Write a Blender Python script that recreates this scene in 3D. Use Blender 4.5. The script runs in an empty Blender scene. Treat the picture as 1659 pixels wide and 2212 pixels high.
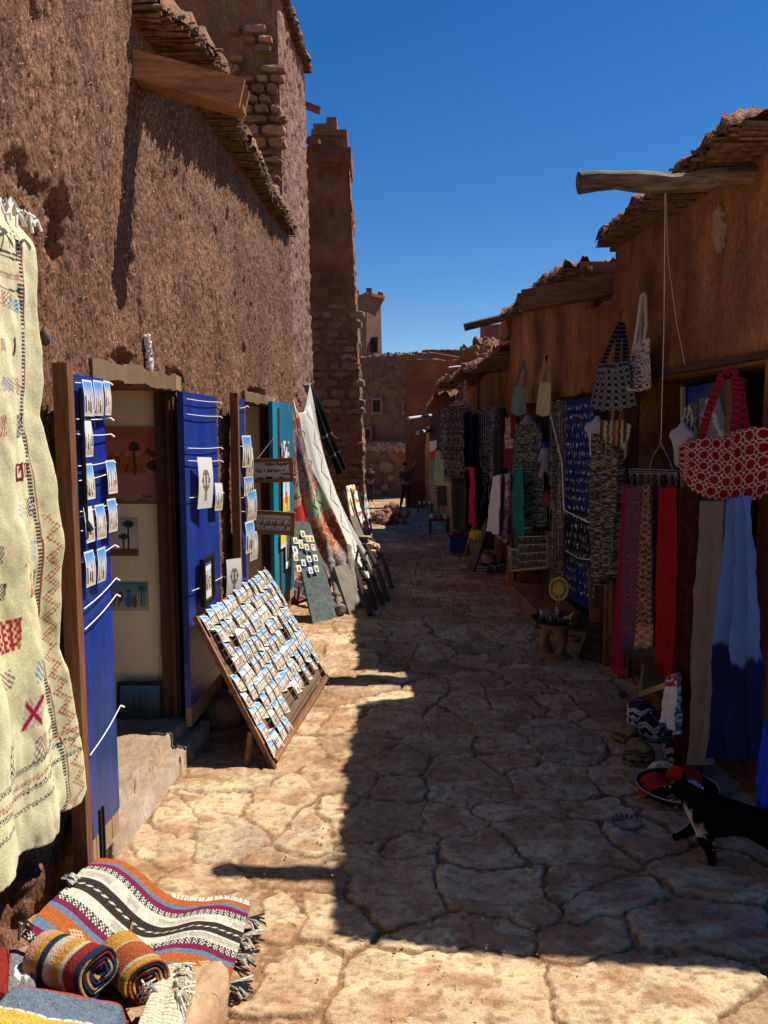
import bpy, math, random
import numpy as np
from mathutils import Vector, Matrix, Euler
R = math.radians
random.seed(7); rng = np.random.default_rng(7)
C = bpy.context.scene.collection
sc = bpy.context.scene

# ---------------------------------------------------------------- camera, sky, sun, exposure
PITCH = R(6.0); CF = 1661.0; CX, CY = 829.5, 1106.0; EYE = 1.6
cam = bpy.data.cameras.new('camera'); cam_o = bpy.data.objects.new('camera', cam); C.objects.link(cam_o)
cam.sensor_fit = 'VERTICAL'; cam.sensor_height = 36.0; cam.lens = 36.0 * CF / 2212.0
cam.clip_start = 0.05; cam.clip_end = 3000
cam_o.location = (0, 0, EYE); cam_o.rotation_euler = (R(90) - PITCH, 0, 0)
sc.camera = cam_o
SUN = Vector((0.545, 0.315, 1.0)).normalized()          # towards the sun
sun = bpy.data.lights.new('sun', 'SUN'); sun.energy = 4.5; sun.angle = R(0.5); sun.color = (1.0, 0.94, 0.84)
sun_o = bpy.data.objects.new('sun', sun); C.objects.link(sun_o)
sun_o.rotation_euler = SUN.to_track_quat('Z', 'Y').to_euler(); sun_o.location = (4, 2, 12)
world = bpy.data.worlds.new('World'); sc.world = world; world.use_nodes = True
wn, wl = world.node_tree.nodes, world.node_tree.links
bg = wn['Background']; bg.inputs['Strength'].default_value = 0.060
sky = wn.new('ShaderNodeTexSky'); sky.sky_type = 'NISHITA'; sky.sun_disc = False
sky.sun_elevation = math.asin(SUN.z); sky.sun_rotation = math.atan2(SUN.x, SUN.y)
sky.altitude = 1200; sky.air_density = 1.0; sky.dust_density = 0.15; sky.ozone_density = 2.5
hs = wn.new('ShaderNodeHueSaturation'); hs.inputs['Saturation'].default_value = 1.38; hs.inputs['Hue'].default_value = 0.507; hs.inputs['Value'].default_value = 1.0
wl.new(sky.outputs[0], hs.inputs['Color']); wl.new(hs.outputs[0], bg.inputs[0])
sc.view_settings.view_transform = 'Standard'; sc.view_settings.look = 'None'
sc.view_settings.gamma = 1; sc.view_settings.exposure = 0.85
sc.cycles.use_denoising = True
sc.cycles.max_bounces = 8; sc.cycles.diffuse_bounces = 2

# ---------------------------------------------------------------- where things stand
def ray(px, py):
    """direction through a point of the 1659 x 2212 picture, scaled so that y = 1"""
    u = -(py - CY) / CF; c, s = math.cos(PITCH), math.sin(PITCH)
    y = c + u * s
    return ((px - CX) / CF) / y, (-s + u * c) / y
def at(px, py, y):
    a, b = ray(px, py); return Vector((a * y, y, EYE + b * y))
def gz(y):
    return np.where(np.asarray(y) < 7, 0.0, np.where(np.asarray(y) < 31, -0.06 * (np.asarray(y) - 7), -1.44))
def Lx(y): return -1.10 + 0.0555 * (y - 2.7)
def Rx(y): return 1.55 - 0.055 * (y - 5)
def on_L(px, py, off=0.0):
    a, b = ray(px, py); y = (-1.10 - 0.0555 * 2.7 + off) / (a - 0.0555); return Vector((a * y, y, EYE + b * y))
def on_R(px, py, off=0.0):
    a, b = ray(px, py); y = (1.55 + 0.275 - off) / (a + 0.055); return Vector((a * y, y, EYE + b * y))
def on_G(px, py, z=0.0):
    a, b = ray(px, py); y = (z - EYE) / b
    if y > 7: y = (0.42 - EYE + z) / (b + 0.06)
    if y > 31 or y < 0: y = (-1.44 + z - EYE) / b
    return Vector((a * y, y, EYE + b * y))

# ---------------------------------------------------------------- noise
def _h(ix, iy, s):
    n = (ix.astype(np.int64) * 374761393 + iy.astype(np.int64) * 668265263 + s * 1442695041) & 0xffffffff
    n = ((n ^ (n >> 13)) * 1274126177) & 0xffffffff
    n = ((n ^ (n >> 15)) * 2246822519) & 0xffffffff
    return ((n ^ (n >> 16)) & 0xffff) / 65535.0
def vn(x, y, s=0):
    x = np.asarray(x, float); y = np.asarray(y, float)
    ix, iy = np.floor(x), np.floor(y); fx, fy = x - ix, y - iy
    fx = fx * fx * (3 - 2 * fx); fy = fy * fy * (3 - 2 * fy)
    a, b, c, d = _h(ix, iy, s), _h(ix + 1, iy, s), _h(ix, iy + 1, s), _h(ix + 1, iy + 1, s)
    return (a * (1 - fx) + b * fx) * (1 - fy) + (c * (1 - fx) + d * fx) * fy
def fbm(x, y, s=0, o=4, g=0.5):
    t = 0; a = 1; n = 0
    for i in range(o):
        t = t + a * vn(x * 2 ** i + i * 17.3, y * 2 ** i - i * 9.1, s + i); n += a; a *= g
    return t / n
def sm(a, b, x):
    t = np.clip((x - a) / (b - a), 0, 1); return t * t * (3 - 2 * t)
def mixc(a, b, t):
    t = np.asarray(t)[..., None]; return np.asarray(a) * (1 - t) + np.asarray(b) * t

# ---------------------------------------------------------------- materials
_mats = {}
def M(name, base=(0.5, 0.5, 0.5), rough=0.85, attr=False, nsc=8.0, namt=0.25, bsc=60.0, bst=0.3, bdist=0.004, stretch=(1, 1, 1),
      metal=0.0, spec=0.3, dark=None, weave=0, fine=None):
    if name in _mats: return _mats[name]
    m = bpy.data.materials.new(name); m.use_nodes = True; _mats[name] = m
    n, l = m.node_tree.nodes, m.node_tree.links; p = n['Principled BSDF']
    p.inputs['Roughness'].default_value = rough; p.inputs['Metallic'].default_value = metal
    p.inputs['Specular IOR Level'].default_value = spec
    tc = n.new('ShaderNodeTexCoord'); mp = n.new('ShaderNodeMapping'); mp.inputs['Scale'].default_value = stretch
    l.new(tc.outputs['Object'], mp.inputs['Vector'])
    ns = n.new('ShaderNodeTexNoise'); ns.inputs['Scale'].default_value = nsc; ns.inputs['Detail'].default_value = 6
    ns.inputs['Roughness'].default_value = 0.65
    l.new(mp.outputs[0], ns.inputs['Vector'])
    mr = n.new('ShaderNodeMapRange'); mr.inputs['From Min'].default_value = 0.3; mr.inputs['From Max'].default_value = 0.7
    mr.inputs['To Min'].default_value = 1 - namt; mr.inputs['To Max'].default_value = 1 + namt
    l.new(ns.outputs['Fac'], mr.inputs['Value'])
    vm = n.new('ShaderNodeVectorMath'); vm.operation = 'SCALE'
    if attr:
        at_ = n.new('ShaderNodeAttribute'); at_.attribute_name = 'Col'; l.new(at_.outputs['Color'], vm.inputs[0])
    else:
        if dark is not None:
            mx = n.new('ShaderNodeMix'); mx.data_type = 'RGBA'; n2 = n.new('ShaderNodeTexNoise')
            n2.inputs['Scale'].default_value = nsc * 0.37; n2.inputs['Detail'].default_value = 5; l.new(mp.outputs[0], n2.inputs['Vector'])
            m2 = n.new('ShaderNodeMapRange'); m2.inputs['From Min'].default_value = 0.4; m2.inputs['From Max'].default_value = 0.62
            l.new(n2.outputs['Fac'], m2.inputs['Value']); l.new(m2.outputs[0], mx.inputs['Factor'])
            mx.inputs['A'].default_value = (*base, 1); mx.inputs['B'].default_value = (*dark, 1)
            l.new(mx.outputs['Result'], vm.inputs[0])
        else: vm.inputs[0].default_value = base
    if fine:
        n3 = n.new('ShaderNodeTexNoise'); n3.inputs['Scale'].default_value = fine[0]; n3.inputs['Detail'].default_value = 3; n3.inputs['Roughness'].default_value = .7; l.new(mp.outputs[0], n3.inputs['Vector'])
        m3 = n.new('ShaderNodeMapRange'); m3.inputs['From Min'].default_value = .36; m3.inputs['From Max'].default_value = .64; m3.inputs['To Min'].default_value = 1 - fine[1]; m3.inputs['To Max'].default_value = 1 + fine[1] * .8
        l.new(n3.outputs['Fac'], m3.inputs['Value']); mu = n.new('ShaderNodeMath'); mu.operation = 'MULTIPLY'; l.new(mr.outputs[0], mu.inputs[0]); l.new(m3.outputs[0], mu.inputs[1]); l.new(mu.outputs[0], vm.inputs['Scale'])
    else: l.new(mr.outputs[0], vm.inputs['Scale'])
    l.new(vm.outputs[0], p.inputs['Base Color'])
    if bst:
        nb = n.new('ShaderNodeTexNoise'); nb.inputs['Scale'].default_value = bsc; nb.inputs['Detail'].default_value = 5
        nb.inputs['Roughness'].default_value = 0.6
        l.new(mp.outputs[0], nb.inputs['Vector'])
        b = n.new('ShaderNodeBump'); b.inputs['Strength'].default_value = bst; b.inputs['Distance'].default_value = bdist
        if weave:
            w1 = n.new('ShaderNodeTexWave'); w1.bands_direction = 'Z'; w1.inputs['Scale'].default_value = weave
            w2 = n.new('ShaderNodeTexWave'); w2.bands_direction = 'DIAGONAL'; w2.inputs['Scale'].default_value = weave
            w2.inputs['Distortion'].default_value = 1.0
            l.new(mp.outputs[0], w1.inputs['Vector']); l.new(mp.outputs[0], w2.inputs['Vector'])
            ad = n.new('ShaderNodeMath'); ad.operation = 'ADD'; l.new(w1.outputs['Fac'], ad.inputs[0]); l.new(w2.outputs['Fac'], ad.inputs[1])
            a2 = n.new('ShaderNodeMath'); a2.operation = 'ADD'; l.new(ad.outputs[0], a2.inputs[0]); l.new(nb.outputs['Fac'], a2.inputs[1])
            l.new(a2.outputs[0], b.inputs['Height'])
        else: l.new(nb.outputs['Fac'], b.inputs['Height'])
        l.new(b.outputs[0], p.inputs['Normal'])
    return m

# ---------------------------------------------------------------- meshes
def link(o, parent=None):
    C.objects.link(o)
    if parent is not None: o.parent = parent
    return o
def tag(o, label=None, cat=None, group=None, kind=None):
    if label: o['label'] = label
    if cat: o['category'] = cat
    if group: o['group'] = group
    if kind: o['kind'] = kind
    return o
def thing(name, label, cat, loc=(0, 0, 0), group=None, rz=0.0):
    o = bpy.data.objects.new(name, None); o.empty_display_size = 0.1; C.objects.link(o)
    o.location = loc; o.rotation_euler = (0, 0, rz)
    return tag(o, label, cat, group)
class MB:
    """collects verts and faces (with a colour per face); build() links ONE mesh object"""
    def __init__(s): s.v = []; s.f = []; s.c = []; s.mi = []
    def add(s, vs, fs, col=(1, 1, 1), mi=0):
        o = len(s.v); s.v.extend([tuple(v) for v in vs]); s.f.extend([tuple(i + o for i in f) for f in fs])
        s.c.extend([col] * len(fs)); s.mi.extend([mi] * len(fs)); return s
    def box(s, c, d, rot=None, col=(1, 1, 1), mi=0, j=0.0):
        x, y, z = d[0] / 2, d[1] / 2, d[2] / 2
        vs = [Vector((a * x, b * y, e * z)) for a in (-1, 1) for b in (-1, 1) for e in (-1, 1)]
        if j: vs = [v + Vector([random.uniform(-j, j) for _ in range(3)]) for v in vs]
        if rot is not None: vs = [rot @ v for v in vs]
        c = Vector(c); vs = [v + c for v in vs]
        return s.add(vs, [(0, 1, 3, 2), (4, 6, 7, 5), (0, 4, 5, 1), (2, 3, 7, 6), (0, 2, 6, 4), (1, 5, 7, 3)], col, mi)
    def beam(s, a, b, w, h, col=(1, 1, 1), mi=0, up=(0, 0, 1)):
        a, b = Vector(a), Vector(b); d = (b - a); L = d.length; d.normalize(); up = Vector(up)
        if abs(d.dot(up)) > 0.98: up = Vector((1, 0, 0))
        sd = d.cross(up).normalized(); u2 = sd.cross(d)
        rot = Matrix((sd, d, u2)).transposed()
        return s.box((a + b) / 2, (w, L, h), rot, col, mi)
    def tube(s, pts, r, n=6, col=(1, 1, 1), mi=0, cap=True):
        pts = [Vector(p) for p in pts]; k = len(pts)
        rs = r if hasattr(r, '__len__') else [r] * k
        vs = []; ref = None
        for i, p in enumerate(pts):
            d = (pts[min(i + 1, k - 1)] - pts[max(i - 1, 0)]); d = d.normalized() if d.length > 1e-9 else Vector((0, 0, 1))
            if ref is None: ref = Vector((0, 0, 1)) if abs(d.z) < 0.9 else Vector((1, 0, 0))
            sd = d.cross(ref).normalized(); up = sd.cross(d).normalized(); ref = up
            for q in range(n):
                t = 2 * math.pi * q / n; vs.append(p + sd * math.cos(t) * rs[i] + up * math.sin(t) * rs[i])
        fs = [(i * n + q, i * n + (q + 1) % n, (i + 1) * n + (q + 1) % n, (i + 1) * n + q) for i in range(k - 1) for q in range(n)]
        if cap: fs += [tuple(range(n))[::-1], tuple(range((k - 1) * n, k * n))]
        return s.add(vs, fs, col, mi)
    def lathe(s, prof, n=20, c=(0, 0, 0), rot=None, col=(1, 1, 1), mi=0, sy=1.0, cols=None):
        vs = []; c = Vector(c)
        for (r, z) in prof:
            for q in range(n):
                t = 2 * math.pi * q / n; v = Vector((r * math.cos(t), r * math.sin(t) * sy, z))
                vs.append((rot @ v if rot is not None else v) + c)
        for i in range(len(prof) - 1):
            pass
        o = len(s.v); s.v.extend([tuple(v) for v in vs])
        for i in range(len(prof) - 1):
            for q in range(n):
                s.f.append((o + i * n + q, o + i * n + (q + 1) % n, o + (i + 1) * n + (q + 1) % n, o + (i + 1) * n + q))
                s.c.append(cols(i, q, n) if cols else col); s.mi.append(mi)
        return s
    def poly(s, pts, th, nrm, col=(1, 1, 1), mi=0):
        """flat outline given real thickness"""
        n = Vector(nrm).normalized() * th; k = len(pts); pts = [Vector(p) for p in pts]
        vs = pts + [p - n for p in pts]
        fs = [tuple(range(k)), tuple(range(2 * k - 1, k - 1, -1))] + [(i, i + k, (i + 1) % k + k, (i + 1) % k) for i in range(k)]
        return s.add(vs, fs, col, mi)
    def build(s, name, mats, parent=None, smooth=False, loc=None):
        me = bpy.data.meshes.new(name); vs = s.v
        if loc is not None: vs = [(v[0] - loc[0], v[1] - loc[1], v[2] - loc[2]) for v in vs]
        me.from_pydata(vs, [], s.f); me.update()
        mats = mats if isinstance(mats, (list, tuple)) else [mats]
        for m in mats: me.materials.append(m)
        me.polygons.foreach_set('material_index', s.mi)
        if smooth: me.polygons.foreach_set('use_smooth', [True] * len(s.f))
        ca = me.color_attributes.new('Col', 'FLOAT_COLOR', 'CORNER')
        lt = np.array([len(f) for f in s.f]); cc = np.repeat(np.array([(*c[:3], 1.0) for c in s.c], np.float32), lt, axis=0)
        ca.data.foreach_set('color', cc.ravel())
        o = bpy.data.objects.new(name, me)
        if loc is not None: o.location = loc
        return link(o, parent)
def grid(name, P, mat, parent=None, col=None, keep=None, smooth=True, mi=None, extra=None, loc=None, face_col=False):
    """P: (n, m, 3) points -> quads. col: (n, m, 3) vertex colours, or (n-1, m-1, 3) with face_col. keep: (n-1, m-1) bool"""
    n, m = P.shape[:2]; P = np.array(P, float)
    if loc is not None: P = P - np.array(loc)
    idx = np.arange(n * m).reshape(n, m)
    q = np.stack([idx[:-1, :-1], idx[:-1, 1:], idx[1:, 1:], idx[1:, :-1]], -1)
    fc = np.asarray(col).reshape(n - 1, m - 1, 3) if (col is not None and face_col) else None
    if keep is not None: q = q[keep]; fc = fc[keep] if fc is not None else None
    else: q = q.reshape(-1, 4); fc = fc.reshape(-1, 3) if fc is not None else None
    me = bpy.data.meshes.new(name); nf = len(q)
    me.vertices.add(n * m); me.vertices.foreach_set('co', P.reshape(-1).astype(np.float32))
    me.loops.add(nf * 4); me.loops.foreach_set('vertex_index', q.reshape(-1).astype(np.int32))
    me.polygons.add(nf); me.polygons.foreach_set('loop_start', np.arange(0, nf * 4, 4, dtype=np.int32))
    me.polygons.foreach_set('loop_total', np.full(nf, 4, dtype=np.int32))
    if smooth: me.polygons.foreach_set('use_smooth', np.ones(nf, bool))
    for mm in (mat if isinstance(mat, (list, tuple)) else [mat]): me.materials.append(mm)
    me.update(calc_edges=True)
    if col is not None:
        if fc is not None: cc = np.repeat(fc, 4, axis=0)
        else: cc = np.asarray(col).reshape(-1, 3)[q.reshape(-1)]
        ca = me.color_attributes.new('Col', 'FLOAT_COLOR', 'CORNER')
        ca.data.foreach_set('color', np.concatenate([cc, np.ones((len(cc), 1))], 1).astype(np.float32).ravel())
    o = bpy.data.objects.new(name, me)
    if loc is not None: o.location = loc
    return link(o, parent)
def copy_tree(o, parent=None):
    c = o.copy(); C.objects.link(c)
    if parent is not None: c.parent = parent
    for ch in o.children: copy_tree(ch, c)
    return c

# ================================================================ ground
m_path = M('flagstone path', attr=True, rough=0.9, nsc=9, namt=0.22, bsc=60, bst=.8, bdist=0.007, spec=0.12, fine=(150, .2))
m_soil = M('dusty soil', (0.30, 0.17, 0.09), nsc=3, namt=0.3, bsc=30, bst=0.5, bdist=0.02, dark=(0.22, 0.12, 0.06))
STONES = [(782,1177,2058,2240),(1187,1605,2079,2225),(628,800,1930,2038),(742,972,1839,1981),(891,1029,1741,1802),(857,951,1799,1849),
 (945,1127,1812,1897),(904,1187,1863,1977),(1137,1299,1886,1950),(1204,1410,1930,1994),(1174,1366,1991,2065),(884,1100,1977,2052),
 (1376,1646,1977,2079),(1295,1464,1799,1860),(1106,1316,1789,1870),(1437,1640,1873,1957),(1228,1322,1728,1775),(1015,1191,1731,1768),
 (922,1052,1349,1381),(908,988,1397,1420),(981,1063,1411,1438),(979,1052,1470,1509),(968,1104,1534,1570),(913,1034,1595,1638),
 (1034,1170,1591,1634),(781,933,1632,1682),(913,1100,1641,1743),(1098,1273,1659,1730),(1136,1296,1568,1622),(1047,1150,1625,1680),
 (1168,1252,1502,1540),(1045,1159,1504,1534),(972,1059,1511,1534),(1072,1166,1449,1470),(1186,1298,1616,1655),(815,920,1529,1584),
 (922,1022,1538,1584),(406,515,1715,1770),(428,574,1779,1856),(287,424,1811,1870),(410,588,1679,1711),(365,447,1733,1797),
 (620,725,1756,1843),(711,756,1542,1588),(369,519,1868,1936),(540,640,1690,1790),(560,700,1600,1680),(600,700,1520,1590),
 (700,800,1400,1440),(540,700,2050,2160),(560,640,1960,2040),(690,760,1700,1800),(810,905,1690,1740),(1300,1430,1640,1700)]
def make_path():
    E = []
    for (x0, x1, y0, y1) in STONES:
        a, b = on_G((x0 + x1) / 2, y1), on_G((x0 + x1) / 2, y0); cy = (a.y + b.y) / 2
        cx = ray((x0 + x1) / 2, 1500)[0] * cy * 1.0
        cx = (( (x0 + x1) / 2 - CX) / CF) * cy / (math.cos(PITCH) + 0.0)
        g = on_G((x0 + x1) / 2, (y0 + y1) / 2); cx = g.x
        E.append((cx, cy, (x1 - x0) / 2 / CF * cy * 1.04, (b.y - a.y) / 2 * 1.04, random.uniform(-.15, .15), random.random()))
    # the rest of the path is filled with smaller slabs
    y = 1.2
    while y < 33:
        sp = 0.25 if y < 5 else 0.30
        x = -1.4 + random.uniform(0, .2)
        while x < 2.1:
            cx, cy = x + random.uniform(-.07, .07), y + random.uniform(-.07, .07)
            if all(((cx - e[0]) / (e[2] + .09)) ** 2 + ((cy - e[1]) / (e[3] + .07)) ** 2 > 1 for e in E if abs(e[1] - cy) < 1):
                s = random.uniform(.7, 1.25)
                E.append((cx, cy, .155 * s * random.uniform(.9, 1.4), .12 * s, random.uniform(-.7, .7), random.random()))
            x += sp * random.uniform(.9, 1.35)
        y += sp * .82
    ys = []; yy = 1.45
    while yy < 34: ys.append(yy); yy += max(0.0045, yy * yy * 0.0010)
    ys = np.array(ys); xs = np.linspace(-1.45, 2.1, 470)
    Y, X = np.meshgrid(ys, xs, indexing='ij')
    wx = X + (fbm(X * 4, Y * 4, 3, 4) - .5) * .13 + (fbm(X * 14, Y * 14, 5, 3) - .5) * .035
    wy = Y + (fbm(X * 4, Y * 4, 11, 4) - .5) * .13 + (fbm(X * 14, Y * 14, 9, 3) - .5) * .035
    d1 = np.full(X.shape, 9.); d2 = np.full(X.shape, 9.); own = np.zeros(X.shape, int)
    for k, (cx, cy, a, b, t, r_) in enumerate(E):
        R_ = max(a, b) + .45; i0, i1 = np.searchsorted(ys, [cy - R_, cy + R_]); j0, j1 = np.searchsorted(xs, [cx - R_, cx + R_])
        if i1 <= i0 or j1 <= j0: continue
        dx, dy = wx[i0:i1, j0:j1] - cx, wy[i0:i1, j0:j1] - cy; c, s = math.cos(t), math.sin(t)
        u, v = dx * c + dy * s, -dx * s + dy * c
        pw = 3.2
        nn = (np.abs(u / a) ** pw + np.abs(v / b) ** pw) ** (1 / pw); d = (nn - 1) * math.sqrt(a * b)
        D1, D2 = d1[i0:i1, j0:j1], d2[i0:i1, j0:j1]
        m = d < D1; D2[m] = D1[m]; D1[m] = d[m]; own[i0:i1, j0:j1][m] = k
        m2 = (~m) & (d < D2); D2[m2] = d[m2]
    rnd = np.array([e[5] for e in E])[own]; rnd2 = (rnd * 7.31) % 1
    e = np.minimum((d2 - d1) / 2 - .0012 - .007 * sm(.45, .75, fbm(X * 2.5, Y * 2.5, 23, 2)), .085 - d1)
    e = e + (fbm(X * 34, Y * 34, 21, 3) - .5) * .010
    big = np.array([1.0 if k < len(STONES) else 0.0 for k in range(len(E))])[own]
    left = sm(0.1, -0.6, X)                                     # stones sit half buried towards the painter's door
    mask = sm(0.0, 0.006, e)
    bury = sm(.35, .6, fbm(X * 1.7, Y * 1.7, 31, 3) + left * .10) * .55
    mask = mask * (1 - bury * (1 - big * .7))
    hn = fbm(X * 9, Y * 9, 41, 4)
    lay = fbm(X * 3 + hn, Y * 13, 51, 4)                        # layered, foliated rock
    tilt = (rnd - .5) * .05 * np.clip(d1 * 0 + (Y - np.array([e_[1] for e_ in E])[own]) / .3, -1, 1)
    h = mask * (.0115 + .008 * (rnd2 - .5) + .010 * (lay - .5) + .006 * (hn - .5) + tilt * .5) + (fbm(X * 16, Y * 16, 61, 4) - .5) * .016 * (1 - mask * .6)
    lay2 = fbm(X * 4 + hn * 1.5, Y * 20, 57, 4); k7 = lay2 * 9; steps = (np.floor(k7) + sm(.0, .22, k7 - np.floor(k7))) / 9; h += mask * (steps - .5) * .020; rim = sm(.25, .05, k7 - np.floor(k7))
    h += (fbm(X * .8, Y * .8, 71, 2) - .5) * .07
    pit = sm(.62, .72, vn(X * 45, Y * 60, 81)); h -= mask * pit * .004
    # colours: pale ochre slabs, rusty and greyish ones, reddish dirt between them
    c1 = mixc((.59, .43, .26), (.42, .26, .15), rnd); c1 = mixc(c1, (.37, .275, .19), sm(.72, .78, rnd2)); c1 = mixc(c1, (.57, .47, .28), sm(.3, .7, hn) * (.35 + .4 * big))
    c1 = mixc(c1, (.33, .17, .08), sm(.52, .68, fbm(X * 7, Y * 11, 91, 4)) * .75)
    c1 = mixc(c1, (.24, .13, .07), np.clip(pit * .5 + rim * .35, 0, 1))  # dirt tone in pits and step feet, also painted in as relief shade
    dirt = mixc((.31, .165, .08), (.20, .10, .05), fbm(X * 6, Y * 6, 95, 4)); dirt = mixc(dirt, (.47, .31, .18), sm(.6, .72, vn(X * 60, Y * 60, 97)) * .7)
    dust = sm(.42, .62, fbm(X * 3.5, Y * 3.5, 99, 4)) * .35
    c1 = mixc(c1, dirt, dust)
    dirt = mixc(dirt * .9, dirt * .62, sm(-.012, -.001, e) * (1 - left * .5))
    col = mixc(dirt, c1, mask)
    Z = gz(Y) + h
    side = sm(1.45, 1.9, X) + sm(-1.15, -1.4, X); Z = Z - side * .0
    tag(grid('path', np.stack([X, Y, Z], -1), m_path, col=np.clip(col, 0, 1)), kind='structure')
make_path()
g = MB(); yy = [-40, 1.4, 7, 31, 34, 400]; zz = [-.08, -.08, -.08, -1.52, -1.46, -1.46]; xx = [-300, -3, 0, 4, 300]
g.v = [(x, y, z) for y, z in zip(yy, zz) for x in xx]
g.f = [(i * 5 + j, i * 5 + j + 1, (i + 1) * 5 + j + 1, (i + 1) * 5 + j) for i in range(5) for j in range(4)]; g.c = [(1, 1, 1)] * 20; g.mi = [0] * 20
tag(g.build('ground', m_soil), kind='structure')

# ================================================================ mud walls
m_mudL = M('straw mud plaster', (0.255, 0.128, 0.074), nsc=10, namt=0.22, bsc=95, bst=1.0, bdist=0.012, stretch=(1, 1, .45), spec=0.1, dark=(0.19, 0.09, 0.052), fine=(130, .55))
m_mudR = M('ochre mud plaster', (0.37, 0.16, 0.064), nsc=4, namt=0.4, bsc=40, bst=1.0, bdist=0.014, stretch=(1, 1, .55), spec=0.05, dark=(0.17, 0.065, 0.03), fine=(70, .3))
m_mudD = M('red mud', (0.26, 0.12, 0.07), nsc=4, namt=0.35, bsc=26, bst=0.9, bdist=0.03, spec=0.1, dark=(0.19, 0.085, 0.05))
m_straw = M('straw', (0.56, 0.42, 0.29), nsc=30, namt=0.3, bst=0)
m_reed = M('dry reeds', (0.25, 0.14, 0.075), nsc=40, namt=0.5, bsc=80, bst=0.3, dark=(0.12, 0.06, 0.035))
m_wood = M('worn wood', (0.28, 0.13, 0.06), nsc=9, namt=0.35, bsc=70, bst=0.4, stretch=(1, .15, 1), dark=(0.18, 0.08, 0.04), fine=(60, .3))
m_woodv = M('worn upright wood', (0.18, 0.075, 0.03), nsc=9, namt=0.35, bsc=70, bst=0.4, stretch=(1, 1, .1), dark=(0.14, 0.055, 0.025), fine=(80, .35))
m_woodd = M('dark wood', (0.07, 0.032, 0.018), nsc=9, namt=0.35, bsc=70, bst=0.4, stretch=(1, 1, .1))
m_pale = M('pale timber', (0.44, 0.30, 0.17), nsc=8, namt=0.3, bsc=60, bst=0.5, stretch=(1, .3, .3), dark=(0.3, 0.18, 0.1))
m_stone = M('red stone', attr=True, nsc=10, namt=0.25, bsc=40, bst=0.8, bdist=0.01)
m_white = M('white lime', (0.62, 0.56, 0.48), nsc=20, bsc=60, bst=0.7)
m_room = M('cream room plaster', (0.72, 0.60, 0.40), nsc=3, namt=0.12, bsc=30, bst=0.15)

def straws(mb, n, f, mi=1, lmin=.008, lmax=.03, w=.0016):
    for _ in range(n):
        p, nrm, tx, tz = f()
        a = random.gauss(math.pi / 2, .55) if random.random() < .75 else random.uniform(0, math.pi)
        L = random.uniform(lmin, lmax) * random.uniform(.5, 1.2) / 2; ww = w * random.uniform(.6, 1.5)
        d = tx * math.cos(a) + tz * math.sin(a); s = (tz * math.cos(a) - tx * math.sin(a)) * ww
        q = p + nrm * .004; e = nrm * random.uniform(0, .006)
        mb.add([q - d * L - s, q + d * L - s + e, q + d * L + s + e, q - d * L + s, q + nrm * .003], [(0, 1, 4), (1, 2, 4), (2, 3, 4), (3, 0, 4)], mi=mi)

def eave(name, parent, y0, y1, zf, xwall, side, over, mat=m_reed, step=.011, thick=.07, mudh=.07, lumps=.05, seed=1):
    """reeds laid across the wall head with mud on top. side: +1 sticks out towards +x"""
    mb = MB(); y = y0; ovf = over if callable(over) else (lambda v: over)
    while y < y1:
        xw = xwall(y); z = zf(y); over = ovf(y)
        for k in range(3):
            L = over * random.uniform(.80, 1.08) if random.random() < .97 else over * random.uniform(1.05, 1.2)
            yy_ = y + random.uniform(-.01, .01); zz_ = z + k * thick / 3 + random.uniform(-.009, .009); r = random.uniform(.004, .0085)
            c = random.choice([(1, 1, 1)])
            mb.tube([(xw - side * .12, yy_, zz_), (xw + side * L, yy_ + random.uniform(-.03, .03), zz_ + random.uniform(-.015, .012))], r, 5)
        if random.random() < .14:
            p = Vector((xw + side * over * .95, y, z + .05)); mb.tube([p, p + Vector((side * random.uniform(.0, .05), random.uniform(-.04, .04), random.uniform(-.13, .02)))], .0025, 3)
        y += step * random.uniform(.7, 1.3)
    o = mb.build(name, mat, parent)
    # mud bed
    n = max(6, int((y1 - y0) / .018)); ys = np.linspace(y0, y1, n); t = np.linspace(0, 1, 26)
    Yg, T = np.meshgrid(ys, t, indexing='ij')
    xw = np.array([xwall(v) for v in ys])[:, None]; zz_ = np.array([zf(v) for v in ys])[:, None] + thick; over = np.array([ovf(v) for v in ys])[:, None]
    prof_x = xw + side * (over * 1.0 - T * (over + .35)); bump = fbm(Yg * 9, T * 6, seed, 4)
    prof_z = zz_ + mudh * np.sin(np.clip(T * 1.2, 0, 1) * math.pi * .5) ** .5 + (bump - .5) * lumps * 2 + (vn(Yg * 45, T * 25, seed + 3) - .5) * lumps * .8
    prof_z = np.where(T < .02, zz_ - thick * .6, prof_z)
    prof_x = prof_x + (fbm(Yg * 12, T * 5, seed + 7, 4) - .5) * .10
    m = grid('eave_mud', np.stack([prof_x, Yg, prof_z], -1), m_mudL if side > 0 else m_mudD, o)
    return o

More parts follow.
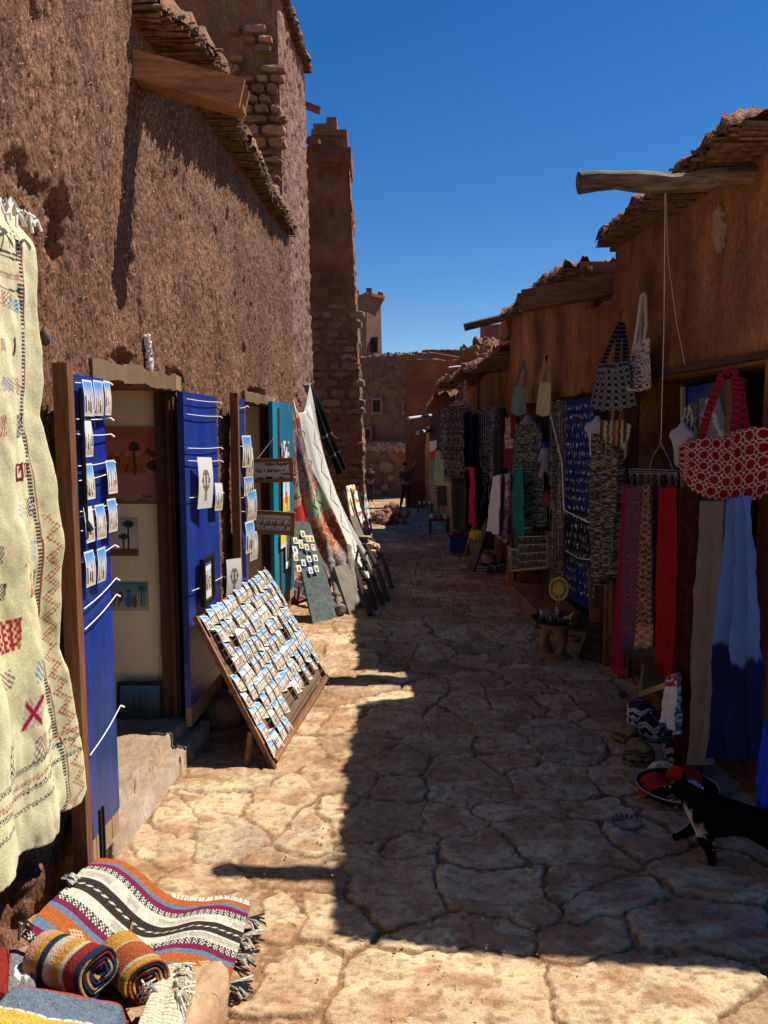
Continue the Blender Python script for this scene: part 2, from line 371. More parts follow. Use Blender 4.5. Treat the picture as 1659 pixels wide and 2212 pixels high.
# ---------------------------------------------------------------- painter's house on the left
houseL = thing('mud_house', 'brown straw-plastered mud house on the left with blue door leaves and a reed eave', 'house', (Lx(4), 4, 0))
houseL_loc = Vector(houseL.location)
def child(o, p=None):
    """keep world coordinates under a placed parent"""
    p = p or o.parent; return o
HL0 = houseL.location.copy(); houseL.location = (0, 0, 0)
D1 = (2.92, 3.86, 1.80); D2 = (5.3, 6.25, 1.80)      # door openings y0, y1, z top
def wallL():
    ys = np.arange(.6, 7.32, .0075); zs = np.arange(-.12, 3.62, .0125)
    Y, Z = np.meshgrid(ys, zs, indexing='ij')
    near = sm(3.5, 2.6, Y) * sm(1.6, 3.2, Z)
    streak = fbm(Y * 55, Z * 7, 5, 3); s2 = vn(Y * 120, Z * 22, 8); lump = fbm(Y * 2.2, Z * 1.6, 12, 4); mid = fbm(Y * 14, Z * 6, 17, 3)
    d = (streak - .5) * .014 + (s2 - .5) * .010 + (vn(Y * 110, Z * 55, 77) - .5) * .012 + (lump - .5) * .035 + (mid - .5) * .010
    d += near * .07 * sm(.0, .4, near)
    # broken plaster: a hole by the blanket, chips over the doors
    def dent(cy, cz, ry, rz, dep, s):
        r = np.sqrt(((Y - cy) / ry) ** 2 + ((Z - cz) / rz) ** 2) + (fbm(Y * 9, Z * 9, s, 3) - .5) * 1.1
        return -dep * sm(1.05, .75, r)
    p = on_L(105, 480); d += dent(p.y, p.z, .06, .13, .09, 3)
    for q, (qx, qy) in enumerate(((-20, 350), (-5, 358), (8, 366), (22, 380), (34, 396), (48, 404), (62, 418), (76, 432), (84, 452), (98, 462), (108, 500), (95, 520), (130, 470), (30, 420), (55, 440))):
        p = on_L(qx, qy); d += dent(p.y, p.z, .016 + .012 * (q % 3), .022 + .012 * (q % 4), .016, 60 + q)
    d += dent(3.2, 1.90, .14, .035, .04, 6) + dent(3.9, 1.86, .16, .04, .04, 16) + dent(5.7, 1.88, .3, .04, .05, 7)
    d += dent(1.8, .3, .7, .35, .05, 8) * (1 + mid)
    for q in range(34): d += dent(random.uniform(2.0, 7.1), random.uniform(1.95, 3.3), random.uniform(.010, .028), random.uniform(.02, .05), random.uniform(.012, .03), 20 + q)
    for (yc, za, zb, s) in ((3.40, 1.9, 2.9, 2), (4.6, 1.85, 2.5, 5), (2.55, 1.9, 3.2, 7)):
        yy_ = yc + (fbm(Z * 3, Z * 0 + s, s, 3) - .5) * .10; d -= .014 * np.exp(-((Y - yy_) / .007) ** 2) * sm(za, za + .1, Z) * sm(zb, zb - .2, Z)
    patch = sm(.52, .56, fbm(Y * 1.1, Z * 1.3, 88, 4)); d += patch * .008
    jb = sm(.012, .0, np.abs(Y - 4.1 - (fbm(Z * 2, Z * 0, 3, 3) - .5) * .08) - .004) * sm(2.6, 2.2, Z) * 0
    d += jb
    X = Lx(Y) + d
    hole = ((Y > D1[0]) & (Y < D1[1]) & (Z < D1[2])) | ((Y > D2[0]) & (Y < D2[1]) & (Z < D2[2]))
    top = 3.6 * (Y < 3.2) + 3.43 * (Y >= 3.2)
    hole |= Z > top
    X = X - .05 * sm(7.2, 7.32, Y)
    grid('wall', np.stack([X, Y, Z], -1), m_mudL, houseL, keep=~hole[:-1, :-1])
    mb = MB()
    # thickness: core boxes behind the plaster, open at the doors
    def core(y0, y1, z0, z1, x0=None):
        a, b = Lx(y0) - .05, Lx(y1) - .05; t = .32
        vs = [(a - t, y0, z0), (a, y0, z0), (b, y1, z0), (b - t, y1, z0), (a - t, y0, z1), (a, y0, z1), (b, y1, z1), (b - t, y1, z1)]
        mb.add(vs, [(0, 3, 2, 1), (4, 5, 6, 7), (0, 1, 5, 4), (1, 2, 6, 5), (2, 3, 7, 6), (3, 0, 4, 7)])
    core(.6, 2.92, -.1, 3.58); core(D1[0], D1[1], D1[2], 3.36); core(D1[1], D2[0], -.1, 3.36); core(D2[0], D2[1], D2[2], 3.36); core(D2[1], 7.28, -.1, 3.36)
    mb.build('wall_core', m_mudL, houseL)
    st = MB()
    def f():
        while True:
            y = random.uniform(1.6, 7.2); z = random.uniform(.2, 3.4)
            if any(a < y < b and z < c + .05 for a, b, c in (D1, D2)) or z > (3.55 if y < 3.1 else 3.28): continue
            i = int((y - .6) / .0075); j = int((z + .12) / .0125); return Vector((X[i, j], y, z)), Vector((1, 0, 0)), Vector((0, 1, 0)), Vector((0, 0, 1))
    straws(st, 11000, f, 0, .004, .016, .0011)
    straws(st, 350, f, 0, .015, .04, .0009)
    st.build('straw', m_straw, houseL)
wallL()
zL = lambda y: 3.345 + .012 * math.sin(y * 5)
eave('eave', houseL, 3.42, 7.05, zL, Lx, 1, lambda y: float(np.interp(y, [3.42, 3.6, 4, 4.9, 6.9], [.12, .22, .24, .15, .08])), seed=3)
gb = MB()      # wooden rain gutter
ga, gb2 = Vector((Lx(3.4) - .15, 3.40, 3.17)), Vector((-.60, 3.42, 3.02))
gb.beam(ga, gb2, .02, .115); gb.beam(ga + Vector((0, .11, 0)), gb2 + Vector((0, .11, 0)), .02, .115); gb.beam(ga + Vector((0, .055, -.048)), gb2 + Vector((0, .055, -.048)), .088, .018)
m_gut = M('gutter plank', (0.36, 0.17, 0.07), nsc=9, namt=.35, bsc=70, bst=.5, stretch=(.12, 1, 1), dark=(.24, .10, .04), fine=(60, .35)); gb.build('gutter', m_gut, houseL)
lim = MB(); p = on_L(318, 765, .0)
for k in range(60):
    tz = random.uniform(-1, 1); q = p + Vector((random.uniform(.0, .014), random.uniform(-1, 1) * .026 * (1 - tz * tz) ** .5 - .012 * tz, tz * .075)); lim.box(q, (.012, random.uniform(.01, .025), random.uniform(.012, .03)), Euler((random.random() * .5, random.random() * .5, random.random() * .5)).to_matrix(), j=.005)
lim.build('lime_patch', m_white, houseL)
peb = MB(); q = on_L(98, 728, .02); peb.lathe([(.001, -.03), (.014, -.018), (.017, 0), (.012, .02), (.001, .03)], 10, q); peb.build('pebble', M('grey pebble', (.12, .1, .09), bst=.2), houseL, smooth=True)

# ================================================================ the row of shops on the right
houseR = thing('mud_shop', 'ochre mud shop on the right with the long reed eave and round log spout', 'shop', (0, 0, 0))
OP = (2.79, 4.86, 1.90)        # the open stall front near us (its near jamb is outside the frame)
OP2 = (5.15, 8.15, 1.88)       # dark shallow stall fronts
def slabwall(name, parent, pts, z0, zt, mat, dens=.02, amp=.03, seed=1, thick=.4, holes=(), side=1, streak=True, top_noise=0.0, ragged=None):
    """a mud wall along the plan line pts, displaced towards 'side' (left normal * side)"""
    P = [Vector((p[0], p[1], 0)) for p in pts]; L = [0]
    for a, b in zip(P, P[1:]): L.append(L[-1] + (b - a).length)
    n = int(L[-1] / dens) + 2; s = np.linspace(0, L[-1], n)
    px_ = np.interp(s, L, [p.x for p in P]); py_ = np.interp(s, L, [p.y for p in P])
    tx, ty = np.gradient(px_, s), np.gradient(py_, s); ln = np.hypot(tx, ty); nx, ny = -ty / ln * side, tx / ln * side
    ztop = np.array([zt(v) for v in s]) if callable(zt) else np.full(n, zt)
    zb = np.array([z0(v) for v in s]) if callable(z0) else np.full(n, z0)
    m = int((ztop.max() - zb.min()) / dens) + 2; T = np.linspace(0, 1, m)
    ztop = ztop + (fbm(s * 6, s * 0, seed + 40, 3) - .5) * top_noise
    S, TT = np.meshgrid(s, T, indexing='ij'); Z = zb[:, None] * (1 - TT) + ztop[:, None] * TT
    d = (fbm(S * 1.6, Z * 1.3, seed, 4) - .5) * amp * 2
    if streak: d += (fbm(S * 20, Z * 3, seed + 5, 3) - .5) * amp * .3 + (fbm(S * 12, Z * 8, seed + 8, 4) - .5) * amp * .7 + (vn(S * 40, Z * 12, seed + 6) - .5) * amp * .2
    else: d += (fbm(S * 9, Z * 9, seed + 5, 4) - .5) * amp * 1.6
    if ragged: d += ragged(S, Z)
    X = px_[:, None] + nx[:, None] * d; Y = py_[:, None] + ny[:, None] * d
    # wrap over the top and down the back
    def ext(A, f): return np.concatenate([A, f], 1)
    bx, by = (px_ - nx * thick)[:, None], (py_ - ny * thick)[:, None]
    X = ext(X, np.concatenate([bx, bx], 1)); Y = ext(Y, np.concatenate([by, by], 1)); Z2 = ext(Z, np.concatenate([ztop[:, None], zb[:, None]], 1))
    keep = np.ones((n - 1, m + 1), bool)
    if holes: keep[:, m:] = False
    for (a, b, c) in holes:
        keep[:, :m - 1] &= ~((Y[:-1, :m - 1] > a) & (Y[:-1, :m - 1] < b) & (Z[:-1, :m - 1] < c))
    return grid(name, np.stack([X, Y, Z2], -1), mat, parent, keep=keep)
zR = lambda y: float(np.interp(y, [3.2, 5.3], [2.765, 2.82])) + .015 * math.sin(y * 4.1)
YN = 3.22      # near end of the shop
slabwall('wall', houseR, [(Rx(YN), YN), (Rx(8.43), 8.43)], -.1, lambda s: 2.82 - .34 * float(sm(2.0, 2.06, s) * sm(2.66, 2.6, s)), m_mudR, .014, .03, 21, .05, holes=(OP, OP2), side=1)
mb = MB()
def coreR(y0, y1, z0, z1, t=.3):
    a, b = Rx(y0) + .045, Rx(y1) + .045
    vs = [(a, y0, z0), (a + t, y0, z0), (b + t, y1, z0), (b, y1, z0), (a, y0, z1), (a + t, y0, z1), (b + t, y1, z1), (b, y1, z1)]
    mb.add(vs, [(0, 3, 2, 1), (4, 5, 6, 7), (0, 1, 5, 4), (1, 2, 6, 5), (2, 3, 7, 6), (3, 0, 4, 7)])
coreR(YN, OP[1], OP[2], 2.79); coreR(OP[1], OP2[0], -.1, 2.79); coreR(OP2[0], 5.31, OP2[2], 2.79); coreR(5.31, 5.95, OP2[2], 2.46); coreR(5.95, OP2[1], OP2[2], 2.79); coreR(OP2[1], 8.42, -.1, 2.79)
# the shop behind the wall: end wall, back wall, roof (they throw the long shadow)
mb.add([(Rx(YN), YN, -.1), (5.2, YN - .75, -.1), (5.2, YN - .75, 2.79), (Rx(YN), YN, 2.79), (Rx(YN), YN + .15, -.1), (5.2, YN - .55, -.1), (5.2, YN - .55, 2.79), (Rx(YN), YN + .15, 2.79)],
       [(0, 1, 2, 3), (4, 7, 6, 5), (0, 3, 7, 4), (3, 2, 6, 7), (0, 4, 5, 1)])
mb.box((5.1, 5.8, 1.34), (.2, 5.3, 2.88)); mb.box((3.4, 8.5, 1.34), (3.7, .2, 2.88))
mb.build('wall_core', m_mudR, houseR)
rf = MB()
for (ya, yb, xo) in ((YN - .05, 5.31, 0), (5.311, 5.949, .42), (5.95, 8.6, 0)):
    xa, xb, e = Rx(ya) - .02 + xo, Rx(yb) - .02 + xo, (.72 if ya < 4 else 0)
    rf.add([(xa, ya, 2.795), (5.25, ya - e, 2.795), (5.25, yb, 2.795), (xb, yb, 2.795), (xa, ya, 2.87), (5.25, ya - e, 2.87), (5.25, yb, 2.87), (xb, yb, 2.87)],
     [(0, 3, 2, 1), (4, 5, 6, 7), (0, 1, 5, 4), (1, 2, 6, 5), (2, 3, 7, 6), (3, 0, 4, 7)])
rf.box((Rx(5.6) + .36, 5.63, 2.56), (.5, .66, .2), j=.04); rf.build('roof', m_mudD, houseR)
eave('eave', houseR, YN - .04, 5.28, zR, lambda y: Rx(y) , -1, lambda y: float(np.interp(y, [3.2, 4.4, 5.3], [.27, .23, .11])), thick=.055, lumps=.075, mudh=.05, seed=31)
eave('eave', houseR, 5.97, 8.4, lambda y: 2.80 + .02 * math.sin(y * 3), lambda y: Rx(y), -1, .13, thick=.05, lumps=.075, mudh=.05, seed=37)
g2 = MB(); a, b = Vector((Rx(5.62) + .22, 5.56, 2.66)), Vector((.98, 5.55, 2.52))
for o_ in (0, .15): g2.beam(a + Vector((0, o_, 0)), b + Vector((0, o_, 0)), .022, .14)
g2.beam(a + Vector((0, .075, -.06)), b + Vector((0, .075, -.06)), .126, .018); g2.build('gutter', M('dark gutter plank', (0.20, 0.09, 0.04), nsc=9, namt=.35, bsc=70, bst=.5, stretch=(.12, 1, 1), fine=(60, .35)), houseR)
m_log = M('weathered log', (0.24, 0.17, 0.11), fine=(45, .5), nsc=12, namt=.4, bsc=40, bst=.8, bdist=.01, stretch=(.15, 1, 1), dark=(.12, .08, .05))
lg = MB(); p0, p1 = Vector((1.75, 3.52, 2.715)), at(1250, 398, 3.50)
pts = [p0.lerp(p1, t) + Vector((0, 0, .012 * math.sin(t * 9))) for t in np.linspace(0, 1, 12)]
lg.tube(pts, [.043 + .005 * math.sin(i * 1.9) for i in range(12)], 14); lg.build('log_spout', m_log, houseR, smooth=False)
lg = MB(); p1 = at(1003, 707, 8.75); p0 = at(1102, 684, 8.75) + Vector((.25, 0, .07))
lg.tube([p0.lerp(p1, t) for t in np.linspace(0, 1, 6)], .045, 10); lg.build('log_spout', m_log, houseR)
cap_ = MB(); cap_.box((Rx(8.7) + .18, 8.62, 2.70), (.42, .5, .2), j=.02); cap_.build('wall_head', m_mudR, houseR)
# stall interiors: near-black sheets stand in for the shade inside
m_void = M('stall shade black', (0.035, 0.022, 0.016), bst=0, namt=.1)
vb = MB(); vb.box((Rx(4) + 1.0, 3.95, .95), (.04, 1.9, 2.0)); vb.box((Rx(4) + .66, 3.95, 1.95), (.72, 1.9, .04)); vb.build('stall_shade_sheet', m_void, houseR)
vb = MB(); vb.add([(Rx(5.1) + .30, 5.1, -.05), (Rx(8.2) + .30, 8.2, -.05), (Rx(8.2) + .30, 8.2, 1.95), (Rx(5.1) + .30, 5.1, 1.95)], [(0, 1, 2, 3)]); vb.build('stall_shade_sheet', m_void, houseR)
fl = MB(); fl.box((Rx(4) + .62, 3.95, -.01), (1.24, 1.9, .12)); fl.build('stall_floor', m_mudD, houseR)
# lintels and jambs
lt = MB(); lt.beam((Rx(3.3) - .01, 3.3, 1.925), (Rx(4.9) - .01, 4.92, 1.925), .05, .03); lt.build('lintel', m_woodd, houseR)
jm = MB(); jm.beam((Rx(4.9) - .01, 4.86, 0), (Rx(4.9) - .01, 4.86, 1.9), .06, .07); jm.build('door_jamb', m_woodv, houseR)
jm = MB(); jm.beam((Rx(5.1) - .01, 5.1, 0), (Rx(5.1) - .01, 5.1, 1.9), .06, .08); jm.build('door_jamb', m_woodv, houseR)
st = MB(); st.box((Rx(6.7) - .05, 6.7, .06), (.35, 1.2, .16), j=.02); st.build('doorstep', m_mudD, houseR)

# lower shop further on
shop2 = thing('low_shop', 'lower ochre mud shop behind the tall eave, scarves along its wall', 'shop')
slabwall('wall', shop2, [(Rx(8.45) + .26, 8.45), (Rx(14) + .30, 14)], lambda s: -.2 - .06 * s, lambda s: 2.44 + .03 * math.sin(s * 3), m_mudR, .03, .03, 51, .5, side=1, top_noise=.05)
eave('eave', shop2, 8.5, 14.0, lambda y: 2.40 + .03 * math.sin(y * 3), lambda y: Rx(y) + .27, -1, .40, step=.03, thick=.05, lumps=.09, mudh=.08, seed=41)
mb = MB(); mb.add([(Rx(8.5) + .5, 8.6, -.3), (Rx(14) + .6, 14, -.6), (4.8, 14, -.6), (4.8, 8.6, -.3), (Rx(8.5) + .5, 8.6, 2.4), (Rx(14) + .6, 14, 2.4), (4.8, 14, 2.4), (4.8, 8.6, 2.4)],
   [(0, 3, 2, 1), (4, 5, 6, 7), (0, 1, 5, 4), (1, 2, 6, 5), (2, 3, 7, 6), (3, 0, 4, 7)]); mb.build('roof', m_mudD, shop2)
shop3 = thing('far_shop', 'narrow ochre mud shop past the scarf rails, thatch lip crumbling', 'shop')
slabwall('wall', shop3, [(1.36, 14.05), (1.48, 18.5), (1.78, 24), (1.6, 29.8)], lambda s: -.5 - .06 * s, lambda s: 2.28 - .035 * s, m_mudR, .05, .05, 61, .6, side=1, top_noise=.1)  # far stretch of wall added to shade the ground beside it
eave('eave', shop3, 14.2, 18.4, lambda y: 2.2 - .035 * (y - 14), lambda y: 1.36 + .02 * (y - 14), -1, .46, step=.04, thick=.06, lumps=.12, mudh=.06, seed=43)
# red house closing the right side far down
m_red = M('deep red mud', (0.19, 0.065, 0.032), nsc=2, namt=.25, bsc=10, bst=.7, bdist=.03, dark=(.13, .045, .022))
redh = thing('red_mud_house', 'dark red mud house with battered corner where the alley turns', 'house')
P0, P1, P2, P3 = at(893, 1088, 30), at(905, 782, 30), at(1000, 782, 30), at(1000, 1088, 30)
slabwall('wall', redh, [(at(877, 1090, 30).x, 30), (at(1010, 1090, 30).x + .6, 30)], -1.6, 4.35, m_red, .09, .06, 71, 1.0, side=-1, streak=False, top_noise=.12)
ct = MB(); ct.box((1.18, 30.55, 1.3), (.16, 1.0, 5.9), Euler((0, R(5), 0)).to_matrix()); ct.build('side_wall', m_red, redh)
mid = thing('mud_annex', 'plain brown mud wall standing above the crumbling thatch of the far shops', 'house')
slabwall('wall', mid, [(at(912, 800, 40).x, 40), (at(1080, 800, 40).x, 40)], -1.5, 5.75, m_mudD, .12, .08, 75, 4, side=-1, streak=False, top_noise=.1)
lump = thing('mud_ruin', 'rough rounded lump of eroded mud wall on the lower roof', 'wall')
q = at(1040, 775, 12)
n_, m_ = 60, 60; th, ph = np.meshgrid(np.linspace(0, 2 * math.pi, n_), np.linspace(.0, math.pi / 2, m_), indexing='ij')
rr = 1 + (fbm(th * 2.2, ph * 5, 5, 4) - .5) * .5
ca = np.stack([q.x + .1 + .42 * rr * np.cos(th) * np.sin(ph) ** .7, 12.6 + .5 * rr * np.sin(th) * np.sin(ph) ** .7, 2.3 + .72 * rr * np.cos(ph) ** .8], -1)
grid('lump', ca, m_mudL, lump)
par = thing('parapet', 'broken brown parapet blocks above the eroded mud lump', 'parapet')
pb = MB(); 
for (x0, x1, yt) in ((1045, 1074, 702), (1077, 1105, 704)):
    a = at(x0, yt, 14); b = at(x1, yt, 14); pb.box(((a.x + b.x) / 2, 14.2, a.z - .6), (b.x - a.x, .5, 1.2), j=.03)
pb.build('block', m_mudD, par)

# ================================================================ towers behind the painter's house
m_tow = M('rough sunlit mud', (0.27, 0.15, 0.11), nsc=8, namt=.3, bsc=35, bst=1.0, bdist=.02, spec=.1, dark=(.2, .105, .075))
def stones_on(mb, origin, ux, uz, w, h, n, sz, edge=None, colf=None, prob=1.0, depth=.05, nrm=Vector((0, -1, 0))):
    z = 0.0
    while z < h:
        rh = sz * random.uniform(.35, .75); x = random.uniform(-.3, 0) * sz
        while x < w:
            sw = sz * random.uniform(.6, 1.7)
            cx, cz = x + sw / 2, z + rh / 2
            if 0 < cx < w and prob_f(prob, cx / w, cz / h):
                c = random.choice([(.26, .12, .07), (.30, .15, .09), (.22, .10, .065), (.33, .18, .11), (.25, .14, .10)])
                k = random.uniform(.75, 1.2); c = tuple(v * k for v in c)
                p = origin + ux * cx + uz * cz
                # a rounded rough stone: outline of 8 points, domed
                a, b = sw / 2 * .93, rh / 2 * .88; ring = []
                for q in range(10):
                    t = 2 * math.pi * q / 10; r = 1 / (abs(math.cos(t)) ** 5 + abs(math.sin(t)) ** 5) ** (1 / 5) * random.uniform(.86, 1.04)
                    ring.append((a * r * math.cos(t), b * r * math.sin(t)))
                vs = [p + ux * u + uz * v - nrm * .02 for u, v in ring] + [p + ux * u * .86 + uz * v * .82 + nrm * depth * random.uniform(.5, 1) for u, v in ring] + [p + nrm * depth * random.uniform(.7, 1.2)]
                fs = [(i, (i + 1) % 10, (i + 1) % 10 + 10, i + 10) for i in range(10)] + [(i + 10, (i + 1) % 10 + 10, 20) for i in range(10)]
                mb.add(vs, fs, c)
            x += sw
        z += rh
def prob_f(prob, u, v): return prob(u, v) if callable(prob) else random.random() < prob
tw = thing('kasbah_block', 'tall mud kasbah block behind the painter house with stonework at its corner', 'building')
xc = lambda z: -.985 - .016 * (z - 2)          # battered corner
def tow_face():
    zs = np.arange(-.3, 7.2, .03); s = np.arange(0, 3.3, .02)
    S, Z = np.meshgrid(s, zs, indexing='ij')
    d = (fbm(S * 10, Z * 10, 3, 4) - .5) * .08 + (fbm(S * 1.5, Z * 1.2, 6, 3) - .5) * .08 + (vn(S * 34, Z * 30, 9) - .5) * .03
    roof = 6.0 + .14 * S * 1.2
    X = xc(Z) + d - .045 - .004 * S; Y = 8.0 + S
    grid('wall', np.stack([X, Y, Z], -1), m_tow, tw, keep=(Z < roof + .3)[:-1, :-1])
    s = np.arange(0, 3.2, .03); S, Z = np.meshgrid(s, zs, indexing='ij')
    d = (fbm(S * 4, Z * 4, 13, 4) - .5) * .10 + (vn(S * 18, Z * 12, 19) - .5) * .02
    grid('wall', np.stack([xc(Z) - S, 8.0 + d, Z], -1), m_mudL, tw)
tow_face()
mb = MB(); mb.add([(-1.3, 8.1, -.3), (-1.3, 11.2, -.3), (-5, 11.2, -.3), (-5, 8.1, -.3), (-1.35, 8.1, 7.1), (-1.35, 11.2, 7.1), (-5, 11.2, 7.1), (-5, 8.1, 7.1)],
    [(0, 3, 2, 1), (4, 5, 6, 7), (0, 1, 5, 4), (1, 2, 6, 5), (2, 3, 7, 6), (3, 0, 4, 7)]); mb.build('wall_core', m_mudL, tw)
mb = MB()
stones_on(mb, Vector((-1.46, 7.96, 2.2)), Vector((1, 0, 0)), Vector((-.016, 0, 1)).normalized(), .47, 3.3, 0, .17, prob=lambda u, v: random.random() < (.25 + 1.1 * u), depth=.07)
mb.build('corner_stones', m_stone, tw)
eave('eave', tw, 8.0, 11.3, lambda y: 6.0 + .17 * (y - 8), lambda y: xc(6) - .04, 1, .09, step=.02, thick=.06, mudh=.05, seed=57)
sp = MB(); a, b = at(652, 222, 11.5), at(692, 240, 11.5); sp.beam(a - Vector((.3, 0, -.1)), b, .08, .08); sp.build('gutter', m_wood, tw)
# stone tower standing forward into the alley
tw2 = thing('stone_tower', 'tapering stone and mud tower standing forward at the end of the left row', 'tower')
Y0 = 13.2
bl, br = at(676, 1060, Y0), at(786, 1060, Y0); tl, tr = at(668, 320, Y0), at(752, 320, Y0)
def lerp(a, b, t): return a + (b - a) * t
def tow2():
    n, m = 70, 330; U, V = np.meshgrid(np.linspace(-.35, 1, n), np.linspace(-.12, 1, m), indexing='ij')
    xl = bl.x + (tl.x - bl.x) * V; xr = br.x + (tr.x - br.x) * V; Z = bl.z + (tl.z - bl.z) * V
    X = xl + (xr - xl) * U; d = (fbm(X * 8, Z * 5, 3, 4) - .5) * .10; bulge = .05 * (V > .955)
    X = X + (fbm(Z * 6, Z * 0 + 1, 8, 3) - .5) * .07 * sm(.85, 1, U)
    grid('wall', np.stack([X, Y0 + d - bulge, Z], -1), m_mudD, tw2)
    U, V = np.meshgrid(np.linspace(0, 1, 40), np.linspace(-.12, 1, m), indexing='ij')
    xr = br.x + (tr.x - br.x) * V; Z = bl.z + (tl.z - bl.z) * V
    d = (fbm(U * 9, Z * 7, 5, 4) - .5) * .12 + (fbm(Z * 6, Z * 0 + 1, 8, 3) - .5) * .07
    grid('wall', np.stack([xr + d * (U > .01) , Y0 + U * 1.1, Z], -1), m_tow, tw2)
    mb = MB(); mb.add([(bl.x - 1, Y0 + .1, -1), (br.x - .1, Y0 + .1, -1), (br.x - .1, Y0 + 1.05, -1), (bl.x - 1, Y0 + 1.05, -1), (tl.x - 1, Y0 + .1, tl.z), (tr.x - .1, Y0 + .1, tl.z), (tr.x - .1, Y0 + 1.05, tl.z), (tl.x - 1, Y0 + 1.05, tl.z)],
      [(0, 3, 2, 1), (4, 5, 6, 7), (0, 1, 5, 4), (1, 2, 6, 5), (2, 3, 7, 6), (3, 0, 4, 7)]); mb.build('wall_core', m_mudD, tw2)
    mb = MB(); up = (tr - br).normalized()
    stones_on(mb, Vector((bl.x - .02, Y0 + .015, bl.z - .3)), Vector((1, 0, 0)), Vector((-.02, 0, 1)), br.x - bl.x - .01, 3.4, 0, .24, prob=lambda u, v: random.random() < (1.05 - max(0, v - .78) * 4) , depth=.045)
    mb.build('stonework', m_stone, tw2)
    mb = MB()
    for (x0, x1, y0, y1, dp) in ((664, 758, 322, 352, .0), (664, 742, 290, 322, .15), (672, 748, 279, 292, .12), (676, 726, 262, 279, .2), (704, 725, 248, 262, .2)):
        a, b = at(x0, y1, Y0), at(x1, y0, Y0); mb.box(((a.x + b.x) / 2, Y0 + .45 + dp / 2, (a.z + b.z) / 2), (b.x - a.x, 1.1 - dp, b.z - a.z), j=.012)
    mb.build('parapet', m_mudD, tw2)
    mb = MB(); a = at(660, 300, Y0 - .2); mb.beam(a + Vector((-.3, 0, .0)), at(690, 306, Y0 - .35), .12, .06); mb.build('gutter', m_wood, tw2)
tow2()
# far end of the alley
far = thing('far_mud_house', 'far mud house closing the alley with small square windows and peeling plaster', 'house')
A, B = at(735, 1070, 39), at(935, 1070, 36)
m_far = M('far rough mud', (0.17, 0.085, 0.055), nsc=3, namt=.3, bsc=14, bst=1, bdist=.06, dark=(.2, .1, .065))
def fr(S, Z):
    x = S / 5.0; rough = sm(.0, .25, Z - (3.6 - 3.1 * (x - .1))) * sm(5.6, 5.2, Z)
    return rough * (.10 + (fbm(S * 7, Z * 7, 5, 3) - .5) * .28) - .12 * (Z > 5.3)
slabwall('wall', far, [(A.x, 39), (B.x, 36.0)], -1.6, at(850, 768, 37.5).z, m_far, .05, .05, 81, 5, side=-1, streak=False, top_noise=.2, ragged=fr)
wd = M('dark window hole', (.02, .015, .012), bst=0); dv = Vector((B.x - A.x, -3.0, 0)).normalized(); nv = Vector((dv.y, -dv.x, 0))
def far_pt(px, py):
    a, b = ray(px, py); t = (39 * (B.x - A.x) + 3.0 * A.x) / (a * (B.x - A.x) + 3.0) if False else None
    # line A + k*(B-A): y = 39 - 3k, x = A.x + k (B.x - A.x); a*y = x
    k = (a * 39 - A.x) / ((B.x - A.x) + 3 * a); y = 39 - 3 * k; return Vector((a * y, y, EYE + b * y))
for (x0, x1, y0, y1) in ((809, 829, 862, 893), (876, 896, 868, 893), (793, 806, 925, 950), (893, 905, 955, 985)):
    a, b = far_pt(x0, y1), far_pt(x1, y0); c = (a + b) / 2 + nv * .12; w_, h_ = (b - a).xy.length, b.z - a.z
    rot = Matrix((dv, nv, Vector((0, 0, 1)))).transposed()
    f = MB()
    for sx in (-1, 1): f.box(c + dv * sx * w_ / 2, (.12, .2, h_ + .2), rot, j=.015)
    for sz in (-1, 1): f.box(c + Vector((0, 0, sz * h_ / 2)), (w_ + .1, .2, .12), rot, j=.015)
    f = f.build('window', m_tow, far); g_ = MB(); g_.box(c, (w_, .12, h_), rot); g_.build('pane', wd, f)
lowb = thing('stone_ledge', 'row of pale rubble along the foot of the far mud house wall', 'ledge')
mb = MB()
for k in range(60):
    p = far_pt(795 + 110 * k / 60, 966 + random.uniform(-5, 3)) + nv * .5; mb.box(p, (random.uniform(.1, .3), .3, random.uniform(.1, .22)), Euler((random.random(), random.random(), random.random())).to_matrix(), col=(.38, .27, .2), j=.03)
mb.build('rubble', m_stone, lowb)
mb = MB(); a, b = far_pt(770, 1075), far_pt(915, 975); mb.beam(Vector((a.x, a.y, -.2)) + nv * .4, Vector((b.x, b.y, -.2)) + nv * .4, .3, 2.6); mb.build('retaining_wall', m_mudD, lowb)
st_ = thing('small_tower', 'small square tapering tower on the skyline above the far mud house', 'tower')
a, b = at(770, 775, 46), at(828, 640, 46)
tb = MB(); zt, z0 = b.z, 3
xl, xr = a.x - .4, at(828, 770, 46).x; xlt, xrt = at(768, 640, 46).x - .3, at(822, 640, 46).x
xm, xmt = at(789, 770, 46).x, at(793, 650, 46).x
tb.add([(xl, 47.5, z0), (xm, 45.4, z0), (xr, 46.5, z0), (xr - .2, 49, z0), (xlt, 47.5, zt), (xmt, 45.6, zt), (xrt, 46.6, zt), (xrt - .2, 49, zt)], [(4, 5, 6, 7), (0, 1, 5, 4), (1, 2, 6, 5), (2, 3, 7, 6), (3, 0, 4, 7)])
o = tb.build('wall', m_far, st_)
tb = MB(); tb.add([(xlt - .1, 47.5, zt - .05), (xmt, 45.3, zt - .05), (xrt + .25, 46.5, zt - .05), (xrt, 49.2, zt - .05), (xlt - .1, 47.5, zt + .1), (xmt, 45.3, zt + .12), (xrt + .25, 46.5, zt + .1), (xrt, 49.2, zt + .1)],
  [(0, 3, 2, 1), (4, 5, 6, 7), (0, 1, 5, 4), (1, 2, 6, 5), (2, 3, 7, 6), (3, 0, 4, 7)])
for p in ((xlt + .3, 46.6), (xmt + .1, 45.7), (xrt, 46.8)): tb.box((p[0], p[1], zt + .22), (.3, .3, .3), j=.06)
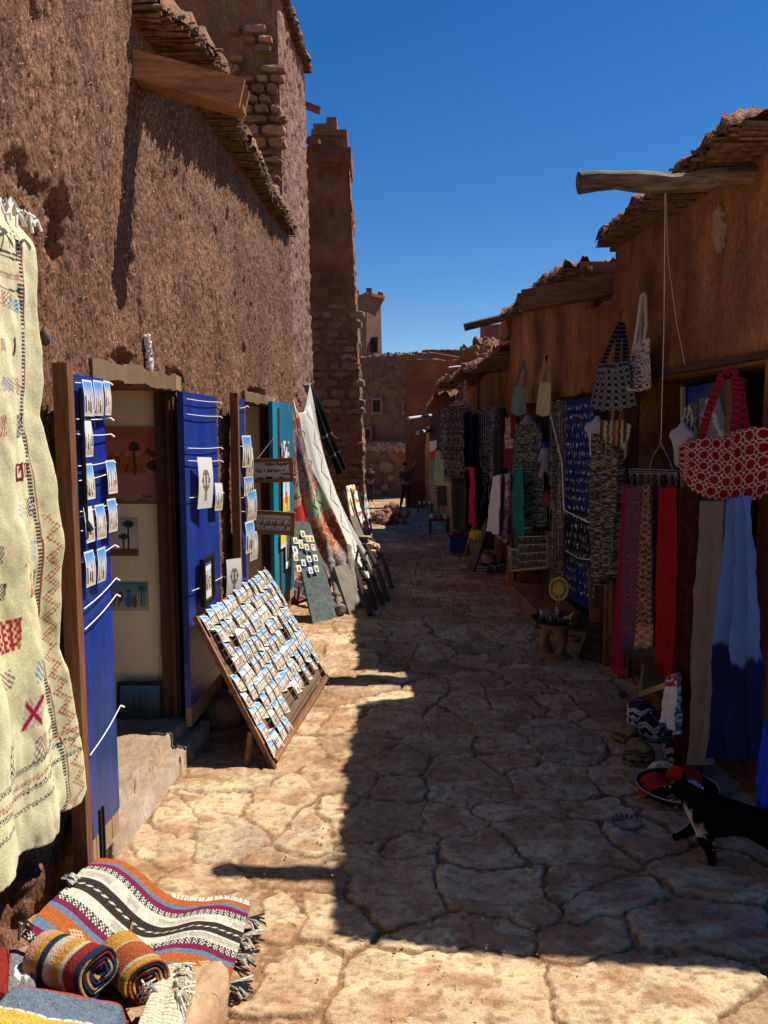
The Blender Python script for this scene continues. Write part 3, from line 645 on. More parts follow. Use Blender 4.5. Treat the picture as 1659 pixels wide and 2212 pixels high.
tb.build('parapet', m_mudD, st_)
tb = MB(); q = at(810, 745, 45.9); tb.box(q, (.35, .3, .9), j=.02); tb.build('window', wd, st_)
rl = thing('long_roof', 'long flat mud roof edge on the skyline at the alley end', 'roof')
mb = MB(); a, b = at(826, 766, 42), at(1012, 760, 40)
n = 60
for i in range(n):
    t0, t1 = i / n, (i + 1) / n; p, q = a.lerp(b, t0), a.lerp(b, t1); k = random.uniform(-.05, .05)
    mb.box(((p.x + q.x) / 2, (p.y + q.y) / 2, p.z - .75 + k), ((q.x - p.x) * 1.02, 1.5, 1.5), j=.02)
mb.build('wall', m_mudD, rl)

# ================================================================ patterns
def checks(a, b, n): return ((np.floor(a * n) + np.floor(b * n)) % 2)
def frac(x): return x - np.floor(x)
def sheet(name, fP, fC, n, m, mat, parent=None, th=0.0, smooth=True, loc=None, u0=0, u1=1, v0=0, v1=1, keep=None):
    """cloth: fP(U, V) -> x, y, z and fC(U, V) -> rgb, V runs down"""
    U, V = np.meshgrid(np.linspace(u0, u1, n), np.linspace(v0, v1, m), indexing='ij')
    X, Y, Z = fP(U, V); P = np.stack([X + 0 * U, Y + 0 * U, Z + 0 * U], -1)
    c = np.clip(fC(U, V), 0, 1) if callable(fC) else np.ones(U.shape + (3,)) * np.array(fC)
    k = keep(U, V)[:-1, :-1] if keep else None
    o = grid(name, P, mat, parent, col=c, smooth=smooth, loc=loc, keep=k)
    if th:
        md = o.modifiers.new('thickness', 'SOLIDIFY'); md.thickness = th; md.offset = 0
    return o
def bil(A, B, Cc, D):
    """A top-left, B top-right, Cc bottom-right, D bottom-left"""
    A, B, Cc, D = [np.array(p) for p in (A, B, Cc, D)]
    def f(U, V): 
        U, V = U[..., None], V[..., None]
        return (A * (1 - U) + B * U) * (1 - V) + (D * (1 - U) + Cc * U) * V
    return f
m_cloth = M('woven cloth', attr=True, nsc=60, namt=.14, bsc=180, bst=.35, bdist=.003, spec=.1)
m_fine = M('fine cloth', attr=True, nsc=12, namt=.10, bsc=240, bst=.15, bdist=.002, spec=.1)
m_rug = M('thick wool', attr=True, nsc=70, namt=.22, bsc=150, bst=1, bdist=.007, spec=.05, fine=(260, .35))
m_blank = M('slub woven wool', attr=True, nsc=140, namt=.16, bsc=90, bst=.35, bdist=.003, spec=.05, weave=130, fine=(240, .18))
m_card = M('printed card', attr=True, nsc=20, namt=.04, bst=0, rough=.5, spec=.4)
m_blue = M('cobalt door paint', (0.010, 0.030, 0.27), nsc=6, namt=.3, bsc=25, bst=.25, rough=.38, spec=.45, stretch=(1, 1, .3), dark=(.012, .04, .15), fine=(40, .2))
m_blued = M('cobalt paint scuffed dark', (0.012, 0.02, 0.08), nsc=6, namt=.3, rough=.5)
m_teal = M('teal door paint', (0.01, 0.22, 0.32), nsc=5, namt=.35, bsc=25, bst=.3, rough=.45, stretch=(1, 1, .25), dark=(.01, .14, .24))
m_iron = M('black iron', (0.02, 0.018, 0.017), rough=.5, metal=.6, bst=.2)
ORD = ['first', 'second', 'third', 'fourth', 'fifth', 'sixth', 'seventh', 'eighth', 'ninth', 'tenth', 'eleventh', 'twelfth', 'thirteenth', 'fourteenth', 'fifteenth', 'sixteenth', 'seventeenth', 'eighteenth', 'nineteenth', 'twentieth', 'twenty-first']
m_str = M('white cord', (0.7, 0.68, 0.6), bst=0, namt=.05)
m_conc = M('rough cement', (0.27, 0.18, 0.11), nsc=14, namt=.2, bsc=50, bst=.9, bdist=.01, dark=(.33, .25, .19))
m_green = M('dark slate board', (0.10, 0.125, 0.115), nsc=60, namt=.5, bsc=40, bst=.2, rough=.45, dark=(.07, .085, .08))
m_greyw = M('grey weathered wood', (0.17, 0.145, 0.115), nsc=14, namt=.4, bsc=40, bst=.6, stretch=(1, 1, .2))
m_wire = M('steel wire', (0.35, 0.34, 0.32), rough=.35, metal=.9, bst=0)

# ---------------------------------------------------------------- door leaves, jambs, rooms (parts of the painter's house)
def leaf(px_post, px0, px1, off, zb, zt, paint, y_ref, post=True, strings=(), rail=.10, name='door_leaf'):
    y0 = (1.25 - off) / (-ray(px0, 1200)[0] + .0555); y1 = (1.25 - off) / (-ray(px1, 1200)[0] + .0555)
    a, b = Vector((Lx(y0) + off, y0, 0)), Vector((Lx(y1) + off, y1, 0)); d = (b - a).normalized()
    mb = MB(); mb.beam(a + Vector((-.018, 0, (zt + zb + rail) / 2)), b + Vector((-.018, 0, (zt + zb + rail) / 2)), .03, zt - zb - rail)
    o = mb.build(name, paint, houseL)
    mb = MB()
    for k in range(4):
        q0, q1 = a.lerp(b, k / 4 + .01), a.lerp(b, (k + 1) / 4 - .01); mb.beam(q0 + Vector((-.02, 0, zb + rail / 2)), q1 + Vector((-.02, 0, zb + rail / 2)), .028, rail)
    mb.build('bottom_rail', m_pale, o)
    if post:
        mb = MB(); yp = y0 - .006; x1 = a.x + .012; mb.box((x1 - .024, yp - .024, (zt + zb) / 2 - .03), (.048, .046, zt - zb + .12)); mb.build('door_stile', m_woodv, o)
    for (v0, v1) in strings:
        sm_ = MB(); p, q = a.lerp(b, .02), a.lerp(b, 1.0); z0, z1 = v0, v1
        pts = [p.lerp(q, t) + Vector((.012 + .003 * math.sin(t * 3.1), 0, z0 + (z1 - z0) * t - .004 * math.sin(math.pi * t))) for t in np.linspace(-.01, 1.02, 9)]
        sm_.tube(pts, .0021, 5); sm_.tube([pts[-1], pts[-1] + Vector((.01, .01, -.01))], .004, 5); sm_.build('string', m_str, o)
    return o, a, b
def z_at(px, py, y): return EYE + ray(px, py)[1] * y
zs1 = [(168, 825, 238, 826), (168, 905, 240, 903), (168, 938, 240, 938), (168, 1008, 240, 995), (172, 1040, 242, 1020), (170, 1108, 243, 1086), (172, 1150, 244, 1122), (172, 1218, 245, 1178), (172, 1320, 248, 1250), (172, 1365, 250, 1285), (172, 1640, 255, 1525)]
leaf1, l1a, l1b = leaf(0, 168, 240, .10, .085, 1.785, m_blue, 2.6, strings=[(z_at(a, b, 2.48), z_at(c, d, 2.78)) for a, b, c, d in zs1])
leaf2, l2a, l2b = leaf(0, 406, 476, .08, .12, 1.79, m_blue, 4, strings=[(z_at(405, 862, 3.76), z_at(476, 870, 4.4)), (z_at(405, 895, 3.76), z_at(476, 900, 4.4)), (z_at(408, 968, 3.76), z_at(478, 966, 4.4)), (z_at(408, 995, 3.76), z_at(478, 994, 4.4)),
   (z_at(408, 1075, 3.76), z_at(478, 1060, 4.4)), (z_at(415, 1275, 3.76), z_at(478, 1240, 4.4)), (z_at(420, 1480, 3.76), z_at(478, 1400, 4.4))], post=False)
leaf3, l3a, l3b = leaf(0, 519, 535, .09, .14, 1.80, m_blue, 4.8, strings=[(z_at(520, 880, 4.6), z_at(535, 878, 5.05)), (z_at(520, 965, 4.6), z_at(535, 962, 5.05)), (z_at(522, 1080, 4.6), z_at(536, 1066, 5.05)), (z_at(522, 1110, 4.6), z_at(536, 1100, 5.05))])
leaf4, l4a, l4b = leaf(0, 594, 636, .06, .12, 1.83, m_teal, 6.3, strings=[(z_at(597, 1020, 6.05), z_at(635, 1030, 6.9)), (z_at(597, 1140, 6.05), z_at(635, 1150, 6.9))], post=False, rail=.09)
hg = MB(); hg.tube([l1a + Vector((.02, .03, 1.74)), l1a + Vector((.02, .03, 1.30))], .008, 6); hg.tube([l1a + Vector((.02, .03, 1.30)), l1a + Vector((.035, .035, 1.27))], .011, 6)
hg.build('bolt', m_iron, leaf1)
hg = MB(); hg.tube([l1a + Vector((.03, .02, z)) for z in (.30, .12, .08)], .006, 6); hg.tube([l1a + Vector((.03, .05, z)) for z in (.30, .12, .08)], .006, 6); hg.build('hook', m_iron, leaf1)
def jambs(D, y_near_jamb=None):
    mb = MB(); a = Lx(D[1])
    mb.box((a - .045, D[1] - .03, D[2] / 2), (.09, .07, D[2])); mb.box((a + .035, D[1] + .01, D[2] / 2 - .01), (.05, .05, D[2])); mb.build('door_jamb', m_woodd, houseL)
    mb = MB(); mb.beam((a + .045, D[1] - .05, .1), (a + .045, D[1] - .05, D[2] - .02), .035, .03); mb.beam((a - .02, D[1] - .075, .1), (a - .02, D[1] - .075, D[2] - .02), .03, .02); mb.build('door_moulding', m_woodd, houseL)
    mb = MB(); mb.box((Lx(D[0]) - .1, D[0] + .02, D[2] / 2), (.2, .05, D[2])); mb.build('door_jamb', m_woodv, houseL)
    mb = MB(); nl = 14; zz = [D[2] + .035 + random.uniform(-.008, .008) for _ in range(nl + 1)]; ya = [D[0] - .05 + (D[1] - D[0] + .08) * q / nl for q in range(nl + 1)]
    for q in range(nl): mb.beam((Lx(ya[q]) - .045, ya[q], zz[q]), (Lx(ya[q + 1]) - .045, ya[q + 1] + .003, zz[q + 1]), .13, .07 + random.uniform(-.012, .012), up=(0, 0, 1)); mb.build('lintel', m_pale, houseL)
    # room
    mb = MB(); mb.box((-1.935 + (Lx(D[1]) + 1.036), D[1] + .015, .95), (1.69, .05, 2.1)); mb.build('plaster_reveal', m_room, houseL)
    mb = MB(); mb.box((-2.8, (D[0] + D[1]) / 2, .95), (.05, 1.8, 2.1)); mb.box((-2.05, D[0] - .45, .95), (1.45, .05, 2.1)); mb.box((-2.05, (D[0] + D[1]) / 2, 2.02), (1.5, 1.8, .05)); mb.build('room_wall', m_room, houseL)
    mb = MB(); mb.box((-1.98, (D[0] + D[1]) / 2, .05), (1.7, 1.9, .16)); mb.build('room_floor', m_conc, houseL)
jambs(D1); jambs(D2)
# cement step: two treads in front of the first door, worn edges
def step_mesh():
    A, B, Cc, D = on_G(262, 1600, .14), on_G(385, 1600, .14), on_G(270, 1720, .14), on_G(255, 1700, .14)
    n, m = 90, 60
    T, Wd = np.meshgrid(np.linspace(0, 1, n), np.linspace(0, 1, m), indexing='ij')
    y = 2.68 + T * 1.25; nse = (fbm(T * 16, Wd * 2, 5, 4) - .5)
    e1, e2 = .80 + nse * .10, .965 + nse * .04
    x = -1.42 + Wd * (Lx(y) + .125 + 1.42)
    z = .005 + .085 * (Wd < e2) + .055 * (Wd < e1)
    z = z + (fbm(T * 30, Wd * 14, 9, 3) - .5) * .012 + (np.abs(Wd - e1) < .07) * (vn(T * 90, Wd * 60, 3) - .5) * .02 + (np.abs(Wd - e2) < .05) * (vn(T * 90, Wd * 60, 7) - .6) * .02
    z = np.where((T < .008) | (T > .992) | (Wd > .99), -.03, z)
    return grid('doorstep', np.stack([x, y, z], -1), m_conc, houseL)
step_mesh()
pb = MB()
for k in range(5):
    c = on_G(random.uniform(470, 560), random.uniform(1530, 1590), .05) + Vector((-.1, .1, 0)); pb.lathe([(.001, -.07), (.07, -.05), (.10, 0), (.07, .06), (.001, .08)], 9, c, Euler((random.random(), random.random(), 0)).to_matrix(), col=(.3, .17, .1))
for k, o in enumerate([pb]): 
    t_ = o.build('rubble_stones', m_stone); tag(t_, 'small heap of brown fieldstones in the shade behind the postcard rack', 'stones', kind='stuff')

# ---------------------------------------------------------------- postcards
SKYC, SAND, INK, WHT, YEL = (.07, .27, .60), (.42, .25, .08), (.04, .025, .015), (.66, .63, .58), (.75, .52, .08)
def card_mesh(k, kind='card'):
    r = np.random.default_rng(100 + k); n, m = 15, 21
    U, V = np.meshgrid((np.arange(n - 1) + .5) / (n - 1), (np.arange(m - 1) + .5) / (m - 1), indexing='ij')
    hor = r.uniform(.35, .6); sky = np.array(SKYC) * (1 - sm(.1, hor * 1.1, V))[..., None] + np.array(WHT) * sm(.1, hor * 1.1, V)[..., None]
    if r.random() < .35: sky = np.ones_like(sky) * np.array(WHT)
    if r.random() < .06: sky = np.ones_like(sky) * np.array(YEL)
    sand = mixc(WHT, SAND, sm(hor, 1, V) * r.uniform(.4, 1)); c = np.where((V < hor)[..., None], sky, sand)
    f = r.integers(3, 6)
    for q in range(f):                                                  # riders, palms and camels as small ink figures
        x = (q + .5 + r.uniform(-.2, .2)) / f; h = r.uniform(.25, .5); w = r.uniform(.03, .07)
        b = hor + r.uniform(.18, .38); t = b - h
        body = (np.abs(U - x) < w * (.6 + 1.0 * (V - t) / h)) & (V > t) & (V < b)
        c = np.where(body[..., None], INK if r.random() < .65 else (.30, .17, .05), c)
    if kind == 'sketch':
        c = np.ones_like(c) * np.array(WHT); rr = np.hypot(U - .5, (V - .45) * 1.4); c = np.where(((np.abs(rr - .22) < .05) | ((np.abs(U - .5) < .05) & (V > .3) & (V < .85)))[..., None], (.18, .14, .1), c)
    bo = (U < .06) | (U > .94) | (V < .04) | (V > .96); c = np.where(bo[..., None], WHT, c)
    Ug, Vg = np.meshgrid(np.linspace(-.5, .5, n), np.linspace(.5, -.5, m), indexing='ij')
    bend = (r.uniform(.02, .06) * np.cos(Vg * 3.1) + (r.uniform(.02, .12) * np.clip(Vg - .15, 0, 1) ** 2) * r.choice([1, 1, -.4]))
    P = np.stack([Ug, -bend, Vg], -1)                                     # faces -Y
    o = grid('postcard', P, m_card, col=c, face_col=True, smooth=False); me = o.data; bpy.data.objects.remove(o); return me
CARDS = [card_mesh(k) for k in range(9)]; SKETCH = card_mesh(50, 'sketch')
def put_card(me, c, nrm, up, w, h, label, group, name='postcard', cat='postcard'):
    o = bpy.data.objects.new(name, me); C.objects.link(o); n = Vector(nrm).normalized(); up = Vector(up); z = (up - n * up.dot(n)).normalized(); x = (-n).cross(z) * -1
    x = z.cross(n)
    mtx = Matrix((x * w, -n * (w + h) / 2, z * h)).transposed().to_4x4(); mtx.translation = Vector(c); o.matrix_world = mtx
    return tag(o, label, cat, group)
def leaf_pt(a, b, px, py, off=.014):
    d = (b - a); aa, bb = ray(px, py)      # plane through a, b vertical
    t = (a.x - aa * a.y) / (aa * d.y - d.x); y = a.y + d.y * t
    return Vector((a.x + d.x * t + off, y, EYE + bb * y)), Vector((d.y, -d.x, 0)).normalized()
rows1 = [((177, 860), 'white postcard of camels, first from the left in the top row of the blue door'), ((199, 860), 'white postcard under blue sky, middle of the top row of the blue door'), ((219, 860), 'postcard with a brown dusk sky, third in the top row of the blue door'),
 ((178, 948), 'single yellow and white postcard on the second string of the blue door'), ((180, 1040), 'postcard with ink palms hung alone left on the third string of the blue door'), ((229, 1030), 'narrow postcard at the right end of the third string of the blue door'),
 ((180, 1133), 'first camel postcard in the row of three lower on the blue door'), ((204, 1127), 'middle camel postcard in the row of three lower on the blue door'), ((230, 1113), 'last camel postcard in the row of three lower on the blue door'),
 ((181, 1228), 'left one of the two postcards on the lowest card row of the blue door'), ((206, 1220), 'right one of the two postcards on the lowest card row of the blue door')]
for k, ((px, py), lb) in enumerate(rows1):
    p, n = leaf_pt(l1a, l1b, px, py, .02); put_card(CARDS[k % 9], p, n + Vector((0, random.uniform(-.1, .1), random.uniform(-.02, .08))), (0, 0, 1), .066, .120, lb, 'postcards strung on the blue doors')
p, n = leaf_pt(l2a, l2b, 425, 1043, .04); put_card(SKETCH, p, n + Vector((0, -.15, 0)), (0, .05, 1), .17, .26, 'large curling white ink drawing on the second blue door leaf', 'drawings on the second blue door leaf', 'drawing', 'drawing')
p, n = leaf_pt(l2a, l2b, 460, 1073, .03); put_card(CARDS[3], p, n, (0, .08, 1), .15, .15, 'small yellow and white watercolour beside the curling drawing on the second blue leaf', 'drawings on the second blue door leaf', 'drawing', 'drawing')
p, n = leaf_pt(l2a, l2b, 482, 1248, .06); put_card(SKETCH, p, n + Vector((0, -.6, 0)), (0, .05, 1), .12, .22, 'curled drawing of a round figure at the outer edge of the second blue leaf', 'drawings on the second blue door leaf', 'drawing', 'drawing')
for k, (px, py, w, h, lb) in enumerate(((525, 975, .13, .2, 'highest'), (530, 1000, .10, .2, 'second'), (526, 1050, .14, .12, 'third'), (530, 1092, .14, .2, 'fourth'), (524, 1160, .13, .2, 'fifth'), (530, 1180, .12, .18, 'lowest'))):
    p, n = leaf_pt(l3a, l3b, px, py, .02 + .006 * k); put_card(CARDS[(k * 2 + 1) % 9], p, n + Vector((0, -.2, 0)), (0, 0, 1), w, h, f'{lb} of the white watercolours on the narrow blue leaf by the second door', 'watercolours on the narrow blue leaf')
def pic_mesh(name, fc, n=24, m=30, th=.0):
    U, V = np.meshgrid((np.arange(n) + .5) / n, (np.arange(m) + .5) / m, indexing='ij'); Ug, Vg = np.meshgrid(np.linspace(-.5, .5, n + 1), np.linspace(.5, -.5, m + 1), indexing='ij')
    o = grid(name, np.stack([Ug, 0 * Ug, Vg], -1), m_card, col=np.clip(fc(U, V), 0, 1), face_col=True, smooth=False); me = o.data; bpy.data.objects.remove(o); return me
def C3(U, c): return np.ones(U.shape + (3,)) * np.array(c)
def W(c, m, col): return np.where(m[..., None], np.array(col), c)
def f_tree(U, V):
    c = mixc((.05, .3, .75), (.55, .75, .85), sm(0, .5, V)); c = W(c, V > .68, (.78, .58, .06)); c = W(c, (np.abs(U - .5 - .12 * np.sin(V * 9)) < .05) & (V > .3), (.5, .03, .02)); c = W(c, (np.hypot(U - .5, V - .72) < .2) & (V < .8), (.65, .08, .03)); return c
def f_bw(U, V): return W(C3(U, (.75, .73, .7)), (U > .08) & (U < .92) & (V > .06) & (V < .85), (.07, .07, .08)) * (0.7 + .8 * vn(U * 9, V * 9, 3))[..., None]
def f_bw2(U, V): return mixc((.75, .74, .72), (.08, .09, .09), sm(.4, .6, vn(U * 6 + 3, V * 5, 6)))
def f_yel(U, V): return W(C3(U, (.72, .58, .08)), V > .75, (.7, .7, .65))
for (px, py, w, h, fc, lb) in ((612, 976, .33, .18, f_bw2, 'black and white landscape photo at the top of the teal leaf'), (614, 1058, .30, .37, f_tree, 'painting of a red tree under blue sky on the teal leaf'), (609, 1164, .28, .14, f_yel, 'yellow card tucked behind the calligraphy frame on the teal leaf'), (619, 1183, .26, .33, f_bw, 'dark portrait photo with white border low on the teal leaf')):
    p, n = leaf_pt(l4a, l4b, px, py, .018); put_card(pic_mesh('picture', fc), p, n, (0, .03, 1), w, h, lb, 'pictures on the teal door leaf', 'picture', 'picture')
# framed picture on the second leaf
def framed(name, label, cat, c, nrm, up, w, h, fc, fw=.02, matf=None, depth=.018, group=None, n=30, m=20):
    t = thing(name, label, cat, c, group); nn = Vector(nrm).normalized(); z = (Vector(up) - nn * Vector(up).dot(nn)).normalized(); x = z.cross(nn)
    t.matrix_world = Matrix((x, -nn, z)).transposed().to_4x4(); t.location = c
    mb = MB()
    mb.box((0, -depth / 2, h / 2 - fw / 2), (w, depth, fw)); mb.box((0, -depth / 2, -h / 2 + fw / 2), (w, depth, fw))
    mb.box((-w / 2 + fw / 2, -depth / 2 - .001, 0), (fw, depth, h - 2 * fw)); mb.box((w / 2 - fw / 2, -depth / 2 - .001, 0), (fw, depth, h - 2 * fw)); mb.box((0, .002, 0), (w, .006, h))
    mb.build('frame', matf or m_woodv, t)
    me = pic_mesh('picture', fc, n, m); o = bpy.data.objects.new('picture', me); link(o, t); o.scale = (w - 2 * fw, 1, h - 2 * fw); o.location = (0, -.006, 0)
    return t
def f_kasb(U, V):
    c = mixc((.72, .76, .8), (.75, .66, .5), sm(.1, .9, V)); k = (V > .35 + .12 * (np.floor(U * 7) % 2)) & (V < .8) & (U > .12) & (U < .9)
    c = W(c, k & (vn(U * 14, V * 9, 4) > .42), (.28, .17, .08)); return W(c, (np.abs(frac(U * 5) - .5) < .12) & (V > .25) & (V < .75), (.12, .09, .04))
p, n = leaf_pt(l2a, l2b, 438, 1252, .02)
framed('framed_watercolour', 'black framed watercolour of a kasbah on the second blue door leaf', 'framed picture', p, n, (0, 0, 1), .20, .245, f_kasb, .025, m_iron)
# paintings on the plaster reveal inside the first door
def f_red(U, V):
    c = mixc((.38, .09, .06), (.40, .16, .13), sm(0, .5, V)); c = c * (0.8 + .5 * fbm(U * 3, V * 14, 4, 3))[..., None]
    c = W(c, (V > .33 + .05 * (np.floor(U * 14) % 2)) & (V < .60) & (U < .78), (.30, .085, .03)); c = W(c, (V > .38) & (V < .58) & (U < .75) & (vn(U * 28, V * 14, 3) > .68), (.12, .03, .015))
    for (x, y, s, b) in ((.63, .26, .085, .62), (.82, .32, .06, .5), (.88, .36, .05, .52)):
        c = W(c, (np.abs(U - x) < .010) & (V > y) & (V < b), (.04, .02, .015)); a = np.arctan2(V - y, U - x); r = np.hypot(U - x, V - y); c = W(c, (r < s * (.6 + .4 * np.abs(np.sin(a * 4.5)))) & (V < y + s * .6), (.04, .025, .015))
    c = W(c, (np.hypot((U - .9) / .12, (V - .5) / .07) < 1), (.05, .025, .015)); c = W(c, V > .6, (.36, .15, .13)) * (.85 + .3 * fbm(U * 4, V * 20, 9, 3))[..., None]
    c = W(c, (np.abs(U - .63) < .012) & (V > .3) & (V < .62), (.04, .02, .015)); return W(c, (V > .95 - .02 * np.sin(U * 20)), (.18, .08, .09))
def f_cam(U, V):
    c = mixc((.35, .36, .36), (.5, .5, .48), sm(0, .6, V)); c = W(c, V > .8, (.16, .07, .03))
    for (x, y, s) in ((.82, .14, .13), (.72, .48, .11)):
        c = W(c, (np.abs(U - x) < .018) & (V > y) & (V < .85), (.03, .03, .02)); a = np.arctan2(V - y, U - x); r = np.hypot((U - x), V - y); c = W(c, (r < s * (.5 + .5 * np.abs(np.sin(a * 4)))) & (V < y + s * .7), (.03, .04, .03))
    c = W(c, (np.hypot((U - .08) / .1, (V - .62) / .07) < 1) | ((np.abs(U - .16) < .02) & (V > .5) & (V < .65)), (.05, .04, .03)); return W(c, (np.abs(U - .35) < .03 + .05 * (V - .58)) & (V > .58) & (V < .8), (.03, .025, .02))
def f_tua(U, V):
    c = mixc((.08, .22, .26), (.25, .36, .34), sm(0, .8, V)); c = W(c, V > .82, (.42, .36, .26))
    c = W(c, (np.hypot((U - .22) / .16, (V - .55) / .15) < 1) | (np.hypot((U - .45) / .06, (V - .5) / .2) < 1), (.14, .06, .03)); c = W(c, ((np.abs(U - .12) < .015) | (np.abs(U - .32) < .015) | (np.abs(U - .42) < .015)) & (V > .55) & (V < .85), (.14, .06, .03))
    c = W(c, (np.hypot((U - .62) / (.05 + .06 * V), (V - .62) / .27) < 1), (.03, .14, .38)); c = W(c, (np.hypot((U - .73) / .05, (V - .66) / .24) < 1), (.22, .05, .04)); c = W(c, np.hypot(U - .62, V - .3) < .05, (.02, .05, .12))
    c = W(c, ((np.abs(U - .87) < .012) | (np.abs(U - .92) < .01)) & (V > .25) & (V < .85), (.04, .03, .02)); return W(c, np.hypot((U - .88) / .09, (V - .2) / .13) < .75 + .3 * np.sin(np.arctan2(V - .2, U - .88) * 9), (.03, .06, .03))
def on_rev(px, py, y=3.845): return at(px, py, y)
YR = D1[1] - .006
def canvas(label, x0, x1, y0, y1, fc, n=60, m=60, y=YR, name='painting', cat='painting', tilt=0, fr=None):
    a, b = at(x0, y1, y), at(x1, y0, y); c = (a + b) / 2; w, h = b.x - a.x, b.z - a.z
    t = thing(name, label, cat, c); mb = MB(); mb.box((0, .0, 0), (w, .018, h)); mb.build('stretcher', m_pale if fr is None else fr, t)
    me = pic_mesh('picture', fc, n, m); o = bpy.data.objects.new('picture', me); link(o, t); e = 0 if fr is None else .035; o.scale = (w - e, 1, h - e); o.location = (0, -.012, 0); t.rotation_euler = (tilt, 0, 0); return t
def sign_text(t, txt, sz, x, z, mat, y=-.02, name='lettering'):
    cu = bpy.data.curves.new(name, 'FONT'); cu.body = txt; cu.size = sz; cu.extrude = .0005; cu.offset = sz * .03; cu.space_character = 1.05; tmp = bpy.data.objects.new(name, cu); C.objects.link(tmp); dg = bpy.context.evaluated_depsgraph_get(); dg.update()
    me = bpy.data.meshes.new_from_object(tmp.evaluated_get(dg)); bpy.data.objects.remove(tmp); me.materials.clear(); me.materials.append(mat); o = bpy.data.objects.new(name, me)
    o.location = (x, y, z); o.rotation_euler = (R(90), 0, 0); link(o, t); return o
m_ink = M('ink', (.03, .02, .015), bst=0, namt=0)
pt = canvas('large red desert painting of a kasbah and palms inside the first doorway', 195, 350, 922, 1088, f_red, 80, 80)
sign_text(pt, 'Resan', .018, .085, -.16, m_ink)
canvas('small grey painting of a camel driver and palms below the red painting', 190, 298, 1120, 1200, f_cam, 60, 50)
canvas('small painting of a blue-robed man with camels, lowest on the cream wall', 215, 320, 1258, 1318, f_tua, 70, 44)
def f_dk(U, V):
    c = mixc((.02, .10, .20), (.02, .06, .10), sm(0, .4, V)); c = W(c, V > .42, (.015, .05, .03)); c = W(c, V > .72, (.45, .33, .04))
    for x in (.35, .5, .65): c = W(c, (np.abs(U - x - .05 * (x - .5) * 10 * (V - .5) ** 2) < .02) & (V > .15) & (V < .95), (.03, .02, .015))
    return c
canvas('dark framed painting with a yellow band standing on the floor of the doorway', 256, 352, 1474, 1592, f_dk, 40, 50, y=D1[1] - .07, tilt=R(-6), fr=m_iron)
cb = MB(); pts = [at(338, 880, YR - .01), at(337, 930, YR - .01), at(342, 1010, YR - .01), at(350, 1090, YR - .01), at(348, 1200, YR - .01), at(340, 1560, YR - .01)]; cb.tube(pts, .004, 5); cb.box(at(336, 868, YR - .01), (.02, .02, .06))
tag(cb.build('power_cable', m_str), 'thin cable and small white socket running down the cream doorway wall', 'cable')

# ---------------------------------------------------------------- hanging signs by the second door
def sgn(name, label, x0, x1, y0, y1, yy, lines, tw=R(2)):
    a, b = at(x0, y1, yy), at(x1, y0, yy); c = (a + b) / 2
    t = framed(name, label, 'sign', c, (.0, -1, 0), (math.sin(tw) * -1, 0, 1), b.x - a.x, b.z - a.z, lambda U, V: C3(U, (.62, .58, .48)) * (.9 + .2 * vn(U * 4, V * 3, 2))[..., None], .028, M('sign frame wood', (.30, .13, .045), nsc=8, stretch=(.2, 1, 1)), .02)
    for (s, sz, x, z) in lines: sign_text(t, s, sz, x, z, m_ink, -.012)
    return t
s1_ = sgn('hanging_sign', 'wood framed handwritten watercolour sign, upper of the two by the second door', 540, 634, 990, 1042, 5.75,
  [('PyRo Aquarelle', .033, -.045, .036), ('TEa + SaFrane +', .031, -.12, -.012), ('IndiGuo', .022, .075, -.036), ('ANd', .022, -.11, -.062), ('Fire', .024, .055, -.064)])
bx = MB(); bx.box((-.022, -.010, -.056), (.05, .002, .017)); bx.build('ink_block', m_ink, s1_)
s2_ = sgn('hanging_sign', 'wood framed arabic calligraphy sign, lower of the two by the second door', 545, 637, 1104, 1154, 5.70, [], tw=R(-3))
ar = MB(); r_ = random.Random(4); xx = .12
def stroke(pts, w=.0028): ar.tube([Vector((x, -.011, z)) for x, z in pts], w, 4)
for k in range(9):
    x = .115 - k * .026; stroke([(x + .012, -.012 + .004 * (k % 3)), (x, -.022), (x - .014, -.012), (x - .012, .004 + .01 * (k % 2))]); 
    if k % 2 == 0: stroke([(x, -.02), (x + .004, .034 - .004 * k % 5)], .0022)
    if k % 3 == 1: stroke([(x - .008, -.036), (x + .008, -.030), (x + .012, -.022)], .0024)
    for q in range(2): stroke([(x - .006 + q * .012, .022 + .012 * r_.random()), (x - .002 + q * .012, .026 + .012 * r_.random())], .002)
    if k % 2: stroke([(x, -.042), (x + .004, -.040)], .003)
ar.build('calligraphy', m_ink, s2_)
m_ply = M('hanging cord', (.45, .4, .33), bst=0)
cd = MB(); top = at(592, 945, 5.95); cd.tube([at(556, 1040 - 48, 5.74), top, at(626, 992, 5.74)], .0018, 4); cd.build('cord', m_ply)
tag(bpy.context.scene.collection.objects[-1], 'thin cord in an inverted V holding the two framed signs', 'cord')

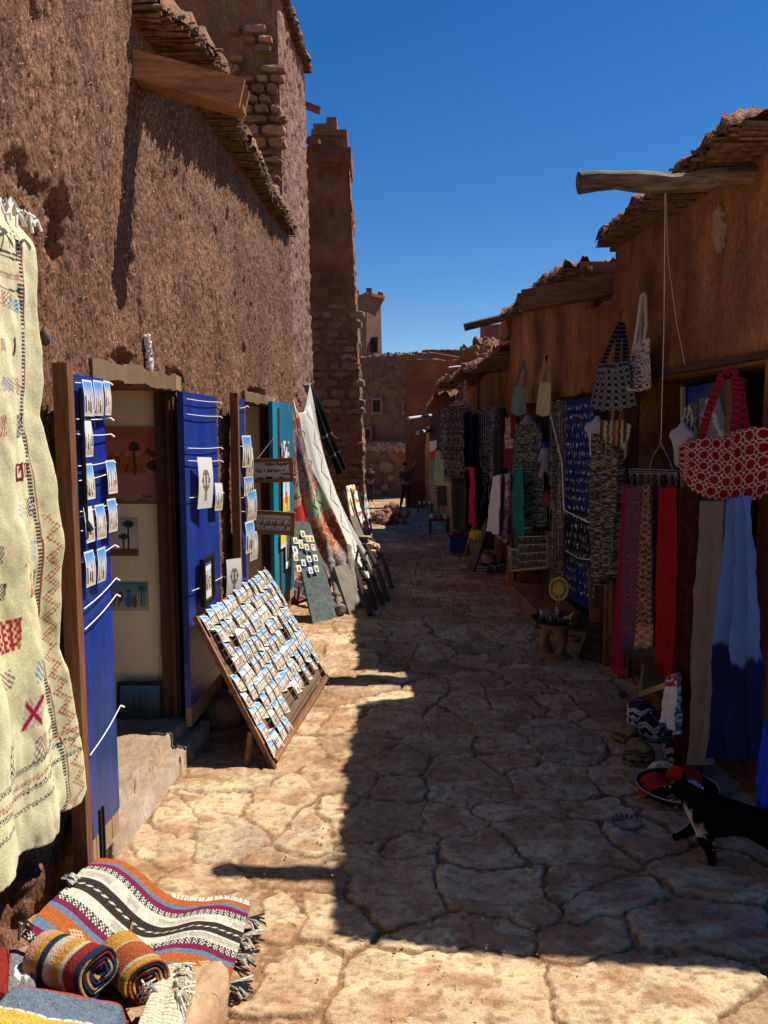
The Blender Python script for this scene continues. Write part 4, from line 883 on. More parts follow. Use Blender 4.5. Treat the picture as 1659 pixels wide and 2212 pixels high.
# ---------------------------------------------------------------- the tilted postcard rack
TL_, TR_, BL_, BR_ = Vector((-.93, 3.75, .66)), Vector((-.79, 5.02, .68)), Vector((-.535, 3.50, .04)), Vector((-.375, 4.77, .04))
rack = thing('postcard_rack', 'tilted wooden rack crowded with white postcards on the sunny side of the path', 'rack', (0, 0, 0))
def rp(u, v, o=0.0):
    a = TL_.lerp(TR_, u).lerp(BL_.lerp(BR_, u), v); return a + RN * o
RN = (TR_ - TL_).cross(BL_ - TL_).normalized(); RN = RN if RN.x > 0 else -RN
fr = MB()
fr.beam(rp(0, -.03), rp(0, 1.06), .017, .024, up=RN); fr.beam(rp(1, -.03), rp(1, 1.0), .017, .024, up=RN); fr.beam(rp(.01, 0, -.002), rp(.99, 0, -.002), .022, .026, up=RN); fr.beam(rp(.01, 1, .014), rp(.99, 1, .014), .03, .022, up=RN); fr.beam(rp(.01, .5, -.02), rp(.99, .5, -.02), .022, .02, up=RN)
fr.build('frame', m_wood, rack)
bk = MB(); bk.poly([rp(.01, .02, -.008), rp(.99, .02, -.008), rp(.99, .98, -.008), rp(.01, .98, -.008)], .004, RN); bk.build('backing', M('rack hardboard', (.14, .08, .045)), rack)
for (u, dy) in ((0.0, 0), (1.0, 0)):
    lg = MB(); lg.beam(rp(u, .78, -.02), rp(u, .78, -.02) + Vector((-.02, -.04, -.19)), .022, .02); lg.build('leg', m_wood, rack)
lg = MB(); a = rp(1, .93); lg.beam(a, on_G(710, 1480), .02, .02); lg.build('leg', m_woodd, rack)
lg = MB(); a = rp(0, .93); lg.beam(a, on_G(597, 1668), .02, .02); lg.build('leg', m_woodd, rack)
wr = MB(); NR, NC = 9, 14
for r in range(NR):
    v = (r + .80) / NR
    wr.tube([rp(.02, v, .03), rp(.98, v, .03)], .0014, 4); wr.tube([rp(.02, v - .055, .034), rp(.98, v - .055, .034)], .0014, 4)
    for k in range(NC * 2 + 1):
        u = .02 + .96 * k / (NC * 2); wr.tube([rp(u, v - .06, .034), rp(u, v + .012, .032), rp(u, v + .012, .0)], .0014, 4)
wr.build('wire_pockets', M('rusty wire', (.16, .10, .07), rough=.6, bst=0), rack)
up_ = (rp(.5, 0) - rp(.5, 1)).normalized(); rx_ = (rp(1, .5) - rp(0, .5)).normalized()
for r in range(NR):
    for k in range(NC):
        if r == NR - 1 and k > 3 and random.random() < .8: continue
        if r == NR - 2 and k > 8 and random.random() < .5: continue
        if random.random() < .06: continue
        for q in range(1):
            c = rp((k + .5) / NC + random.uniform(-.008, .008), (r + .42) / NR + random.uniform(-.012, .012), .018 + random.uniform(0, .008))
            nn = RN + up_ * random.uniform(-.05, .15) + rx_ * random.uniform(-.12, .12)
            put_card(random.choice(CARDS), c, nn, up_ + rx_ * random.gauss(0, .05), .070, .066 * random.uniform(1.3, 1.65), f'white postcard in the tilted rack, {ORD[r]} row from the top, {ORD[k]} from the left', 'postcards in the tilted rack')

# ---------------------------------------------------------------- leaning boards, post, rugs against the left row
def lean_board(name, label, cat, bl, br, tr, tl, th, mat, group=None):
    t = thing(name, label, cat, (bl + br) / 2, group); l = t.location
    nrm = (br - bl).cross(tl - bl).normalized(); nrm = nrm if nrm.y < 0 else -nrm
    mb = MB(); mb.poly([p - l for p in (bl, br, tr, tl)], th, nrm); o = mb.build('board', mat, t); return t, nrm, o
sb_bl, sb_br = on_G(677, 1349), on_G(733, 1334); sb_tr, sb_tl = at(668, 1128, sb_br.y + .35), at(627, 1125, sb_bl.y + .35)
sb, sbn, _ = lean_board('slate_board', 'dark speckled board with small cards leaning beside the teal door', 'board', sb_bl, sb_br, sb_tr, sb_tl, .02, m_green)
def f_m(cols):
    def f(U, V): c = C3(U, (.75, .74, .70)); c = W(c, (U > .12) & (U < .88) & (V > .12) & (V < .88), cols[0]); return W(c, (np.hypot(U - .5, V - .6) < .25), cols[1])
    return f
MG = [pic_mesh('magnet', f_m(c), 7, 7) for c in (((.62, .5, .12), (.3, .12, .04)), ((.66, .64, .58), (.05, .05, .05)), ((.5, .06, .05), (.7, .7, .7)), ((.70, .55, .1), (.1, .08, .03)), ((.5, .62, .75), (.1, .2, .6)))]
for k, (zx, zy, v) in enumerate(((575, 1355, 3), (520, 1405, 0), (560, 1422, 3), (612, 1390, 0), (640, 1390, 0), (603, 1452, 3), (515, 1470, 1), (653, 1455, 2), (522, 1530, 0), (620, 1540, 1), (668, 1532, 1), (580, 1568, 1), (545, 1610, 1), (632, 1625, 4), (675, 1612, 3), (560, 1440, 3), (520, 1480, 1))):
    px, py = (900 + zx * .5424) / 1.8517, (1400 + zy * .5424) / 1.8517
    v_ = (py - 1126) / (1340 - 1126); yq = (sb_bl.y + sb_br.y) / 2 + .35 * (1 - v_); 
    aa, bb = ray(px, py); d = Vector((aa, 1, bb)); o0 = Vector((0, 0, EYE)); t = (sb_bl + sbn * .004 - o0).dot(sbn) / d.dot(sbn); p = o0 + d * t
    put_card(MG[v], p, sbn, (sb_tl - sb_bl), .048, .058, ['ochre camel', 'white camel', 'red flower', 'yellow rider', 'pale blue'][v] + f' picture card on the dark board, {ORD[k]} counting down from the top', 'small cards on the dark leaning board', 'picture_card', 'card')
# turned wooden post
def turned(name, label, foot, top, prof, mat, n=16, group=None):
    d = (top - foot); L = d.length; q = d.to_track_quat('Z', 'Y').to_matrix(); mb = MB(); mb.lathe([(r * .72, z * L) for r, z in prof], n, foot, q); o = mb.build(name, mat, smooth=False, loc=foot); return tag(o, label, 'post', group)
turned('turned_post', 'grey turned wooden post with a bulb foot leaning by the boards', on_G(735, 1328, .02), at(705, 1158, 7.25),
  [(.001, 0), (.05, .01), (.085, .05), (.075, .09), (.035, .11), (.03, .2), (.045, .22), (.045, .25), (.035, .27), (.04, .4), (.05, .42), (.05, .45), (.04, .47), (.045, .6), (.055, .62), (.055, .66), (.04, .68), (.045, .8), (.035, .82), (.02, .9), (.03, .93), (.03, .97), (.001, 1)], m_greyw)
turned('turned_post', 'second grey turned post half hidden behind the carved panel', on_G(770, 1315, .02), at(752, 1175, 7.6),
  [(.001, 0), (.05, .01), (.06, .1), (.03, .2), (.05, .35), (.05, .5), (.035, .55), (.06, .7), (.045, .8), (.03, .85), (.045, .95), (.001, 1)], m_greyw)
cp, cpn, _ = lean_board('relief_board', 'grey carved wooden panel leaning in front of the patterned rug', 'panel', on_G(757, 1331), on_G(783, 1312), at(752, 1218, 7.05), at(722, 1224, 6.85), .025, m_greyw)
# patterned kilim hung from the wall head and spread forward
def fold(U, V, f, a, s=0): return (np.sin(U * f * 6.28 + vn(U * 3, V * 2, s) * 4 + V * 1.2) * a + (fbm(U * f, V * 3, s + 2, 3) - .5) * a) * sm(0, .25, V)
def f_kilim(U, V):
    c = C3(U, (.07, .035, .025)); v = V + U * .10
    def band(a, b): return (v > a) & (v < b)
    c = W(c, band(0, .22), (.10, .07, .09)); c = W(c, band(0, .22) & (vn(U * 26, V * 40, 3) > .6), (.25, .12, .12))
    c = W(c, band(.22, .26) & (frac(v * 90) > .5), (.36, .27, .2))
    c = W(c, band(.26, .40), (.26, .19, .14)); c = W(c, band(.26, .40) & (vn(U * 30, V * 60, 5) > .66), (.08, .05, .05))
    st = band(.40, .445); c = W(c, st, (.30, .07, .05)); c = W(c, st & (frac((v) * 75) > .6), (.42, .33, .24))
    c = W(c, band(.445, .58) & (U < .5), (.30, .025, .02)); z = np.abs(frac(v * 12) - .5); c = W(c, band(.445, .58) & (U >= .5), (.30, .33, .20)); c = W(c, band(.445, .58) & (U >= .5) & (np.abs(frac(U * 5 + z) - .5) < .09), (.05, .07, .04))
    st = band(.58, .625); c = W(c, st, (.30, .06, .04)); c = W(c, st & (frac(v * 75) > .6), (.42, .33, .24))
    c = W(c, band(.625, .78) & (U < .58), (.17, .10, .03)); c = W(c, band(.625, .78) & (U < .58) & (np.abs(frac(U * 7 + z * 1.5) - .5) < .1), (.35, .24, .07))
    c = W(c, band(.625, .78) & (U >= .58), (.26, .07, .03)); c = W(c, band(.625, .78) & (U >= .58) & (np.abs(frac(U * 6 + z * 1.3) - .5) < .07), (.42, .32, .24))
    st = band(.78, .82); c = W(c, st, (.30, .08, .05)); c = W(c, st & (frac(v * 75) > .6), (.42, .33, .24))
    c = W(c, band(.82, .96) & (U < .55), (.05, .035, .035)); c = W(c, band(.82, .96) & (U < .55) & (np.abs(frac(U * 7 + z * 1.5) - .5) < .07), (.3, .16, .12))
    c = W(c, band(.82, .97) & (U >= .55), (.17, .14, .13)); dm = np.abs(frac(U * 6) - .5) + np.abs(frac(v * 16) - .5); c = W(c, band(.82, .97) & (U >= .55) & (np.abs(dm - .3) < .07), (.32, .25, .2))
    c = W(c, v > .97, (.30, .04, .03)); c = W(c, (v > .97) & (frac(v * 60) > .55) & (U > .45), (.45, .30, .08)); c = W(c, (v > 1.0) & (U > .5), (.10, .11, .16)); return c
kT = [at(626, 935, 7.2), at(648, 925, 7.35), at(797, 1262, 7.95), at(640, 1330, 7.0)]
fb = bil(kT[0], kT[1], kT[2], kT[3])
def kP(U, V):
    P = fb(U, V); x, y, z = P[..., 0], P[..., 1], P[..., 2]; w = np.sin(np.clip(V, 0, 1) * math.pi); f = fold(U, V, 2.5, .025, 5)
    x = x - .12 * w * 0 - .06 * np.sin(V * math.pi) + f; z = z - .0 * w; return x, y - f * .4 - .08 * (1 - U) * np.sin(V * 3.1), np.maximum(z, .03)
tag(sheet('patterned_rug', kP, lambda U, V: np.clip(f_kilim(U, V) * 1.5, 0, .8), 90, 260, m_rug, th=.008), 'multicoloured geometric kilim spread out from the left wall beside the teal door', 'rug')
# white rug with zigzag lines
def f_white(U, V):
    c = C3(U, (.72, .69, .62)); p = np.abs(frac(V * 7 + .15 * np.sin(U * 3)) - .5) * 2
    c = W(c, (np.abs(frac(U * 2 + p * .5) - .5) < .034) & (U > .18), (.05, .05, .055)); b = U < .16
    k = np.floor(V * 26) % 7; cols = [(.72, .69, .62), (.62, .60, .45), (.55, .36, .10), (.38, .03, .04), (.10, .10, .10), (.70, .66, .55), (.45, .45, .36)]
    for i, q in enumerate(cols): c = W(c, b & (k == i), q)
    return W(c, (U > .16) & (U < .3) & (frac(V * 5) < .28) & (V > .5), cols[2]) 
wT = [at(630, 850, 7.7), at(669, 830, 8.2), at(806, 1232, 8.7), at(780, 1282, 8.2)]
fw_ = bil(*wT)
def wP(U, V):
    P = fw_(U, V); x, y, z = P[..., 0], P[..., 1], P[..., 2]; f = fold(U, V, 1.6, .02, 8); top = sm(.12, 0, V); z = z - top * .28 * np.sin(U * math.pi) 
    return x - .10 * np.sin(V * math.pi) + f, y - f * .5, np.maximum(z, -.02)
tag(sheet('white_rug', wP, f_white, 90, 300, m_rug, th=.008), 'long white rug with black zigzag lines hung down from the corner of the left row', 'rug')
def f_blk(U, V): return W(C3(U, (.012, .012, .014)), (frac(V * 9) < .04), (.2, .2, .19))
bq = bil(at(655, 830, 8.3), at(672, 828, 8.6), at(748, 1012, 9.1), at(728, 1030, 8.9))
tag(sheet('black_blanket', lambda U, V: (bq(U, V)[..., 0] + fold(U, V, 2, .02, 3), bq(U, V)[..., 1], bq(U, V)[..., 2]), f_blk, 20, 60, m_rug, th=.008), 'black blanket with thin white lines hanging behind the white rug', 'blanket')
tl_ = MB()
for k in range(7): p = at(700 + k, 930, 8.85); tl_.tube([p, p + Vector((.05 + k * .012, -.02, -.10 - .02 * (k % 3)))], .012, 5)
tag(tl_.build('red_tassel', M('red wool', (.22, .04, .03), bst=.5)), 'bunch of dull red tassels at the edge of the black blanket', 'tassel')
# goods beyond the white rug
cols = [((.72, .65, .5), (.6, .45, .1)), ((.72, .7, .68), (.5, .05, .05)), ((.55, .5, .6), (.05, .25, .2))]
for k, (x0, x1, y0, y1, Y, lb) in enumerate(((748, 770, 1050, 1150, 12.6, 'yellow and white patterned cloth on the far rack past the white rug'), (762, 782, 1048, 1140, 13.0, 'white cloth with red edging in the sun beyond the rugs'), (775, 796, 1068, 1155, 13.4, 'pale cloth with a green and mauve border at the end of the left rugs'))):
    q = bil(at(x0, y0, Y), at(x1 - 6, y0 - 4, Y + .5), at(x1 + 8, y1, Y + .1), at(x0 + 14, y1 + 8, Y - .5)); cc = cols[k]
    def fC(U, V, cc=cc): c = C3(U, cc[0]); c = W(c, np.abs(frac(V * 4) - .5) < .1, cc[1]); return W(c, (vn(U * 9, V * 12, 3) > .7), (.15, .12, .1))
    tag(sheet('hanging_textile', lambda U, V, q=q: (q(U, V)[..., 0] + fold(U, V, 2, .02, 4), q(U, V)[..., 1], q(U, V)[..., 2]), fC, 20, 40, m_cloth, th=.006), lb, 'cloth', 'textiles beyond the white rug')
for k, (x0, y0, x1, y1, Y) in enumerate(((742, 1060, 775, 1190, 11.2), (756, 1055, 790, 1175, 12.0), (770, 1050, 803, 1172, 12.4), (752, 1100, 797, 1225, 10.2))):
    mb = MB(); a, b = at(x0, y0, Y + .3), at(x1, y1, Y); mb.tube([a.lerp(b, t) + Vector((.01 * math.sin(t * 9 + k), 0, 0)) for t in np.linspace(0, 1, 7)], [.012, .018, .02, .02, .018, .02, .028], 7)
    tag(mb.build('wooden_stick', m_woodd), ['dark walking stick, nearest of the sticks leaning past the white rug', 'thin dark stick leaning between the far cloths', 'dark stick farthest along the left row', 'long dark pole leaning low over the shaded goods'][k], 'stick', 'sticks leaning on the left row')
# shaded heap: carved wooden pieces at the foot of the rugs
for k, (x0, y0, x1, y1, Y, w) in enumerate(((752, 1190, 800, 1330, 8.0, .06), (772, 1180, 828, 1310, 8.3, .05), (790, 1175, 838, 1300, 8.6, .05), (800, 1160, 846, 1270, 9.2, .06), (765, 1210, 812, 1320, 8.1, .05))):
    a = at(x0, y0, Y + .25); b = on_G(x1, y1, .01); mb = MB(); d = b - a
    m3 = a.lerp(b, .5) + Vector((.01 * k, -.01, .02)); mb.tube([a, a.lerp(m3, .5), m3, m3.lerp(b, .5), b], [w * .35, w * .5, w * .38, w * .55, w * .4], 7); mb.beam(a.lerp(b, .25), a.lerp(b, .45), w * 1.2, .02)
    tag(mb.build('carved_plank', M('shade dark wood', (.022, .013, .009))), f'dark carved plank leaning in the shade, {["first", "third", "fourth", "last", "second"][k]} past the grey carved panel', 'plank', 'carved planks in the shade')  # near-black wood colour holds the shade of this corner
ladder = thing('wooden_shelf', 'pale broken wooden shelf unit lit by the sun among the dark planks', 'shelf', on_G(812, 1215))
mb = MB(); p = at(770, 1170, 9.0); q = at(790, 1225, 8.8)
a, b = at(762, 1115, 9.3), at(800, 1215, 8.9); mb = MB(); mb.beam(a - ladder.location, b - ladder.location, .09, .02); mb.build('side_panel', m_greyw, ladder)
for k in range(4): mb = MB(); c = a.lerp(b, .45 + .15 * k) - ladder.location; mb.beam(c, c + Vector((.12, -.05, .0)), .10, .02); mb.build('shelf', m_pale, ladder)
mb = MB(); a = at(805, 1180, 9.1) - ladder.location; mb.box(a, (.16, .12, .07), Euler((.3, .4, .2)).to_matrix()); mb.build('box', m_pale, ladder)
# stone pile by the tower
sp = thing('stone_pile', 'dark pile of loose stones at the foot of the stone tower', 'stones', on_G(830, 1130))
mb = MB()
for k in range(46):
    c = Vector((random.gauss(.0, .22), random.gauss(0, .5), abs(random.gauss(0, .16)) + .05)); s = random.uniform(.06, .17)
    mb.lathe([(.001, -s), (s * .8, -s * .5), (s, 0), (s * .7, s * .5), (.001, s * .7)], 7, c, Euler((random.random() * 3, random.random() * 3, 0)).to_matrix(), col=(.24, .12, .07))
mb.build('stones', m_stone, sp); sp.children[0]['kind'] = 'stuff'
def rocks(name, label, c, n, sx, sy, sz, col, smin, smax):
    mb = MB(); g0 = Vector(c)
    for k in range(n):
        p = Vector((random.gauss(0, sx), random.gauss(0, sy), abs(random.gauss(0, sz)))); s = random.uniform(smin, smax)
        mb.lathe([(.001, -s), (s * .8, -s * .5), (s, 0), (s * .7, s * .5), (.001, s * .7)], 7, p, Euler((random.random() * 3, random.random() * 3, 0)).to_matrix(), col=tuple(v * random.uniform(.8, 1.2) for v in col))
    o = mb.build(name, m_stone); o.location = g0; return tag(o, label, 'rocks', kind='stuff')
rocks('rubble', 'heap of sunlit and shaded boulders below the far retaining wall', on_G(845, 1070) + Vector((0, 1.5, 0)), 90, 1.0, .9, .5, (.34, .2, .12), .12, .42)

# ---------------------------------------------------------------- cream blanket hung at the left edge
MOT = [(20, 645, 26, 36, 'w', (.28, .13, .13)), (42, 660, 22, 30, 'w', (.05, .25, .38)), (5, 745, 10, 22, 'x', (.35, .02, .06)), (40, 748, 14, 34, 'c', (.02, .02, .02)), (12, 830, 22, 26, 's', (.16, .24, .34)), (47, 835, 18, 30, 's', (.30, .02, .03)),
 (4, 920, 9, 36, 'w', (.35, .05, .05)), (46, 922, 26, 40, 'k', (.03, .04, .12)), (38, 1020, 20, 30, 'r', (.14, .02, .03)), (70, 1015, 12, 26, 'r', (.4, .07, .05)), (42, 1108, 22, 26, 's', (.28, .33, .4)), (77, 1095, 14, 28, 'x', (.03, .03, .10)),
 (6, 1200, 10, 30, 'w', (.02, .03, .10)), (50, 1195, 26, 36, 'w', (.48, .27, .08)), (80, 1190, 10, 34, 'w', (.2, .3, .42)), (62, 1265, 20, 26, 'k', (.42, .06, .04)), (84, 1248, 10, 24, 'k', (.03, .03, .04)), (8, 1280, 16, 24, 'k', (.06, .06, .07)),
 (22, 1375, 28, 42, 'k', (.34, .02, .04)), (62, 1448, 20, 26, 's', (.07, .32, .42)), (86, 1425, 12, 26, 's', (.32, .03, .04)), (14, 1472, 24, 18, 's', (.2, .1, .1)), (56, 1540, 20, 40, 'X', (.38, .01, .05)), (90, 1515, 14, 38, 'X', (.03, .06, .25)),
 (15, 1650, 24, 32, 'w', (.03, .03, .07)), (72, 1615, 20, 30, 'w', (.3, .16, .16)), (98, 1600, 14, 30, 'w', (.3, .4, .42))]
def blanket():
    off = .10; zs = np.linspace(.28, 2.22, 540); 
    ctrl = [(460, 76), (520, 82), (640, 84), (740, 92), (830, 94), (900, 92), (1000, 105), (1200, 122), (1400, 132), (1500, 150), (1600, 165), (1700, 173), (1760, 160), (1850, 150)]
    zz, yr = [], []
    for (py, px) in ctrl: p = on_L(px, py, off); zz.append(p.z); yr.append(p.y)
    zz, yr = np.array(zz)[::-1], np.array(yr)[::-1]
    yright = np.interp(zs, zz, yr)
    U, Zv = np.meshgrid(np.linspace(0, 1, 230), zs, indexing='ij'); Y = 1.62 + (yright[None, :] - 1.62) * U
    zb = lambda y: np.interp(y, [1.62, 2.0, 2.2, 2.33, 2.45], [.36, on_L(0, 1893, off).z, on_L(62, 1848, off).z, on_L(108, 1790, off).z, on_L(165, 1735, off).z]) 
    f = np.sin(Y * 26 + Zv * 1.3 + 1.5 * vn(Y * 3, Zv * 1.5, 4)) * .026 * sm(2.2, 1.2, Zv) + (fbm(Y * 7, Zv * 2.4, 6, 4) - .5) * .075 + (fbm(Y * 20, Zv * 9, 8, 3) - .5) * .014
    X = Lx(Y) + off + f - .06 * sm(.985, 1, U) - .05 * sm(2.12, 2.22, Zv)
    c = mixc((.66, .60, .34), (.72, .67, .46), fbm(Y * 9, Zv * 3, 2, 3))
    P2 = lambda px, py: (on_L(px, py, off).y, on_L(px, py, off).z)
    for (px, py, w, h, k, cl) in MOT:
        cy, cz = P2(px, py); y1_, z1_ = P2(px + w * .62, py + h * .62); a, b = abs(y1_ - cy), abs(z1_ - cz); u, v = (Y - cy) / a, (Zv - cz) / b; sk = u - v * .18
        ins = (np.abs(sk) < 1) & (np.abs(v) < 1)
        if k == 'w': m = ins & (checks(u * .5, v * .5, 7) > 0)
        elif k == 'k': m = ins & ((checks(u * .5, v * .5, 8) > 0) | (np.abs(frac(u * 1.5) - .5) < .14)); c = W(c, ins & (np.abs(frac(u * 2) - .5) < .2) & ~m, (.5, .33, .08) if cl[2] > .1 else (.42, .3, .12))
        elif k == 'c': m = (np.abs(np.hypot(u + .5, v) - 1.0) < .24) & (u > 0)
        elif k == 's': m = ins & (np.abs(frac((u + v) * 1.6) - .5) < .22) & (np.abs(u) + .3 * np.abs(v) < 1.0)
        elif k == 'r': m = (np.abs(np.maximum(np.abs(u), np.abs(v)) - .78) < .20) | ((np.abs(u - v) < .3) & ins & (u > 0))
        elif k == 'x': m = ins & (frac((np.abs(u) * .8 + v) * 2.2) < .5) & (np.abs(u) < .9)
        else: m = ins & (np.abs(np.abs(u) - np.abs(v)) < .24); c = W(c, ins & ~m & (checks(u * .5, v * .5, 8) > 0), (.45, .38, .35))
        c = W(c, m, cl)
    # seam, border and cross stripes
    ys_ = np.interp(Zv, zz, yr); L1 = ys_ - .085; c = W(c, (np.abs(Y - L1) < .008) & (frac(Zv * 90) < .62), (.05, .045, .05)); c = W(c, (np.abs(Y - L1 - .012) < .002), (.3, .05, .04))
    dz = np.abs(frac(Zv * 16) - .5) * .06; c = W(c, (Y > L1 + .02) & (np.abs(Y - L1 - .03 - dz) < .011) & (checks(Y, Zv, 130) > 0) & (Zv < 1.35), (.45, .15, .08))
    for (py, cl, th_) in ((540, (.05, .05, .06), .003), (550, (.05, .05, .06), .003), (585, (.48, .27, .2), .004), (592, (.5, .3, .2), .003), (632 - 14, (.06, .06, .07), .003), (1668, (.06, .05, .05), .009), (1702, (.4, .12, .06), .008), (1722, (.06, .05, .05), .008), (1760, (.06, .05, .05), .007)):
        z_ = P2(30, py)[1] + .10 * (Y - 2.15) * (1 if py > 1600 else -.6) + .012 * np.sin(Y * 14); c = W(c, (np.abs(Zv - z_) < th_) & (checks(Y, Zv, 170) * (th_ > .005) < .5) & (Y < L1 + (.09 if py > 1690 else 0)), cl)
    ed = np.abs(Y - ys_) < .006; c = W(c, ed & (frac(Zv * 60) < .5), (.52, .40, .10))
    keep = ((Zv > zb(Y) + .004 * np.sin(Y * 60)))[:-1, :-1]
    o = grid('hanging_blanket', np.stack([X, Y, Zv], -1), m_blank, col=np.clip(c, 0, 1), keep=keep, loc=(-1, 2.1, 1.3)); md = o.modifiers.new('thickness', 'SOLIDIFY'); md.thickness = .006
    tag(o, 'cream wool blanket with small coloured Berber motifs hung on the left wall', 'blanket')
    mb = MB()
    for k in range(60):
        y = random.uniform(1.7, 2.30); x = Lx(y) + off + .005; z = 2.20 + random.uniform(-.015, .01)
        p = Vector((x, y, z)); mb.tube([p, p + Vector((.012, random.uniform(-.02, .02), .02)), p + Vector((.02, random.uniform(-.04, .04), random.uniform(-.04, .02)))], .004, 4)
    o2 = mb.build('fringe', m_str); o2.parent = o; o2.matrix_parent_inverse = Matrix.Translation((1, -2.1, -1.3))
blanket()

# ---------------------------------------------------------------- mud bench, striped rug and rolled rugs bottom left
bn = thing('mud_bench', 'crumbling brown mud bench at the foot of the left wall', 'bench', (-1.1, 1.9, 0))
n, m = 120, 60; T, S = np.meshgrid(np.linspace(0, 1, n), np.linspace(0, 1, m), indexing='ij')
Yb = 1.0 + T * 1.55; edge = -.80 - .20 * sm(.75, 1, T) + (fbm(T * 9, S * 0, 3, 3) - .5) * .10
prof = np.clip(S * 1.6, 0, 1); Xb = -1.25 + (edge + 1.25) * np.clip(S * 1.25, 0, 1) + (fbm(T * 18, S * 12, 7, 4) - .5) * .05
Zb = np.where(S < .8, .20 - .07 * S - .17 * sm(.45, .75, T), .13 * (1 - (S - .8) / .2) - .02) + (fbm(T * 20, S * 10, 9, 4) - .5) * .05
grid('bench', np.stack([Xb + 1.1, Yb - 1.9, Zb], -1), m_mudL, bn)
def f_strip(U, V):
    # V across the stripes
    st = [(0, (.33, .09, .025)), (.075, (.10, .15, .22)), (.11, (.16, .015, .05)), (.16, 'c'), (.215, (.52, .48, .38)), (.33, (.03, .025, .022)), (.39, 'z'), (.41, (.03, .025, .022)), (.47, (.52, .48, .38)), (.56, 'c'), (.615, (.16, .015, .05)), (.67, (.10, .15, .22)), (.72, (.33, .09, .025)), (.84, (.10, .15, .22)), (.90, (.16, .015, .05)), (.95, 'c')]
    c = C3(U, (.5, .5, .5))
    for i, (a, cl) in enumerate(st):
        b = st[i + 1][0] if i + 1 < len(st) else 1.01; m = (V >= a) & (V < b)
        if cl == 'c': c = W(c, m, (.03, .025, .025)); c = W(c, m & (checks(U * 3.2, V * 2.2, 34) > 0) & (frac(U * 26) > .22), (.54, .50, .42))
        elif cl == 'z': c = W(c, m, (.03, .025, .022)); c = W(c, m & (frac(U * 22 + V * 30) < .5), (.54, .50, .42))
        else: c = W(c, m, cl)
    c = W(c, (((V > .25) & (V < .31)) | ((V > .49) & (V < .54))) & (frac(V * 130) < .42) & (vn(U * 9, V * 4, 3) > .45), (.16, .13, .10))
    for x in (.20, .86): t = np.abs(U - x) + np.abs(V - .78) * 1.2; c = W(c, (t < .06) & (checks(U, V, 75) > 0), (.62, .45, .25))
    return c
A_, B_, C_, D_ = on_G(208, 1868, .16), on_G(540, 1972, .01), on_G(492, 2150, .01), on_G(40, 2062, .20)
fr_ = bil(A_, B_, C_, D_)
def rugP(U, V):
    P = fr_(U, V); x, y, z = P[..., 0], P[..., 1], P[..., 2]; h = gz(y)
    wv = np.sin(U * 7.5 + V * 2.2) * .022 * sm(1, .1, U) + (fbm(U * 4, V * 4, 3, 3) - .5) * .03; z = z + wv - .035 * np.sin(U * math.pi) + .022
    y = y + .022 * np.sin(U * 9 + V * 2); return x, y, np.maximum(z, .022 + (fbm(U * 5, V * 5, 9) - .5) * .008)
rug = tag(sheet('striped_rug', rugP, f_strip, 240, 220, m_rug, th=.007), 'flatwoven rug with black, cream, maroon and orange stripes spread on the paving', 'rug')
def fringe(parent, pts, L, col, n=5, r=.0035):
    mb = MB()
    for p in pts:
        for k in range(n):
            a = Vector(p); d = Vector((random.uniform(.2, 1), random.uniform(-.6, .3), 0)).normalized(); q = a + d * L * .5 + Vector((0, 0, .008)); e = a + d * L * random.uniform(.7, 1.1) + Vector((0, random.uniform(-.02, .02), 0)); e.z = max(e.z - .01, .03)
            mb.tube([a, q, e], r, 4, col=random.choice(col))
    return mb.build('fringe', m_rug, parent)
tas = [tuple(float(v) for v in np.array(rugP(np.array([1.0]), np.array([v_]))).ravel()) for v_ in (.17, .19, .36, .44, .57, .6, .9, .94)]
fringe(rug, tas, .07, [(.54, .50, .42), (.03, .03, .03)], 6)
tas = [tuple(float(v) for v in np.array(rugP(np.array([.0]), np.array([v_]))).ravel()) for v_ in (.42, .45, .97)]
fringe(rug, [(p[0] - .02, p[1] + .01, p[2] + .02) for p in tas], .05, [(.54, .50, .42), (.03, .03, .03)], 6)
mb = MB()
for k in range(46):
    v = float(k) / 46 * .5 + .5; p = rugP(np.array([v]), np.array([0.0])); p = Vector((float(p[0][0]), float(p[1][0]), float(p[2][0]))); mb.tube([p, p + Vector((random.uniform(-.01, .01), .018, .004))], .003, 4, col=(.66, .6, .5))
mb.build('selvedge', m_rug, rug)
def roll(name, label, c, axis, r0, r1, L, turns, bands, body, seed=0, sag=.9):
    """a rug rolled into a spiral; the end towards the viewer shows the turns"""
    n = int(turns * 34); m = 40; t = np.linspace(0, 1, n); s = np.linspace(0, 1, m)
    T, S = np.meshgrid(t, s, indexing='ij'); ang = T * turns * 2 * math.pi + .8; rr = r0 + (r1 - r0) * T + (vn(T * turns * 5, S * 2, seed) - .5) * .004
    X = np.cos(ang) * rr; Z = np.sin(ang) * rr * sag; Yl = S * L + .006 * np.sin(ang * 3) * (S < .5)
    c_ = C3(T, (0, 0, 0)); k = np.floor(T * turns * 3.1).astype(int) % len(bands)
    for i, b in enumerate(bands): c_ = W(c_, k == i, b)
    for (a, b, cl) in body: c_ = W(c_, (T > 1 - 1.05 / turns) & (S > a) & (S <= b), cl)
    ax = Vector(axis).normalized(); sx = ax.cross(Vector((0, 0, 1))).normalized(); uz = sx.cross(ax)
    P = X[..., None] * np.array(sx) + Yl[..., None] * np.array(ax) + Z[..., None] * np.array(uz)
    o = grid(name, P, m_rug, col=c_, smooth=True); md = o.modifiers.new('thickness', 'SOLIDIFY'); md.thickness = (r1 - r0) / turns * .62; md.offset = 0
    o.location = c; return tag(o, label, 'rolled rug', 'rolled rugs on the bench')
ORG, MUS, NVY, CRM, RED = (.27, .07, .025), (.38, .20, .04), (.014, .024, .06), (.42, .35, .24), (.20, .022, .018)
